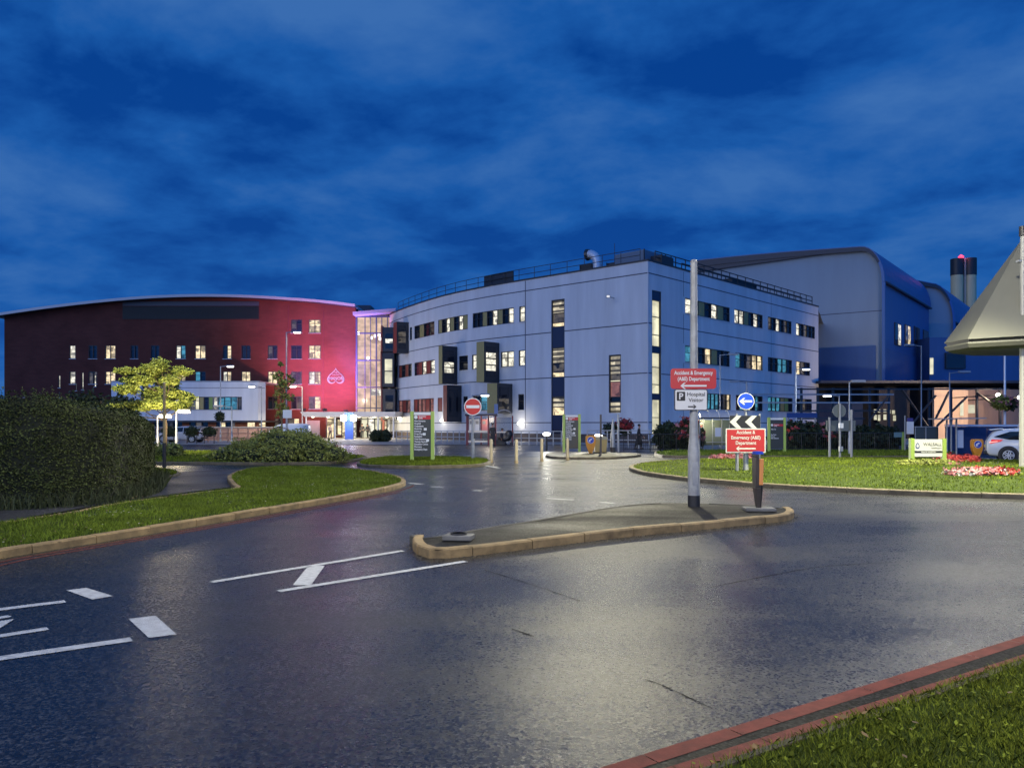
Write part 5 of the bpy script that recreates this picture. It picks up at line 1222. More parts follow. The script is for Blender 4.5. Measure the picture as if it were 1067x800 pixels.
# ------------------------------------------------------------------ hanging baskets
def basket(px, py, Y, w_, h_, label, leafm=M_leafm, fl=None, group=None, brk=0):
    p = P(px, py, Y); t = shrub('hanging_basket', label, 'hanging basket', (p.x, p.y, p.z - h_ / 2), [((0, 0, h_ * .5), (w_ / 2, w_ / 2, h_ / 2))], leafm, 500, .09, fl, group)
    if brk: g = MB(); g.tube([p + Vector((0, 0, h_ * .3)), p + Vector((brk, 0, h_ * .3))], .03, 6); g.build('bracket', M_black, t)
    return t
basket(229, 434, 75.7, .95, .9, 'dark hanging basket on the lamp in front of the white wing', M_leafk)
basket(1043, 420, 44.6, .95, .85, 'leafy basket hung on the left of the pale lamp column', M_leafm, ((M_flp, 8, .1, 'pink_flowers', (-9, 9)),))
basket(1052, 421, 44.6, .85, .8, 'basket of pink flowers hung on the right of the pale lamp column', M_leafk, ((M_flp, 22, .12, 'pink_flowers', (-9, 9)),))
basket(636, 446.5, 60, 1.1, .9, 'dark basket left of the tapered grey bollard post', M_leafk)
basket(650, 446, 60, 1.5, 1.3, 'large basket of red flowers on the railing near the walking person', M_leafk, ((M_flr, 40, .2, 'red_flowers', (-9, 9)),))
for px, lab in ((176, 'dark planter tub on legs nearest the lit path lamp'), (200, 'round dark planter on two legs, middle of three'), (218, 'round dark planter on two legs, right of three')):
    Y_ = 66; x = XA(px, Y_); t = shrub('planter', lab, 'planter', (x, Y_, .62), [((0, 0, .42), (.62, .5, .45))], M_leafk, 420, .11, None, 'planters on the railing by the road')
    g = MB()
    for dx in (-.42, .42): g.tube([(x + dx, Y_, .0), (x + dx, Y_, .75)], .035, 6)
    g.box(x - .5, x + .5, Y_ - .25, Y_ + .25, .72, .8); g.build('stand', M_black, t)

# ------------------------------------------------------------------ signs
def sign_plate(mb, cx, cz, w_, h_, y, t=.02, r=.05, mi=0):
    pts = []
    for sx_s, sz_s, a0_ in ((1, 1, 0), (-1, 1, 90), (-1, -1, 180), (1, -1, 270)):
        for k in range(5): a = R(a0_ + k * 22.5); pts.append((cx + sx_s * (w_ / 2 - r) + r * math.cos(a), cz + sz_s * (h_ / 2 - r) + r * math.sin(a)))
    mb.prism(pts, ((0, y, 0), (1, 0, 0), (0, 0, 1), (0, 1, 0)), t, mi)
def arrow_pts(cx, cz, L_, th, hd, left=True):
    s = -1 if left else 1
    p = [(L_ / 2 * s, 0), (L_ / 2 * s - hd * s, hd * .85), (L_ / 2 * s - hd * s + .35 * hd * -s * -1, th / 2)]
    p = [(s * L_ / 2, 0), (s * (L_ / 2 - hd), hd * .85), (s * (L_ / 2 - hd * 1.45), hd * .85), (s * (L_ / 2 - hd * .75), th / 2), (-s * L_ / 2, th / 2)]
    q = p + [(a, -b) for a, b in p[::-1][:-1]]
    return [(cx + a, cz + b) for a, b in q]
def flat(mb, pts, y, mi=0): mb.add([(a, y, b) for a, b in pts], [tuple(range(len(pts)))], mi)

# lamp column with two signs on the splitter island
cy = 14.15; cx_ = XA(723, cy); iz = .11
col = thing('lamp_column', 'tall galvanised steel column on the traffic island carrying two direction signs', 'lamp column', (cx_, cy, iz))
g = MB(); ztop = ZA(272.5, cy); zs = ZA(456, cy)
g.tube([(cx_, cy, ZA(516, cy)), (cx_, cy, zs - .25), (cx_, cy, zs), (cx_, cy, ZA(440, cy)), (cx_, cy, ztop)], [.108, .108, .082, .075, .060], 18); g.build('shaft', mat('column_galv', (.34, .35, .35), .5, metal=.1, var=.28, vscale=5, bump=.12, bscale=30), col, smooth=True)
g = MB(); g.tube([(cx_, cy, iz - .05), (cx_, cy, ZA(515.8, cy))], .112, 18); g.build('base_band', M_black, col, smooth=True)
g = MB(); g.tube([(cx_, cy, ztop - .01), (cx_, cy, ztop + .03)], [.066, .05], 14); g.build('top_cap', M_steel, col)
g = MB(); g.box(cx_ - .05, cx_ + .05, cy - .113, cy - .095, ZA(505, cy), ZA(481, cy)); g.box(cx_ - .055, cx_ + .055, cy - .115, cy - .112, ZA(492, cy), ZA(484, cy)); g.build('access_door', M_galv, col)
sg = thing('direction_sign', 'red rounded sign reading Accident & Emergency on the tall column', 'sign', (cx_, cy - .12, ZA(394, cy)))
y = cy - .10; sx0 = XA(722.6, y); sz0 = (ZA(384, y) + ZA(405, y)) / 2; sw_, sh_ = XA(746.3, y) - XA(698.7, y), ZA(383.4, y) - ZA(404.6, y)
g = MB(); sign_plate(g, sx0, sz0, sw_, sh_, y, .02, .055); pn_ = g.build('panel', M_signr, sg)
fr_ = lambda dx, dz: ((sx0 + dx, y - .004, sz0 + dz), (1, 0, 0), (0, 0, 1), (0, -1, 0))
g = MB(); text_mesh(g, 'Accident & Emergency', .098, fr_(0, .075), sx=.78, bold=.022); text_mesh(g, '(A&E) Department', .098, fr_(0, -.035), sx=.78, bold=.022); flat(g, arrow_pts(sx0 - .0, sz0 - .13, .48, .032, .07), y - .004)
g.build('lettering', M_signw, pn_)
g = MB(); g.box(cx_ - .03, cx_ + .03, y + .021, cy - .05, sz0 - .16, sz0 - .12); g.box(cx_ - .03, cx_ + .03, y + .021, cy - .05, sz0 + .12, sz0 + .16); g.build('bracket', M_galv, sg)
s2 = thing('direction_sign', 'white sign reading Hospital Visitor with a P square on the tall column', 'sign', (cx_, cy - .12, ZA(416, cy)))
sx1 = XA(720, y); sz1 = (ZA(405.5, y) + ZA(427.5, y)) / 2; sw1, sh1 = XA(737.5, y) - XA(703, y), ZA(405.4, y) - ZA(427.6, y)
g = MB(); sign_plate(g, sx1, sz1, sw1, sh1, y, .02, .03); pn_ = g.build('border', M_signk, s2)
g = MB(); sign_plate(g, sx1, sz1, sw1 - .03, sh1 - .03, y - .004, .003, .022); g.build('panel', M_signw, s2)
g = MB(); sign_plate(g, sx1 - .185, sz1 + .065, .155, .165, y - .0072, .002, .012)
fr_ = lambda dx, dz: ((sx1 + dx, y - .0105, sz1 + dz), (1, 0, 0), (0, 0, 1), (0, -1, 0))
text_mesh(g, 'Hospital', .10, fr_(.09, .07), sx=1.0, bold=.004); text_mesh(g, 'Visitor', .10, fr_(.09, -.035), sx=1.0, bold=.004); flat(g, arrow_pts(sx1 + .02, sz1 - .125, .155, .022, .045, False), y - .0105)
lt = g.build('lettering', M_signk, s2); g = MB(); text_mesh(g, 'P', .16, ((sx1 - .185, y - .0105, sz1 + .01), (1, 0, 0), (0, 0, 1), (0, -1, 0)), bold=.02); g.build('parking_letter', M_signw, lt)
g = MB(); g.box(cx_ - .03, cx_ + .03, y + .021, cy - .05, sz1 - .1, sz1 + .1); g.build('bracket', M_galv, s2)

# bollard on the island, seen edge-on, and the bare base plate at the nose
by = 13.45; bx = XA(789.5, by)
bo = thing('keep_left_bollard', 'black and orange island bollard seen edge on in front of the chevron sign', 'bollard', (bx, by, iz))
z0 = iz + .05; zt_ = ZA(473, by); w_ = .075
def prof_box(mb, sect, mi=0):
    for (za, xa0, xa1, da), (zb, xb0, xb1, db) in zip(sect, sect[1:]):
        mb.hexa([(bx + xa0, by - da, za), (bx + xa1, by - da, za), (bx + xa1, by + da, za), (bx + xa0, by + da, za), (bx + xb0, by - db, zb), (bx + xb1, by - db, zb), (bx + xb1, by + db, zb), (bx + xb0, by + db, zb)], mi)
g = MB(); prof_box(g, [(z0, -.03, .04, .05), (z0 + .35, -.062, .035, .1), (zt_ - .05, -.066, -.012, .13), (zt_, -.066, -.012, .13)]); g.build('body', mat('bollard_grey', (.055, .045, .038), .5, var=.3), bo, bevel=.012)
g = MB(); prof_box(g, [(z0 + .40, -.008, .060, .115), (zt_ - .08, -.010, .066, .14)]); g.build('front_face', mat('bollard_orange', (.75, .30, .09), .45), bo, bevel=.01)
g = MB(); prof_box(g, [(z0, .041, .048, .05), (z0 + .39, .037, .060, .102)]); g.build('lower_face', M_black, bo)
g = MB(); prof_box(g, [(zt_ + .002, -.07, .07, .13), (zt_ + .05, -.05, .05, .1)]); g.build('top_cap', M_signb, bo)
g = MB(); g.prism([(-.26, -.18), (.26, -.22), (.28, .14), (-.22, .20)], ((bx, by, iz), (1, 0, 0), (0, 1, 0), (0, 0, 1)), .055); g.build('base_plate', mat('base_grey', (.13, .13, .125), .7, var=.3), bo, bevel=.012)
q = G(478, 561.5, .12)
g = MB(); g.prism([(-.21, -.11), (.17, -.15), (.21, .10), (-.16, .14)], ((q.x, q.y, iz + .003), (1, 0, 0), (0, 1, 0), (0, 0, 1)), .07)
nb = thing('bollard_plinth', 'bare grey bollard plinth lying on the nose of the traffic island', 'plinth', (q.x, q.y, iz)); g.build('plate', MATS['base_grey'], nb, bevel=.015)
g = MB(); g.lathe([(.11, 0), (.11, .02), (.09, .02), (.09, .004)], (q.x, q.y, iz + .073), 16); g.build('socket', M_black, nb)

# chevron sign, keep-left disc and red sign on the roundabout
ky = 24.3; kz = rz(XA(774, ky), ky)
cs = thing('chevron_sign', 'black board with two white chevrons standing on the roundabout', 'sign', (XA(774, ky), ky, kz))
for px in (767.5, 791.3): g = MB(); x = XA(px, ky); g.tube([(x, ky, kz - .05), (x, ky, ZA(431, ky))], .035, 8); g.build('post', M_galv, cs)
y = ky - .06; xa, xb, za, zb_ = XA(760.3, y), XA(792.3, y), ZA(446, y), ZA(433, y)
g = MB(); g.box(xa, xb, y, y + .02, za, zb_); q = g.build('board', M_signk, cs)
g = MB(); H = zb_ - za; L_ = xb - xa
for k in (0, 1):
    x0 = xa + L_ * (.0 + k * .50); m = (za + zb_) / 2; ww = L_ * .20
    flat(g, [(x0, m), (x0 + L_ * .22, zb_), (x0 + L_ * .22 + ww * .82, zb_), (x0 + ww, m), (x0 + L_ * .22 + ww * .82, za), (x0 + L_ * .22, za)], y - .004)
g.build('chevrons', M_signw2, q)
ks = thing('keep_left_sign', 'round blue disc with a white arrow pointing left above the chevron board', 'sign', (XA(777.5, ky), ky + .1, kz))
x = XA(777.7, ky); g = MB(); g.tube([(x, ky + .06, kz - .05), (x, ky + .06, ZA(473, ky)), (x, ky + .06, ZA(472, ky)), (x, ky + .06, ZA(412, ky))], [.085, .085, .04, .04], 12); g.build('post', M_galv, ks, smooth=True)
y = ky - .02; zc = ZA(418, y); xc = XA(777.3, y); rr_ = XA(786.2, y) - xc
def disc(mb, xc, zc, r, y0, y1, mi=0): mb.tube([(xc, y0, zc), (xc, y1, zc)], r, 32, mi)
g = MB(); disc(g, xc, zc, rr_, y, y + .02); q = g.build('rim', M_signw2, ks); g = MB(); disc(g, xc, zc, rr_ * .91, y - .004, y + .001); q2 = g.build('disc', M_signb, ks)
g = MB(); L_ = rr_ * 1.5; s_ = [(-L_ / 2, 0), (-L_ * .17, L_ * .27), (-L_ * .04, L_ * .27), (-L_ * .2, L_ * .085), (L_ / 2, L_ * .085)]; flat(g, [(xc + a - .01, zc + b) for a, b in s_ + [(a, -b) for a, b in s_[::-1][:-1]]], y - .008); g.build('arrow', M_signw2, q2)
ry = 24.1; rs = thing('direction_sign', 'red square edged sign reading Accident & Emergency under the chevron board', 'sign', (XA(777, ry), ry, kz))
xa, xb, za, zb_ = XA(756.3, ry), XA(797.8, ry), ZA(471.6, ry), ZA(446.3, ry); xc, zc = (xa + xb) / 2, (za + zb_) / 2
g = MB(); g.box(xa, xb, ry, ry + .02, za, zb_); g.build('border', M_signw2, rs); g = MB(); g.box(xa + .035, xb - .035, ry - .006, ry - .0005, za + .035, zb_ - .035); pn_ = g.build('panel', M_signr2, rs)
fr_ = lambda dz: ((xc, ry - .010, zc + dz), (1, 0, 0), (0, 0, 1), (0, -1, 0))
g = MB(); text_mesh(g, 'Accident &', .155, fr_(.21), sx=.84, bold=.02); text_mesh(g, 'Emergency (A&E)', .155, fr_(.045), sx=.84, bold=.02); text_mesh(g, 'Department', .155, fr_(-.12), sx=.84, bold=.02); flat(g, arrow_pts(xc, zc - .25, .62, .045, .085), ry - .010); g.build('lettering', M_signw2, pn_)
for px in (769.2, ): g = MB(); x = XA(px, ry); g.tube([(x, ry + .06, kz - .05), (x, ry + .06, zb_ - .05)], .035, 8); g.build('post', M_galv, rs)

# no entry sign
ny = 34.0; x = XA(492.8, ny); ne = thing('no_entry_sign', 'round red no entry sign with a white bar, left of the four cream bollards', 'sign', (x, ny, .1))
g = MB(); g.tube([(x, ny, .05), (x, ny, 2.75)], .045, 10); g.tube([(x, ny, .05), (x, ny, 1.0)], .075, 12); g.build('post', M_galv, ne, smooth=True)
zc = ZA(423.7, ny); rr_ = .385; y = ny - .09
g = MB(); disc(g, x, zc, rr_, y, y + .02); g.build('rim', M_signw, ne); g = MB(); disc(g, x, zc, rr_ * .9, y - .005, y + .001); q = g.build('disc', mat('noentry_red', (.55, .03, .02), .4), ne); g = MB(); g.box(x - rr_ * .76, x + rr_ * .76, y - .009, y - .006, zc - rr_ * .17, zc + rr_ * .17); g.build('bar', M_signw, q)
# the second no entry sign at the right edge, turned to the left
y_ = 40.0; p = P(1066, 445, y_); ne2 = thing('no_entry_sign', 'red and white no entry disc at the right edge above the car', 'sign', (p.x, y_, 0))
g = MB(); g.tube([(p.x, y_, 0), (p.x, y_, p.z + .3)], .04, 8); g.build('post', M_galv, ne2); g = MB(); disc(g, p.x, p.z, .32, y_ - .08, y_ - .06); g.build('rim', M_signw, ne2); g = MB(); disc(g, p.x, p.z, .28, y_ - .085, y_ - .079); q = g.build('disc', MATS['noentry_red'], ne2); g = MB(); g.box(p.x - .2, p.x + .2, y_ - .09, y_ - .086, p.z - .05, p.z + .12); g.build('bar', M_signw, q)

# lime posted totems
def totem(px0, px1, py0, py1, Y_, label, lines, red_at=(.075, .16), base=.1, white_top=True, wl_=None, icons=()):
    x0, x1 = XA(px0, Y_), XA(px1, Y_); z1, z0 = ZA(py0, Y_), base; W_, H = x1 - x0, z1 - z0; pw = W_ * .14
    t = thing('totem_sign', label, 'sign', ((x0 + x1) / 2, Y_, base))
    for a in (x0, x1 - pw): g = MB(); g.box(a, a + pw, Y_ - .08, Y_ + .08, base - .05, z1); g.build('post', M_lime, t, bevel=.01)
    g = MB(); g.box(x0 + pw + .002, x1 - pw - .002, Y_ - .05, Y_ + .05, z0 + H * .09, z1 - H * .015); pn = g.build('panel', M_totem, t)
    yf = Y_ - .055; xa, xb = x0 + pw + .01, x1 - pw - .01; iw = xb - xa
    g = MB(); g.box(xa, xb, yf, yf + .004, z1 - H * .075, z1 - H * .018); g.build('header', M_signw, pn)
    g = MB(); a, b = red_at; g.box(xa + iw * .24, xb, yf, yf + .004, z1 - H * b, z1 - H * a - .01); rdp = g.build('red_panel', M_signr, pn)
    g = MB(); fr = lambda x, z: ((x, yf - .003, z), (1, 0, 0), (0, 0, 1), (0, -1, 0)); ls = H * .042
    text_mesh(g, 'Emergency', ls * 1.05, fr(xa + iw * .29, z1 - H * (a + .04)), sx=.75, bold=.02, align='LEFT'); text_mesh(g, '(A&E)', ls * 1.05, fr(xa + iw * .29, z1 - H * (a + .075)), sx=.75, bold=.02, align='LEFT')
    z = z1 - H * (b + .05)
    for s in lines:
        if s: text_mesh(g, s, ls * 1.15, fr(xa + iw * .03, z), sx=.80, bold=.03, align='LEFT')
        z -= H * .052
    g.build('lettering', M_signw, pn)
    g = MB(); disc(g, xa + iw * .12, z1 - H * (a + b) / 2, H * .036, yf - .004, yf + .002); g.build('emblem', M_signw, pn)
    for fx, fz in icons: g = MB(); sign_plate(g, xa + iw * fx, z1 - H * fz, iw * .17, H * .05, yf - .004, .005, .012); g.build('icon', M_signw, pn)
    return t
totem(427.6, 452.6, 428.5, 482, 32.4, 'tallest lime posted direction totem, on the grass island left of the no entry sign',
      ['Main Entrance', 'Hospital', 'Outpatients', 'Maternity', 'Entrance', 'X-ray Dept', 'Reception', 'West Entrance', 'Therapy Services', 'Education Centre', 'Pharmacy', 'Emergency Dept'], icons=((.68, .36), (.62, .46), (.82, .585)))
totem(586.3, 605, 431.5, 472, 43.2, 'lime posted direction totem behind the bollards, left of the amber bollard',
      ['Main Entrance', 'Hospital', 'Outpatients', 'Maternity', 'X-ray Dept', 'Reception', 'West Entrance', 'Therapy Services', 'Education', 'Pharmacy'], icons=((.72, .39), (.68, .50)))
totem(799.7, 818.6, 434.7, 471.5, 43.5, 'lime posted totem with few lines of text right of the red sign on the roundabout', ['', 'Way Out', '', '', 'Car Parks', 'Visitors', 'Main Entrance'], red_at=(.19, .26))
# hospital name sign on the roundabout
hy = 27.0; x0, x1 = XA(948, hy), XA(985, hy); z1 = ZA(456.7, hy); zb0 = rz((x0 + x1) / 2, hy); t = thing('name_sign', 'low white hospital name sign framed by lime posts on the roundabout', 'sign', ((x0 + x1) / 2, hy, zb0)); pw = .13
for a in (x0, x1 - pw): g = MB(); g.box(a, a + pw, hy - .09, hy + .09, zb0 - .05, z1); g.build('post', M_lime2, t, bevel=.012)
zA, zB = ZA(475.5, hy), z1 - .03; g = MB(); g.box(x0 + pw + .002, x1 - pw - .002, hy - .05, hy + .05, zA, zB); pn = g.build('panel', M_signw2, t)
g = MB(); g.box(x0 + pw + .01, x1 - pw - .01, hy - .057, hy - .0505, ZA(471.7, hy), ZA(469.6, hy)); g.build('black_strip', M_signk, pn)
g = MB(); fr = lambda dx, py: (((x0 + x1) / 2 + dx, hy - .060, ZA(py, hy)), (1, 0, 0), (0, 0, 1), (0, -1, 0)); text_mesh(g, 'MANOR HOSPITAL', .062, fr(0, 471.3), bold=.03); g.build('strip_lettering', M_signw2, pn)
g = MB(); text_mesh(g, 'WALSALL', .15, fr(.14, 464.2), sx=1.0, bold=.015); text_mesh(g, 'healthcare', .085, fr(.28, 467.3), bold=.01); g.build('lettering', mat('sign_ink', (.10, .10, .09), .5), pn)
g = MB(); cxq, czq = (x0 + x1) / 2 - .38, ZA(464.3, hy)
pts = [(cxq + .07 * math.sin(a) * (1 - .25 * math.cos(a)), czq + .105 * math.cos(a)) for a in np.linspace(0, 2 * PI, 28, endpoint=False)]
flat(g, pts, hy - .056); g.build('crest', mat('crest_navy', (.03, .05, .15), .5), pn); g = MB(); flat(g, [(cxq + (a - cxq) * .55, czq + (b - czq) * .6) for a, b in pts], hy - .060); g.build('crest_centre', M_signw2, pn)

# row of cream bollards across the entry
for i, px in enumerate((511.7, 538, 564.5, 591.3)):
    Y_ = (33.0, 32.5, 34.2, 35.3)[i]; x = XA(px, Y_)
    t = thing('bollard', 'slim cream bollard with a dark base in the row of four across the entry', 'bollard', (x, Y_, 0), group='row of cream bollards across the entry')
    g = MB(); g.lathe([(.068, .12), (.068, .96), (.05, 1.0), (.01, 1.01)], (x, Y_, 0), 12); g.build('shaft', M_bollard, t, smooth=True)
    g = MB(); g.lathe([(.082, -.02), (.082, .06), (.069, .118)], (x, Y_, 0), 12); g.build('foot', M_wood, t)
for i, o in enumerate([o for o in COL.objects if o.get('category') == 'bollard' and o.get('group')]):
    o['label'] = ('cream bollard next to the no entry sign, leftmost of the row of four', 'second cream bollard from the left in the row across the entry', 'third cream bollard from the left in the row across the entry', 'rightmost cream bollard, in front of the totem by the amber bollard')[i]
# amber keep-left bollards
def amber(px, py0, py1, Y_, label, wd=.55):
    x = XA(px, Y_); z0, z1 = max(.0, ZA(py1, Y_)), ZA(py0, Y_); t = thing('keep_left_bollard', label, 'bollard', (x, Y_, z0), group='amber keep left bollards'); H = z1 - z0
    out = [(-wd * .12, 0), (wd * .12, 0), (wd * .42, H * .42), (wd * .5, H * .6), (wd * .5, H * .92), (wd * .4, H), (-wd * .4, H), (-wd * .5, H * .92), (-wd * .5, H * .6), (-wd * .42, H * .42)]
    g = MB(); g.prism(out, ((x, Y_, z0), (1, 0, 0), (0, 0, 1), (0, 1, 0)), .18); g.build('shell', M_orange, t, bevel=.02)
    g = MB(); disc(g, x, z0 + H * .74, wd * .30, Y_ - .012, Y_ - .002); q = g.build('disc', M_signb, t); g = MB(); disc(g, x, z0 + H * .74, wd * .33, Y_ - .004, Y_ + .004); g.build('disc_rim', M_signw, t)
    a = wd * .2; g = MB(); flat(g, [(x - a, z0 + H * .74 - a * .8), (x - a * .9, z0 + H * .74 + a * .1), (x + a * .3, z0 + H * .74 + a * .9), (x + a * .8, z0 + H * .74 + a * .4), (x - a * .3, z0 + H * .74 - a * .3), (x + a * .1, z0 + H * .74 - a * .8)], Y_ - .016); g.build('arrow', M_signw, q)
    g = MB(); g.lathe([(wd * .3, 0), (wd * .2, .06)], (x, Y_ + .09, z0 - .05), 12); g.build('foot', M_black, t)
amber(615.5, 453.5, 473, 41.5, 'amber pointed keep left bollard right of the second totem')
amber(1019, 457.5, 478, 36.5, 'amber keep left bollard just behind the white car')
Y_ = 43; x = XA(625.5, Y_); t = thing('grit_bin', 'squat yellow bin beside the amber keep left bollard', 'bin', (x, Y_, .1)); g = MB(); g.hexa([(x - .3, Y_ - .3, .1), (x + .3, Y_ - .3, .1), (x + .3, Y_ + .3, .1), (x - .3, Y_ + .3, .1), (x - .36, Y_ - .36, .8), (x + .36, Y_ - .36, .8), (x + .36, Y_ + .36, .8), (x - .36, Y_ + .36, .8)]); g.build('body', mat('bin_yellow', (.42, .32, .12), .5), t, bevel=.03)
g = MB(); g.hexa([(x - .4, Y_ - .4, .80), (x + .4, Y_ - .4, .80), (x + .4, Y_ + .4, .80), (x - .4, Y_ + .4, .80), (x - .3, Y_ - .3, .98), (x + .3, Y_ - .3, .98), (x + .3, Y_ + .3, .98), (x - .3, Y_ + .3, .98)]); g.build('lid', mat('bin_lid', (.32, .28, .16), .5), t, bevel=.03)
# assorted posts near the second totem
def post(px, py0, Y_, r0, r1, m_, label, cat='post', base=None, name='post', base_z=.09):
    x = XA(px, Y_); t = thing(name, label, cat, (x, Y_, base_z)); z1 = ZA(py0, Y_)
    g = MB(); g.tube([(x, Y_, base_z - .04), (x, Y_, base_z + (z1 - base_z) * .45), (x, Y_, z1)], [r0, r0 * .9, r1], 12); g.build('shaft', m_, t, smooth=True)
    g = MB(); g.tube([(x, Y_, base_z - .05), (x, Y_, base_z + .28)], r0 * 1.08, 12); g.build('base', base or M_black, t)
    g = MB(); g.tube([(x, Y_, z1), (x, Y_, z1 + .03)], [r1 * 1.05, r1 * .6], 10); g.build('cap', M_steel, t); return t
post(626, 432, 40.2, .055, .05, mat('old_timber', (.12, .10, .08), .8), 'thin brown post standing beside the yellow bin', base=MATS['old_timber'])
post(638.5, 436, 43, .14, .035, M_galv, 'thick tapered grey post with a black foot left of the red flower basket')
post(644.4, 432, 42.5, .055, .05, M_galv, 'slim straight grey post beside the tapered post', base=M_galv)
tp = post(171.2, 399, 28.3, .055, .05, mat('ochre_post', (.34, .24, .10), .7, var=.2), 'slim ochre timber post at the end of the hedge', base_z=.06)
g = MB(); x = XA(171.2, 28.3); g.tube([(x, 28.3, .05), (x, 28.3, .95)], .062, 12); g.build('sleeve', M_black, tp)
# backs of signs on the far side of the roundabout
dy = 34.8; t = thing('road_sign', 'grey back of a wide rectangular road sign on two posts right of the shrubs', 'sign', (XA(876, dy), dy, .05))
for px in (864.4, 887.3): g = MB(); x = XA(px, dy); g.tube([(x, dy, 0), (x, dy, ZA(437, dy) + (.1 if px < 870 else .45))], .055, 8); g.build('post', M_steel, t)
g = MB(); g.box(XA(861.5, dy), XA(892, dy), dy + .06, dy + .09, ZA(449, dy), ZA(438, dy)); g.build('panel', mat('sign_back', (.13, .15, .15), .5, metal=.2), t)
t = thing('road_sign', 'grey back of a round sign on a slim post right of the shrubs', 'sign', (XA(875.2, dy - .6), dy - .6, .05)); y = dy - .6; x = XA(875.2, y)
g = MB(); g.tube([(x, y, 0), (x, y, ZA(420, y))], .05, 8); g.build('post', M_steel, t); g = MB(); disc(g, x, ZA(428, y), .30, y + .06, y + .085); g.build('disc', MATS['sign_back'], t); g = MB(); g.box(x - .09, x + .09, y - .16, y - .05, ZA(446, y), ZA(440.7, y)); g.build('camera_box', M_signw, t); g = MB(); g.box(x - .08, x + .08, y - .14, y - .05, ZA(470, y), ZA(465, y)); g.build('counter_box', M_galv, t)
# bus stop flag, green post sign
fy = 45; x = XA(948.3, fy); t = thing('bus_stop_flag', 'white bus stop flag with a violet top on a slim post', 'sign', (x - .1, fy, .1)); g = MB(); g.tube([(x - .3, fy, .0), (x - .3, fy, ZA(433, fy))], .04, 8); g.build('post', M_steel, t); g = MB(); g.box(x - .2, x + .2, fy - .03, fy + .03, ZA(452, fy), ZA(439.2, fy)); g.build('timetable', M_signw, t); g = MB(); g.box(x - .17, x + .17, fy - .03, fy + .03, ZA(439, fy), ZA(435.5, fy)); g.build('flag_top', mat('flag_violet', (.06, .05, .20), .5), t)
fy = 46; x = XA(936, fy); t = thing('wayfinding_sign', 'small low sign with a lime edge post before the dark clipped shrub', 'sign', (x, fy, .1)); g = MB(); g.box(x + .22, x + .34, fy - .05, fy + .05, .0, ZA(450, fy)); g.build('post', M_lime, t); g = MB(); g.box(x - .25, x + .215, fy - .03, fy + .03, ZA(455.5, fy), ZA(450.3, fy)); g.build('panel', mat('way_teal', (.12, .22, .26), .5), t)
t = thing('site_board', 'plain bright blue board on posts above the shrubs right of the small totem', 'board', (XA(836, 53), 53, 0)); g = MB(); g.box(XA(820, 53), XA(851.5, 53), 53, 53.06, ZA(435, 53), ZA(430, 53)); g.build('panel', mat('board_blue', (.015, .05, .2), .5), t)
for px in (822, 836, 850): g = MB(); x = XA(px, 53); g.tube([(x, 53.1, 0), (x, 53.1, ZA(430.5, 53))], .05, 6); g.build('post', M_steel, t)
# small parking sign by the red wall
fy = 64; x = XA(298, fy); t = thing('parking_sign', 'small pale square sign on a post beside the white van', 'sign', (x, fy, .03)); g = MB(); g.tube([(x + .1, fy, 0), (x + .1, fy, ZA(427, fy))], .05, 8); g.build('post', M_steel, t); g = MB(); g.box(x - .25, x + .5, fy - .06, fy - .04, ZA(435.5, fy), ZA(427, fy)); g.build('panel', mat('sign_pale_blue', (.45, .52, .60), .5), t)

# ------------------------------------------------------------------ railings and fences
def fence(p0, p1, h, label, n_post, rails, m_, r=.03, name='railing', infill=0, cat='railing'):
    p0, p1 = Vector(p0), Vector(p1); t = thing(name, label, cat, (p0 + p1) / 2); L_ = (p1 - p0)
    for i in range(n_post + 1):
        q = p0 + L_ * i / n_post; g = MB(); g.tube([q + Vector((0, 0, -.03)), q + Vector((0, 0, h))], r * 1.2, 6); g.build('post', m_, t)
    g = MB()
    for k in rails: g.tube([p0 + Vector((0, 0, h * k)), p1 + Vector((0, 0, h * k))], r, 6)
    g.build('rails', m_, t)
    if infill:
        g = MB()
        for i in range(1, infill): q = p0 + L_ * i / infill; g.tube([q + Vector((0, 0, h * .08)), q + Vector((0, 0, h * rails[-1]))], r * .45, 4)
        g.build('bars', m_, t)
    return t
M_rail = mat('rail_pale', (.46, .46, .44), .5, metal=.2)
fence((XA(413, 72), 72, 0), (XA(485, 68), 68, 0), 1.1, 'pale grey railing in front of the rounded facade left of the red bus shelter', 12, (.5, .98), M_rail, .04)
fence((XA(535, 62), 62, 0), (XA(585, 60), 60, 0), 1.15, 'pale railing between the red bus shelter and the second totem', 6, (.5, .98), M_rail, .035)
fence((XA(612, 56), 56, 0), (XA(700, 52), 52, 0), 1.25, 'long grey railing behind the walking person', 8, (.45, .98), M_rail, .035)
fence((XA(650, 47), 47, 0), (XA(732, 47.5), 47.5, 0), 1.1, 'black barred fence along the far verge in front of the flowering shrub', 6, (.12, .97), M_black, .022, infill=40)
fence((XA(820, 47.5), 47.5, 0), (XA(942, 47.5), 47.5, 0), 1.15, 'black barred fence along the dark shrubs right of the small totem', 8, (.12, .97), M_black, .022, infill=56)
fence((XA(196, 72), 72, 0), (XA(300, 72), 72, 0), 1.35, 'long brown barrier railing in front of the white wing', 10, (.3, .62, .98), mat('rail_brown', (.30, .17, .12), .6), .045)
w_ = thing('brick_wall', 'low pinkish brick wall behind the barrier railing', 'wall', (XA(230, 80), 80, 0)); g = MB(); g.box(XA(150, 80), XA(318, 80), 80, 80.4, 0, 1.35); g.build('masonry', brick_mat('pink_brick', (.34, .20, .15), (.30, .17, .13), (.3, .26, .22), 1.0), w_); g = MB(); g.box(XA(150, 80) - .05, XA(318, 80) + .05, 79.94, 80.46, 1.352, 1.45); g.build('coping', M_pave, w_)
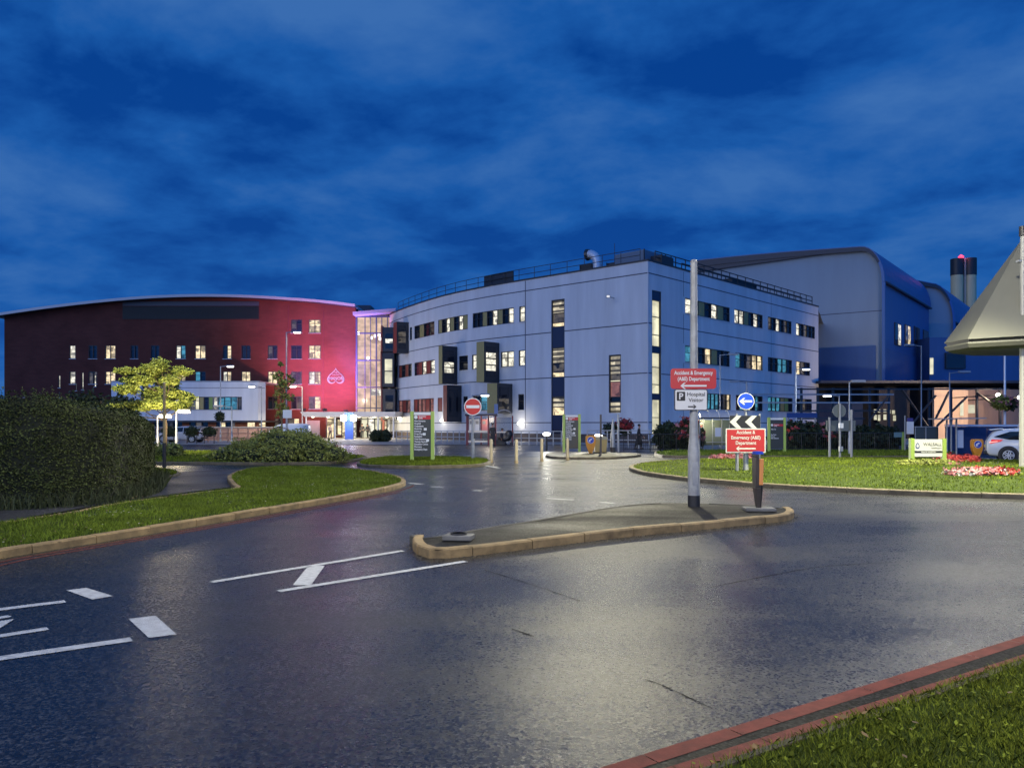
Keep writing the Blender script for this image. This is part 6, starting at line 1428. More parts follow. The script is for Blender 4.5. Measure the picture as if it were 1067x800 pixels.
# ------------------------------------------------------------------ bus shelters
def shelter_red():
    Y0, Y1 = 61.5, 63.2; xa, xm, xb = XA(486.5, Y0), XA(516, Y0), XA(534, Y0); t = thing('bus_shelter', 'red framed glass bus shelter with an arched right bay in front of the pale block', 'bus shelter', ((xa + xb) / 2, Y0, 0))
    Mr = mat('shelter_red', (.16, .03, .035), .5); H = 2.35
    for x, y in ((xa, Y0), (xa, Y1), (XA(500.5, Y0), Y1), (XA(509, Y0), Y0), (xm, Y0), (xm, Y1), (xb, Y0), (xb, Y1)):
        g = MB(); g.box(x - .06, x + .06, y - .06, y + .06, 0, H); g.build('post', Mr, t)
    g = MB(); g.box(xa - .15, xm + .15, Y0 - .15, Y1 + .15, H, H + .16); g.build('roof', mat('shelter_roof', (.05, .035, .05), .5), t)
    g = MB(); c = (xm + xb) / 2; r = (xb - xm) / 2; prev = None
    for a in np.linspace(0, PI, 13):
        q = (c + r * math.cos(a), H + .55 * math.sin(a) - .1)
        if prev: g.hexa([(prev[0], Y0 - .05, prev[1]), (q[0], Y0 - .05, q[1]), (q[0], Y1, q[1]), (prev[0], Y1, prev[1]), (prev[0], Y0 - .05, prev[1] + .08), (q[0], Y0 - .05, q[1] + .08), (q[0], Y1, q[1] + .08), (prev[0], Y1, prev[1] + .08)])
        prev = q
    g.build('arched_roof', mat('shelter_glassroof', (.30, .27, .24), .2), t)
    Mg = mat('clear_glass', (.55, .58, .60), .05, trans=.85)
    for a, b in ((xa, XA(500.5, Y0)), (XA(500.5, Y0), xm), (xm, xb)): g = MB(); g.box(a + .08, b - .08, Y1 - .02, Y1 + .0, .25, H - .1); g.build('back_glass', Mg, t)
    for z in (1.02, .22):
        g = MB(); g.box(xa + .1, XA(509, Y0) - .1, Y0 - .03, Y0 + .05, z, z + .17); g.build('rail', mat('shelter_rail', (.62, .56, .46), .5), t)
    g = MB(); g.box(xm + .1, xb - .1, Y0 - .02, Y0 + .03, 1.0, 1.1); g.build('rail', MATS['shelter_rail'], t)
    for a, b, m_ in ((489, 494.5, M_signw), (495, 499.5, M_alum), (502, 508, mat('poster_pink', (.5, .18, .2), .5)),):
        g = MB(); g.box(XA(a, Y1), XA(b, Y1), Y1 - .09, Y1 - .05, 1.15, 2.1); q = g.build('poster', m_, t)
        g = MB(); g.box(XA(a, Y1) + .06, XA(a, Y1) + .3, Y1 - .1, Y1 - .092, 1.7, 1.95); g.build('poster_print', M_steel, q)
    g = MB(); g.box(xa + .3, XA(507, Y0), Y0 + .9, Y0 + 1.3, .45, .5); g.box(xa + .5, xa + .56, Y0 + 1.05, Y0 + 1.15, 0, .45); g.box(XA(503, Y0), XA(503, Y0) + .06, Y0 + 1.05, Y0 + 1.15, 0, .45); g.build('bench', M_steel, t)
    g = MB(); g.box(XA(511.5, Y0), XA(511.5, Y0) + .06, Y0 - .3, Y0 - .24, H + .16, H + .17); g.box(XA(515, Y0), XA(519, Y0), Y0 - .2, Y0 - .14, H + .17, ZA(421, Y0)); g.build('stop_flag', mat('stop_blue', (.18, .24, .40), .5), t)
    lamp_data('shelter_light', 'POINT', 60, (1, .85, .65), .3, t, (0, .8, 2.1)); return t
shelter_red()
def shelter_barrel(px0, px1, Y0, label, glow=True, H=2.15, mroof=None):
    xa, xb = XA(px0, Y0), XA(px1, Y0); Y1 = Y0 + 1.5; t = thing('bus_shelter', label, 'bus shelter', ((xa + xb) / 2, Y0, .1)); k = 4
    for i in range(k + 1):
        x = xa + (xb - xa) * i / k
        g = MB(); g.tube([(x, Y1, 0), (x, Y1, H)], .045, 8); g.build('post', M_steel, t)
        if i in (0, k): g = MB(); g.tube([(x, Y0, 0), (x, Y0, H - .1)], .04, 8); g.build('post', M_steel, t)
    for i in range(k):
        a, b = xa + (xb - xa) * i / k + .03, xa + (xb - xa) * (i + 1) / k - .03; g = MB(); prev = None
        for an in np.linspace(.15, PI * .62, 8):
            q = (Y1 - .75 - .95 * math.cos(an) * 1.0 + 0, H - .25 + .62 * math.sin(an))
            if prev: g.hexa([(a, prev[0], prev[1]), (b, prev[0], prev[1]), (b, q[0], q[1]), (a, q[0], q[1]), (a, prev[0], prev[1] + .03), (b, prev[0], prev[1] + .03), (b, q[0], q[1] + .03), (a, q[0], q[1] + .03)])
            prev = q
        g.build('roof_panel', mroof or mat('barrel_roof', (.42, .41, .40), .3), t)
        g = MB(); g.box(a, b, Y1 - .03, Y1 - .015, .35, H - .2); g.build('back_glass', mat('shelter_pane', (.30, .33, .24), .1, trans=.5), t)
    g = MB(); g.box(xa + .3, xb - .3, Y1 - .5, Y1 - .15, .5, .55); g.build('bench', M_steel, t)
    g = MB(); g.box(xa - .02, xb + .02, Y0 - .22, Y0 - .14, H - .16, H - .06); g.build('gutter', M_frame, t)
    g = MB(); x = XA((px0 + px1) / 2 - 1, Y0); g.box(x - .18, x + .18, Y0 - .05, Y0, .9, 1.45); g.build('notice', M_alum, t)
    if glow: lamp_data('shelter_light', 'POINT', 90, (1, .95, .6), .3, t, (-.6, .7, 1.8))
    return t
shelter_barrel(729, 769, 47.5, 'barrel roofed glass bus shelter behind the column signs')
# flat cantilever shelter by the hoarding
Y0 = 42.5; t = thing('bus_shelter', 'flat grey cantilever bus shelter in front of the navy hoarding', 'bus shelter', (XA(990, Y0), Y0, .0))
for px in (986.5, 991, 996.5): g = MB(); x = XA(px, Y0); g.tube([(x, Y0, 0), (x, Y0, 2.0)], .05, 8); g.build('post', M_galv, t)
g = MB(); g.hexa([(XA(973, Y0), Y0 - .7, ZA(437, Y0)), (XA(1020, Y0), Y0 - .7, ZA(436.3, Y0)), (XA(1020, Y0), Y0 + .6, ZA(436.3, Y0)), (XA(973, Y0), Y0 + .6, ZA(437, Y0)), (XA(973, Y0), Y0 - .7, ZA(435.7, Y0)), (XA(1020, Y0), Y0 - .7, ZA(435, Y0)), (XA(1020, Y0), Y0 + .6, ZA(435, Y0)), (XA(973, Y0), Y0 + .6, ZA(435.7, Y0))]); g.build('roof', M_steel, t)
g = MB(); g.box(XA(998.5, Y0), XA(1005, Y0), Y0 + .1, Y0 + .16, .35, ZA(448, Y0)); g.build('advert_panel', M_alum, t)
g = MB(); g.box(XA(958, Y0), XA(983, Y0), Y0 + .5, Y0 + .53, .4, ZA(445, Y0)); q = g.build('side_glass', mat('smoked_glass', (.05, .06, .06), .1), t)
g = MB(); g.box(XA(958, Y0), XA(983, Y0), Y0 + .46, Y0 + .56, ZA(445, Y0), ZA(444.2, Y0)); g.box(XA(969, Y0), XA(970, Y0), Y0 + .46, Y0 + .49, .1, ZA(445, Y0)); g.box(XA(958, Y0), XA(958.8, Y0), Y0 + .46, Y0 + .49, .1, ZA(445, Y0)); g.build('glass_frame', M_steel, q)
for px in (958.4, 969.5): g = MB(); x = XA(px, Y0); g.tube([(x, Y0 + .52, 0), (x, Y0 + .52, .45)], .03, 6); g.build('post', M_steel, t)

# ------------------------------------------------------------------ grey pyramid canopy on its mast at the right edge
py_ = 25.0; mx = XA(1065.8, py_); mz = rz(mx, py_) if (mx - RC.x) ** 2 + (py_ - RC.y) ** 2 < RR ** 2 else 0
t = thing('pyramid_canopy', 'large grey faceted pyramid canopy on a tall mast cut by the right edge', 'canopy', (mx, py_, mz))
M_can = mat('canopy_grey', (.085, .085, .068), .6, streak=.08); cyc = py_ + 1.2; zt_ = ZA(249, cyc); zl = ZA(355, cyc); zl2 = ZA(366.5, cyc); rr_ = XA(1066, cyc) - XA(995.5, cyc)
def octa(r, z, rot=PI / 8): return [(XA(1067, cyc) + r * math.cos(rot + 2 * PI * k / 8), cyc + r * .72 * math.sin(rot + 2 * PI * k / 8), z) for k in range(8)]
sc8 = rr_ / (math.cos(PI / 8)); g = MB(); rings = [octa(.06, zt_), octa(sc8, zl + .03), octa(sc8 * 1.012, zl - .02)]
for a, b in zip(rings, rings[1:]):
    for k in range(8): g.quad(a[k], a[(k + 1) % 8], b[(k + 1) % 8], b[k])
g.build('roof_facets', M_can, t)
g = MB(); rings = [octa(sc8 * .99, zl - .02), octa(sc8 * .97, zl - .12)]
for k in range(8): g.quad(rings[0][k], rings[0][(k + 1) % 8], rings[1][(k + 1) % 8], rings[1][k])
g.build('shadow_gap', M_black, t)
g = MB(); rings = [octa(sc8 * 1.0, zl - .12), octa(sc8 * 1.012, zl - .17), octa(sc8 * .985, zl - .30), octa(sc8 * .9, zl2), octa(.05, zl2 + .05)]
for a, b in zip(rings, rings[1:]):
    for k in range(8): g.quad(a[k], a[(k + 1) % 8], b[(k + 1) % 8], b[k])
for k in range(8): g.quad(octa(sc8 * 1.0, zl - .12)[k], octa(sc8 * 1.0, zl - .12)[(k + 1) % 8], octa(.05, zl - .12)[(k + 1) % 8], octa(.05, zl - .12)[k])
g.build('bottom_lip', M_can, t)
g = MB(); g.tube([(mx, py_, mz - .05), (mx, py_, ZA(246, py_))], [.11, .075], 14); g.build('mast', mat('mast_grey', (.30, .30, .28), .5, metal=.3), t, smooth=True)
g = MB(); g.tube([(mx, py_, ZA(246, py_)), (mx, py_, ZA(236, py_))], .11, 14); g.build('mast_cap', M_black, t)
g = MB(); g.box(mx - .16, mx + .16, py_ - .05, py_ + .12, ZA(273, py_), ZA(271, py_)); g.build('bracket', M_steel, t)
g = MB(); q0 = (mx, py_, ZA(243, py_)); g.tube([(mx, py_, zl - .05), (mx + .05, cyc, zl - .05)], .06, 8); g.build('support_arm', M_steel, t)

# ------------------------------------------------------------------ cars
def car(name, label, loc, rotz, paint, L_=4.35, W_=1.78, H=1.5, van=False, detail=True, group=None):
    """car along +x (front), built round its own origin on the ground"""
    t = thing(name, label, 'van' if van else 'car', loc, rotz, group); hw = W_ / 2
    if van: st = [(-2.2, .45, .95, 1.75, .80), (-2.15, .32, 1.0, 1.9, .95), (-1.2, .25, 1.02, 1.95, 1), (.4, .22, 1.02, 1.95, 1), (1.0, .22, 1.02, 1.85, .98), (1.55, .25, 1.0, 1.08, .95), (2.1, .3, .9, .95, .88), (2.25, .4, .7, .74, .75)]
    else: st = [(-2.14, .42, .80, .86, .78), (-2.06, .30, .92, 1.02, .90), (-1.86, .24, .985, 1.40, .965), (-1.35, .22, .97, 1.475, 1.0), (-.5, .20, .945, 1.50, 1.0), (.2, .20, .93, 1.47, 1.0), (.75, .20, .92, 1.20, 1.0), (1.12, .21, .91, .955, .985), (1.75, .24, .80, .85, .94), (2.05, .30, .66, .70, .84), (2.17, .38, .56, .58, .70)]
    sc = H / (1.95 if van else 1.5); secs = []
    for x, zb, zbelt, zr, wf in st:
        w = hw * wf; zr *= sc; zbelt *= sc; tr = .76 if zr - zbelt > .2 else .92
        half = [(0, zb), (w * .86, zb), (w * .97, zb + .08), (w, zb + (zbelt - zb) * .55), (w * .965, zbelt), (w * (.965 + tr) / 2, (zbelt + zr) / 2 + .02), (w * tr, zr - .05 * (1 if zr - zbelt > .2 else .3)), (w * tr * .72, zr), (0, zr + .015)]
        ring = [(x, y, z) for y, z in half] + [(x, -y, z) for y, z in half[-2:0:-1]]; secs.append(ring)
    n = len(secs[0]); g = MB()
    for a, b in zip(secs, secs[1:]):
        for k in range(n): g.quad(a[k], a[(k + 1) % n], b[(k + 1) % n], b[k])
    g.add(secs[0], [tuple(range(n))]); g.add(secs[-1], [tuple(range(n - 1, -1, -1))])
    bm = bmesh.new(); me = bpy.data.meshes.new('body'); me.from_pydata(g.v, [], g.f); bm.from_mesh(me); bmesh.ops.remove_doubles(bm, verts=bm.verts, dist=1e-4); bmesh.ops.recalc_face_normals(bm, faces=bm.faces); bm.to_mesh(me); bm.free()
    me.materials.append(paint); me.polygons.foreach_set('use_smooth', [True] * len(me.polygons)); ob = bpy.data.objects.new('body', me); COL.objects.link(ob); ob.parent = t
    md = ob.modifiers.new('s', 'SUBSURF'); md.levels = md.render_levels = 2 if detail else 1
    def side_y(x, z):                                   # outer half-width at a station
        for (a, r0), (b, r1) in zip([(q[0], r) for q, r in zip(st, secs)], [(q[0], r) for q, r in zip(st[1:], secs[1:])]):
            if a <= x <= b:
                f = (x - a) / (b - a); h0 = [(p[1], p[2]) for p in r0[:9]]; h1 = [(p[1], p[2]) for p in r1[:9]]; hh_ = [(u[0] + (v[0] - u[0]) * f, u[1] + (v[1] - u[1]) * f) for u, v in zip(h0, h1)]
                for (y0, z0), (y1, z1) in zip(hh_[1:], hh_[2:]):
                    if z0 <= z <= z1 and z1 > z0: return y0 + (y1 - y0) * (z - z0) / (z1 - z0)
        return hw * .9
    Mg = mat('car_glass', (.012, .015, .02), .05); s_ = sc
    glass = [[(-1.86, 1.12), (-1.30, 1.0), (-.55, .985), (-.55, 1.36), (-1.25, 1.35)], [(-.48, .985), (.55, .965), (.62, 1.10), (.28, 1.34), (-.48, 1.37)]] if not van else [[(.3, 1.15), (1.2, 1.13), (.95, 1.65), (.3, 1.65)]]
    for gl in glass:
        for sg_ in (1, -1):
            g = MB(); pts = []
            for i in range(len(gl)):
                a, b = gl[i], gl[(i + 1) % len(gl)]
                for k in range(4): f = k / 4; pts.append((a[0] + (b[0] - a[0]) * f, (a[1] + (b[1] - a[1]) * f) * s_))
            cx0 = sum(p[0] for p in pts) / len(pts); cz0 = sum(p[1] for p in pts) / len(pts)
            vs = [(x, sg_ * (side_y(x, z) + .008), z) for x, z in pts] + [(cx0, sg_ * (side_y(cx0, cz0) + .012), cz0)]
            g.add(vs, [(i, (i + 1) % len(pts), len(pts)) for i in range(len(pts))]); g.build('side_window', Mg, t, world=False)
    if not van:
        g = MB(); g.add([(-1.93, -.60, 1.05 * s_), (-1.93, .60, 1.05 * s_), (-1.76, .52, 1.36 * s_), (-1.76, -.52, 1.36 * s_)], [(0, 1, 2, 3)]); g.build('rear_window', Mg, t, world=False)
        g = MB(); g.hexa([(-1.95, -.55, 1.40 * s_), (-1.5, -.6, 1.455 * s_), (-1.5, .6, 1.455 * s_), (-1.95, .55, 1.40 * s_), (-2.02, -.55, 1.44 * s_), (-1.5, -.6, 1.50 * s_), (-1.5, .6, 1.50 * s_), (-2.02, .55, 1.44 * s_)]); g.build('spoiler', paint, t, world=False, bevel=.015)
        for sg_ in (1, -1):
            g = MB(); y1 = side_y(-1.95, .9) ; g.hexa([(-2.10, sg_ * .42, .80), (-1.98, sg_ * (hw * .93), .80), (-1.60, sg_ * (hw * .985), .90), (-2.05, sg_ * .42, .88), (-2.085, sg_ * .44, .97), (-1.92, sg_ * (hw * .93), .99), (-1.50, sg_ * (hw * .975), .985), (-2.02, sg_ * .44, .98)]); q = g.build('tail_light', mat('tail_red', (.45, .02, .025), .25, emit=(1, .05, .05), estr=.5), t, world=False, bevel=.012)
            g = MB(); g.hexa([(-2.112, sg_ * .44, .845), (-2.0, sg_ * (hw * .945), .85), (-1.72, sg_ * (hw * .998), .895), (-2.1, sg_ * .44, .875), (-2.112, sg_ * .44, .875), (-2.0, sg_ * (hw * .945), .885), (-1.72, sg_ * (hw * .998), .915), (-2.1, sg_ * .44, .90)]); g.build('light_bar', mat('tail_bar', (.8, .5, .45), .3, emit=(1, .45, .35), estr=1.2), q, world=False)
            g = MB(); g.hexa([(2.12, sg_ * .3, .56), (1.75, sg_ * hw * .86, .62), (1.7, sg_ * hw * .86, .62), (2.0, sg_ * .3, .56), (2.05, sg_ * .3, .66), (1.68, sg_ * hw * .85, .76), (1.6, sg_ * hw * .85, .76), (1.95, sg_ * .3, .66)]); g.build('headlight', M_alum, t, world=False)
        g = MB(); g.box(-2.17, -1.95, -.7, .7, .33, .50); g.build('rear_bumper_trim', M_black, t, world=False, bevel=.03)
        g = MB(); g.box(-2.155, -2.10, -.26, .26, .64, .75); g.build('number_plate', mat('plate_yellow', (.6, .5, .1), .5), t, world=False)
        for sg_ in (1, -1):
            g = MB(); g.hexa([(.62, sg_ * (hw * .93), .96), (.78, sg_ * (hw * .93), .96), (.76, sg_ * (hw + .14), .98), (.64, sg_ * (hw + .14), .98), (.62, sg_ * (hw * .93), 1.05), (.74, sg_ * (hw * .93), 1.05), (.72, sg_ * (hw + .14), 1.10), (.64, sg_ * (hw + .14), 1.10)]); g.build('wing_mirror', paint, t, world=False, bevel=.02)
    wx = (-1.32, 1.30) if not van else (-1.45, 1.45)
    for x in wx:
        for sg_ in (1, -1):
            yo = sg_ * (hw + .004)
            g = MB(); g.tube([(x, yo - sg_ * .06, .335), (x, yo + sg_ * .004, .335)], .385, 28); g.build('wheel_arch', M_black, t, world=False)
            g = MB(); g.tube([(x, yo - sg_ * .2, .315), (x, yo - sg_ * .0, .315), (x, yo + sg_ * .012, .315)], [.315, .315, .29], 28); wh = g.build('wheel', mat('tyre', (.018, .018, .018), .8), t, world=False, smooth=True)
            g = MB(); yy = yo + sg_ * .016
            for k in range(5):
                a = k * 2 * PI / 5; d1 = Vector((math.cos(a), 0, math.sin(a))); d2 = Vector((-math.sin(a), 0, math.cos(a))); c = Vector((x, yy, .315))
                for s2 in (-1, 1): g.quad(c + d2 * .02 * s2, c + d2 * .055 * s2 + d1 * .02, c + d1 * .205 + d2 * .05 * s2, c + d1 * .205 + d2 * .015 * s2)
            g.tube([(x, yy - sg_ * .012, .315), (x, yy, .315)], .05, 12)
            rv = [(x + .225 * math.cos(a), yy - sg_ * .006, .315 + .225 * math.sin(a)) for a in np.linspace(0, 2 * PI, 28, endpoint=False)]; ri = [(x + .195 * math.cos(a), yy, .315 + .195 * math.sin(a)) for a in np.linspace(0, 2 * PI, 28, endpoint=False)]
            for i in range(28): g.quad(rv[i], rv[(i + 1) % 28], ri[(i + 1) % 28], ri[i])
            g.build('rim', M_alum, wh, world=False)
    if not van:
        g = MB()
        for x in (-.52, .66):
            for sg_ in (1, -1):
                for z0, z1 in ((.36, .62), (.62, .92)): g.quad((x - .006, sg_ * (side_y(x, z0) + .003), z0), (x + .006, sg_ * (side_y(x, z0) + .003), z0), (x + .006, sg_ * (side_y(x, z1) + .003), z1), (x - .006, sg_ * (side_y(x, z1) + .003), z1))
        g.build('door_seams', M_black, t, world=False)
        for sg_ in (1, -1): g = MB(); g.box(-.42, -.2, sg_ * (hw - .01) - .02, sg_ * (hw - .01) + .02, .84, .87); g.build('door_handle', M_alum, t, world=False)
    return t
M_carw = mat('car_white', (.74, .76, .78), .25, coat=.6)
cY = 34.0; car('parked_car', 'white hatchback with glowing red tail lights at the right edge behind the roundabout', (XA(1026, cY) + 2.15 * math.cos(R(-29)), cY + 2.15 * math.sin(R(-29)), 0), R(-29), M_carw, H=1.48)
car('parked_van', 'pale blue white van parked in front of the red wall', (XA(300, 78), 78, .03), R(180), mat('van_paint', (.50, .56, .62), .35), van=True, detail=False, H=1.75)
car('parked_car', 'dark parked car behind the low path lamps at the left', (XA(160, 74), 74, .03), R(0), mat('car_dark', (.06, .03, .03), .3, coat=.5), detail=False, group='cars parked at the left behind the hedge')
car('parked_car', 'silver parked car right of the dark one, under the bright tree', (XA(189, 71), 71, .03), R(180), mat('car_silver', (.35, .37, .42), .3, coat=.5), detail=False, group='cars parked at the left behind the hedge')

# ------------------------------------------------------------------ people
def skin_obj(name, joints, bones, m_, parent, root=0, sub=2):
    me = bpy.data.meshes.new(name); me.from_pydata([j[0] for j in joints], bones, []); o = bpy.data.objects.new(name, me); COL.objects.link(o)
    md = o.modifiers.new('sk', 'SKIN'); s = o.modifiers.new('su', 'SUBSURF'); s.levels = s.render_levels = sub
    for i, j in enumerate(joints): v = me.skin_vertices[0].data[i]; v.radius = (j[1], j[2] if len(j) > 2 else j[1]); v.use_root = (i == root)
    dg = bpy.context.evaluated_depsgraph_get(); nm = bpy.data.meshes.new_from_object(o.evaluated_get(dg)); bpy.data.objects.remove(o)
    nm.materials.clear(); nm.materials.append(m_); nm.polygons.foreach_set('use_smooth', [True] * len(nm.polygons))
    o = bpy.data.objects.new(name, nm); COL.objects.link(o); o.parent = parent; return o
M_skin = mat('skin', (.36, .20, .14), .6)
def person(label, loc, rotz, stride=.22, h=1.72, coat=(.015, .015, .018), trou=(.015, .016, .02), hairc=(.02, .014, .01), long=False, sit=False, bend=0.0, group=None):
    t = thing('person', label, 'person', loc, rotz, group); k = h / 1.75; s = stride; b = bend
    hip = .93 * k if not sit else .52
    def V3(x, y, z): return (x * k, y * k, z if sit and False else z * k)
    dz = (hip / k - .93); f = lambda z: z + dz
    J = [(V3(0, 0, f(.95)), .125, .10), (V3(0, -.02 - b * .15, f(1.12)), .125, .09), (V3(0, -.02 - b * .4, f(1.34)), .155, .10), (V3(0, -.02 - b * .5, f(1.46)), .06), (V3(0, -.04 - b * .56, f(1.53)), .055), (V3(0, -.055 - b * .6, f(1.62)), .085, .10), (V3(0, -.05 - b * .62, f(1.71)), .07, .08), (V3(0, -.135 - b * .6, f(1.615)), .022)]
    B = [(0, 1), (1, 2), (2, 3), (3, 4), (4, 5), (5, 6), (5, 7)]
    legs = []
    for sg_, st_ in ((1, s), (-1, -s)):
        i = len(J)
        if sit: pts = [(V3(.09 * sg_, 0, f(.93)), .085), (V3(.10 * sg_, -.42, f(.93)), .062), (V3(.10 * sg_, -.42, f(.93) - .42), .042), (V3(.10 * sg_, -.56, f(.93) - .46), .036)]
        else: pts = [(V3(.09 * sg_, 0, .90), .085), (V3(.095 * sg_, -st_ * .75 - .03, .50), .062), (V3(.095 * sg_, -st_ * .6 + (.12 if st_ < 0 else 0), .09), .042), (V3(.10 * sg_, -st_ * .6 - .13 + (.10 if st_ < 0 else 0), .035), .036)]
        J += pts; B += [(0, i), (i, i + 1), (i + 1, i + 2), (i + 2, i + 3)]; legs.append(pts)
    arms = []
    for sg_, st_ in ((1, -s), (-1, s)):
        i = len(J); pts = [(V3(.19 * sg_, -.02 - b * .4, f(1.39)), .058), (V3(.235 * sg_, -st_ * .3 - b * .4, f(1.12)), .045), (V3(.235 * sg_, -st_ * .9 - .09 - b * .6, f(.90)), .032), (V3(.235 * sg_, -st_ * 1.1 - .12 - b * .62, f(.82)), .036, .022), (V3(.23 * sg_, -st_ * 1.2 - .13 - b * .62, f(.75)), .022, .014)]
        J += pts; B += [(2, i), (i, i + 1), (i + 1, i + 2), (i + 2, i + 3), (i + 3, i + 4)]; arms.append(pts)
    skin_obj('body', J, B, M_skin, t)
    cj = [(J[0][0], .150, .125), (J[1][0], .148, .115), (J[2][0], .178, .125), (V3(0, -.02 - b * .47, f(1.44)), .10, .09)]; cb = [(0, 1), (1, 2), (2, 3)]
    if long: cj.append((V3(0, .01, .55), .19, .16)); cb.append((0, 4)); cj.append((V3(0, .02, .25), .20, .18)); cb.append((4, 5))
    for pts in arms:
        i = len(cj); cj += [(pts[0][0], .075), (pts[1][0], .062), (pts[2][0], .046)]; cb += [(2, i), (i, i + 1), (i + 1, i + 2)]
    skin_obj('coat', cj, cb, mat('coat_%d_%d' % (int(coat[0] * 1000), int(coat[2] * 1000)), coat, .8), t)
    tj = [(V3(0, 0, f(.94)), .135, .115)]; tb = []
    for pts in legs: i = len(tj); tj += [(pts[0][0], .10), (pts[1][0], .076), (pts[2][0], .058)]; tb += [(0, i), (i, i + 1), (i + 1, i + 2)]
    skin_obj('trousers', tj, tb, mat('trousers_%d_%d' % (int(trou[0] * 1000), int(trou[2] * 1000)), trou, .8), t)
    g = MB(); c = J[6][0]; prof = [(.001, -.09), (.08, -.07), (.105, -.01), (.10, .04), (.06, .075), (.005, .09)]; g.lathe([(r * k, z * k) for r, z in prof], (c[0], c[1] + .025, c[2] + .0), 14); g.build('hair', mat('hair_%d' % int(hairc[0] * 1000), hairc, .7), t, world=False, smooth=True)
    g = MB()
    for sg_ in (1, -1): g.tube([(sg_ * .032 * k, c[1] - .062 * k, J[5][0][2] + .02), (sg_ * .032 * k, c[1] - .078 * k, J[5][0][2] + .02)], .011, 8)
    g.build('eyes', M_signk, t, world=False)
    for pts in legs:
        g = MB(); a = Vector(pts[2][0]); e_ = Vector(pts[3][0]); g.tube([a + Vector((0, .05, -.03)), e_ + Vector((0, 0, .01)), e_ + Vector((0, -.06, 0))], [.05, .048, .03], 8); g.build('shoe', M_black, t, world=False, smooth=True)
    return t
person('person in dark clothes standing in the doorway of the red bus shelter', (XA(513.2, 60.6), 60.6, 0), R(15), .05, 1.74, long=True)
person('person in a grey jacket sitting hunched in the arched bay of the red shelter', (XA(521, 62.4), 62.4, 0), R(60), .0, 1.7, (.10, .09, .09), (.02, .02, .022), sit=True, bend=.3)
person('person in dark clothes walking past the grey railing left of the flowering shrub', (XA(665.5, 51.0), 51.0, .03), R(80), .25, 1.62, long=True)
person('person in black standing at the entrance doors beside the blue pillar', (XA(377.5, 92), 92, .03), R(0), .05, 1.75)
person('person in a pale coat waiting under the entrance canopy by the red wall', (XA(344, 89), 89, .03), R(40), .1, 1.7, (.4, .33, .3), (.03, .03, .05))
person('person in dark clothes just right of the one at the entrance doors', (XA(383, 94), 94, .03), R(-30), .2, 1.72, (.03, .03, .04), group=None)
# low wall seat for the sitting person
sx2 = XA(521, 62.4); st_ = thing('seat_block', 'low dark seat block in the arched bay of the red shelter', 'seat', (sx2 + .05, 62.5, 0)); g = MB(); g.box(sx2 - .45, sx2 + .5, 62.3, 62.9, 0, .43); g.build('block', M_frame, st_, bevel=.03)
# pushchair
bx0 = XA(529, 61.6); pc = thing('pushchair', 'dark pushchair with a hood in the arched bay of the shelter', 'pushchair', (bx0, 61.6, 0))
g = MB(); g.tube([(bx0 - .3, 61.5, .45), (bx0, 61.5, .55), (bx0 + .25, 61.5, .95)], [.16, .24, .2], 10); g.build('seat', M_black, pc, smooth=True); g = MB(); g.lathe([(.02, .42), (.2, .36), (.3, .2), (.32, 0)], (bx0 + .1, 61.5, .8), 14); g.build('hood', M_signk, pc, smooth=True)
for dx in (-.35, .3):
    g = MB(); g.tube([(bx0 + dx, 61.32, .14), (bx0 + dx, 61.36, .14)], .14, 16); g.tube([(bx0 + dx, 61.66, .14), (bx0 + dx, 61.7, .14)], .14, 16); g.build('wheel', M_black, pc)
g = MB(); g.tube([(bx0 - .35, 61.5, .14), (bx0 + .2, 61.5, .6), (bx0 + .5, 61.5, 1.05)], .02, 6); g.tube([(bx0 + .3, 61.5, .14), (bx0 - .1, 61.5, .6)], .02, 6); g.build('frame', M_galv, pc)

# ------------------------------------------------------------------ added road lamps kept out of view to light road, roundabout, tree and kerbs
def added_lamp(par, hx_, hy_, hz_, power, color, rot=(0, 0, 0), size=R(165), blend=.35, spread=None):
    w0 = WL[par.name]
    g = MB(); g.box(hx_ - .4, hx_ + .4, hy_ - .2, hy_ + .2, hz_, hz_ + .14); g.build('lamp_head', M_steel, par)
    g = MB(); g.box(hx_ - .35, hx_ + .35, hy_ - .16, hy_ + .16, hz_ - .03, hz_ - .003); q = g.build('lens', M_lens, par)
    lamp_data('lamp_light', 'SPOT', power, color, .35, q, (hx_ - w0.x, hy_ - w0.y, hz_ - w0.z - .15), rot, size, blend)
MX, MY = 18.6, 21.5
tl = thing('added_mast', 'tall lighting mast at the right of the roundabout with floodlight arms', 'street lamp', (MX, MY, 0), group='tall road lighting masts')  # added mast, never in view, floods the road and roundabout grass
g = MB(); g.tube([(MX, MY, -.03), (MX, MY, 1.5), (MX, MY, 1.55), (MX, MY, 14.8)], [.16, .16, .13, .08], 14); g.build('pole', M_galv, tl, smooth=True)
g = MB(); g.tube([(MX, MY, 13.4), (15, 19.8, 13.0), (11.6, 18.0, 12.75)], .05, 8); g.build('arm', M_galv, tl)
added_lamp(tl, 11.3, 18.0, 12.6, 7500, (1, .95, .80))
aimg = Vector((9.6 - 12.0, 22.0 - 18.0, -12.5)).to_track_quat('-Z', 'Y').to_euler()
added_lamp(tl, 12.2, 18.3, 12.6, 32000, (1, .95, .62), aimg, R(84), .5)
t2 = thing('added_mast', 'tall lighting mast behind the hedge holding the span wire', 'street lamp', (-17.5, 22.5, 0), group='tall road lighting masts')  # added mast out of view, lights the bright tree from the front
g = MB(); g.tube([(-17.5, 22.5, -.03), (-17.5, 22.5, 15)], [.15, .08], 12); g.build('pole', M_galv, t2, smooth=True)
aimt = Vector((-20.2 + 17, 45 - 23.5, 4.0 - 14.4)).to_track_quat('-Z', 'Y').to_euler()
added_lamp(t2, -17.2, 23.4, 14.5, 42000, (1, .90, .62), aimt, R(44), .6)
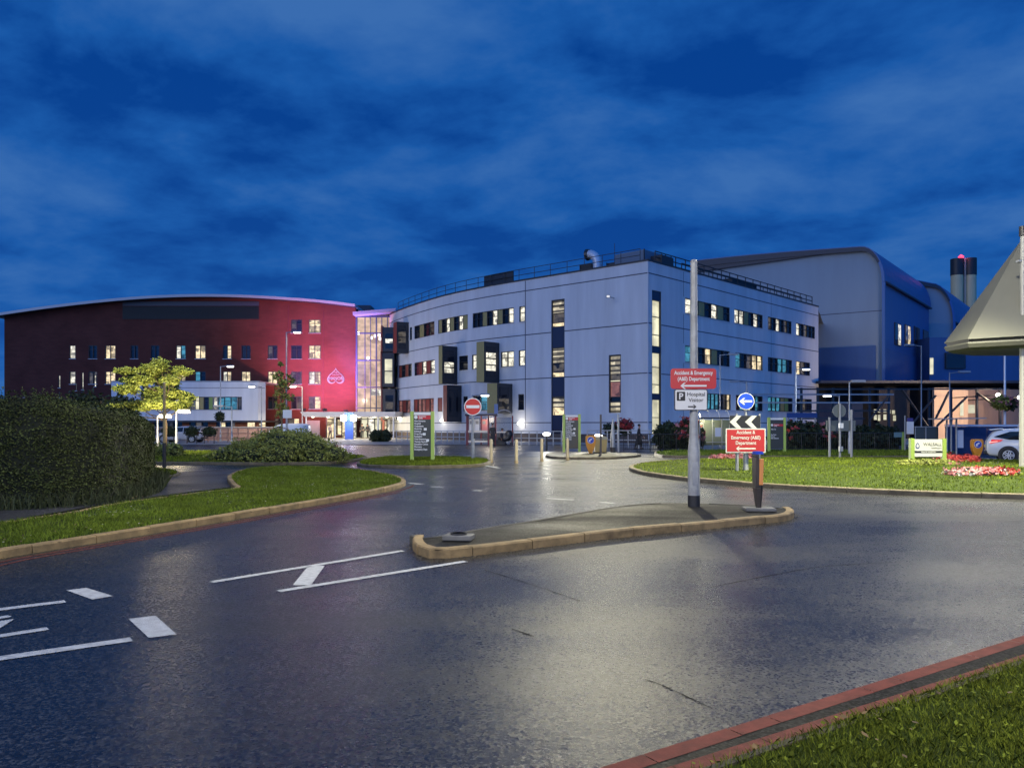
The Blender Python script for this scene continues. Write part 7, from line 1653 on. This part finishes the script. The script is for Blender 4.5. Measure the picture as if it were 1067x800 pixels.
t3 = thing('street_lamp', 'road lamp behind the viewer on the near verge', 'street lamp', (5.2, -4.5, 0), group='street lamps round the hospital')  # added lamp behind the camera, fills the column, signs and kerb faces
g = MB(); g.tube([(5.2, -4.5, -.03), (5.2, -4.5, 1.2), (5.2, -4.5, 1.25), (5.2, -4.5, 8.6)], [.11, .11, .08, .06], 12); g.build('pole', M_galv, t3, smooth=True)
g = MB(); g.tube([(5.2, -4.5, 8.5), (4.6, -3.4, 8.85), (4.4, -3.0, 8.85)], .04, 8); g.build('arm', M_galv, t3)
added_lamp(t3, 4.4, -3.0, 8.7, 8500, (1, .88, .62), Vector((-1.6, 18, -6.5)).to_track_quat('-Z', 'Y').to_euler(), R(100), .9)
t4 = thing('street_lamp', 'road lamp outside the left edge on the verge by the hedge', 'street lamp', (-9.6, 6.2, 0), group='street lamps round the hospital')  # added lamp out of view, fills the verge, hedge and kerbs
g = MB(); g.tube([(-9.6, 6.2, -.03), (-9.6, 6.2, 1.2), (-9.6, 6.2, 1.25), (-9.6, 6.2, 9.2)], [.11, .11, .08, .06], 12); g.build('pole', M_galv, t4, smooth=True)
g = MB(); g.tube([(-9.6, 6.2, 9.0), (-9.0, 6.4, 9.35), (-8.4, 6.6, 9.35)], .04, 8); g.build('arm', M_galv, t4)
added_lamp(t4, -8.3, 6.6, 9.2, 4200, (1, .90, .66), Vector((11, 14, -8)).to_track_quat('-Z', 'Y').to_euler(), R(110), .9)
sw = thing('added_span_wire', 'span wire with one road lamp hung between the two tall masts', 'street lamp', (2.9, 22, 14.3))  # wire and lamp added above the view for the glow on the road
g = MB(); g.tube([(-17.5, 22.5, 14.9), (-8, 22.3, 14.55), (2.9, 22, 14.45), (10, 21.8, 14.6), (MX, MY, 14.75)], .012, 5); g.build('wire', M_black, sw)
added_lamp(sw, 2.9, 22.0, 14.25, 4500, (1, .92, .62))
# colour wash luminaires standing at the foot of the red wall
def washer(x, y, z, label, power, color, rot, size=R(70), name='flood_light'):
    t = thing(name, label, 'floodlight', (x, y, z), group='colour floodlights on the entrance canopy')
    g = MB(); g.hexa([(x - .25, y - .15, z + .03), (x + .25, y - .15, z + .03), (x + .25, y + .15, z + .03), (x - .25, y + .15, z + .03), (x - .25, y - .05, z + .30), (x + .25, y - .05, z + .30), (x + .25, y + .2, z + .22), (x - .25, y + .2, z + .22)]); g.build('housing', M_black, t)
    g = MB(); g.box(x - .05, x + .05, y - .05, y + .05, z - .02, z + .06); g.build('foot', M_steel, t)
    lamp_data('flood_beam', 'SPOT', power, color, .15, t, (0, .1, .45), rot, size, .9); return t
def aim(d): return Vector(d).to_track_quat('-Z', 'Y').to_euler()
zc = ZA(434, 88) + .68
washer(-22.2, 91.0, zc, 'magenta floodlight on the canopy roof aimed up the red wall, right of the pair', 21000, (.85, .25, .95), aim((-1.2, 9, 6.5)), R(92))
washer(-24.6, 90.5, zc, 'pink floodlight on the canopy roof aimed up the red wall, left of the pair', 11000, (1, .36, .36), aim((.2, 9.4, 6)), R(120))
washer(-20.9, 96.5, zc, 'blue floodlight on the canopy roof at the atrium edge', 16000, (.15, .22, 1), aim((.35, 2.2, 7.5)), R(50))
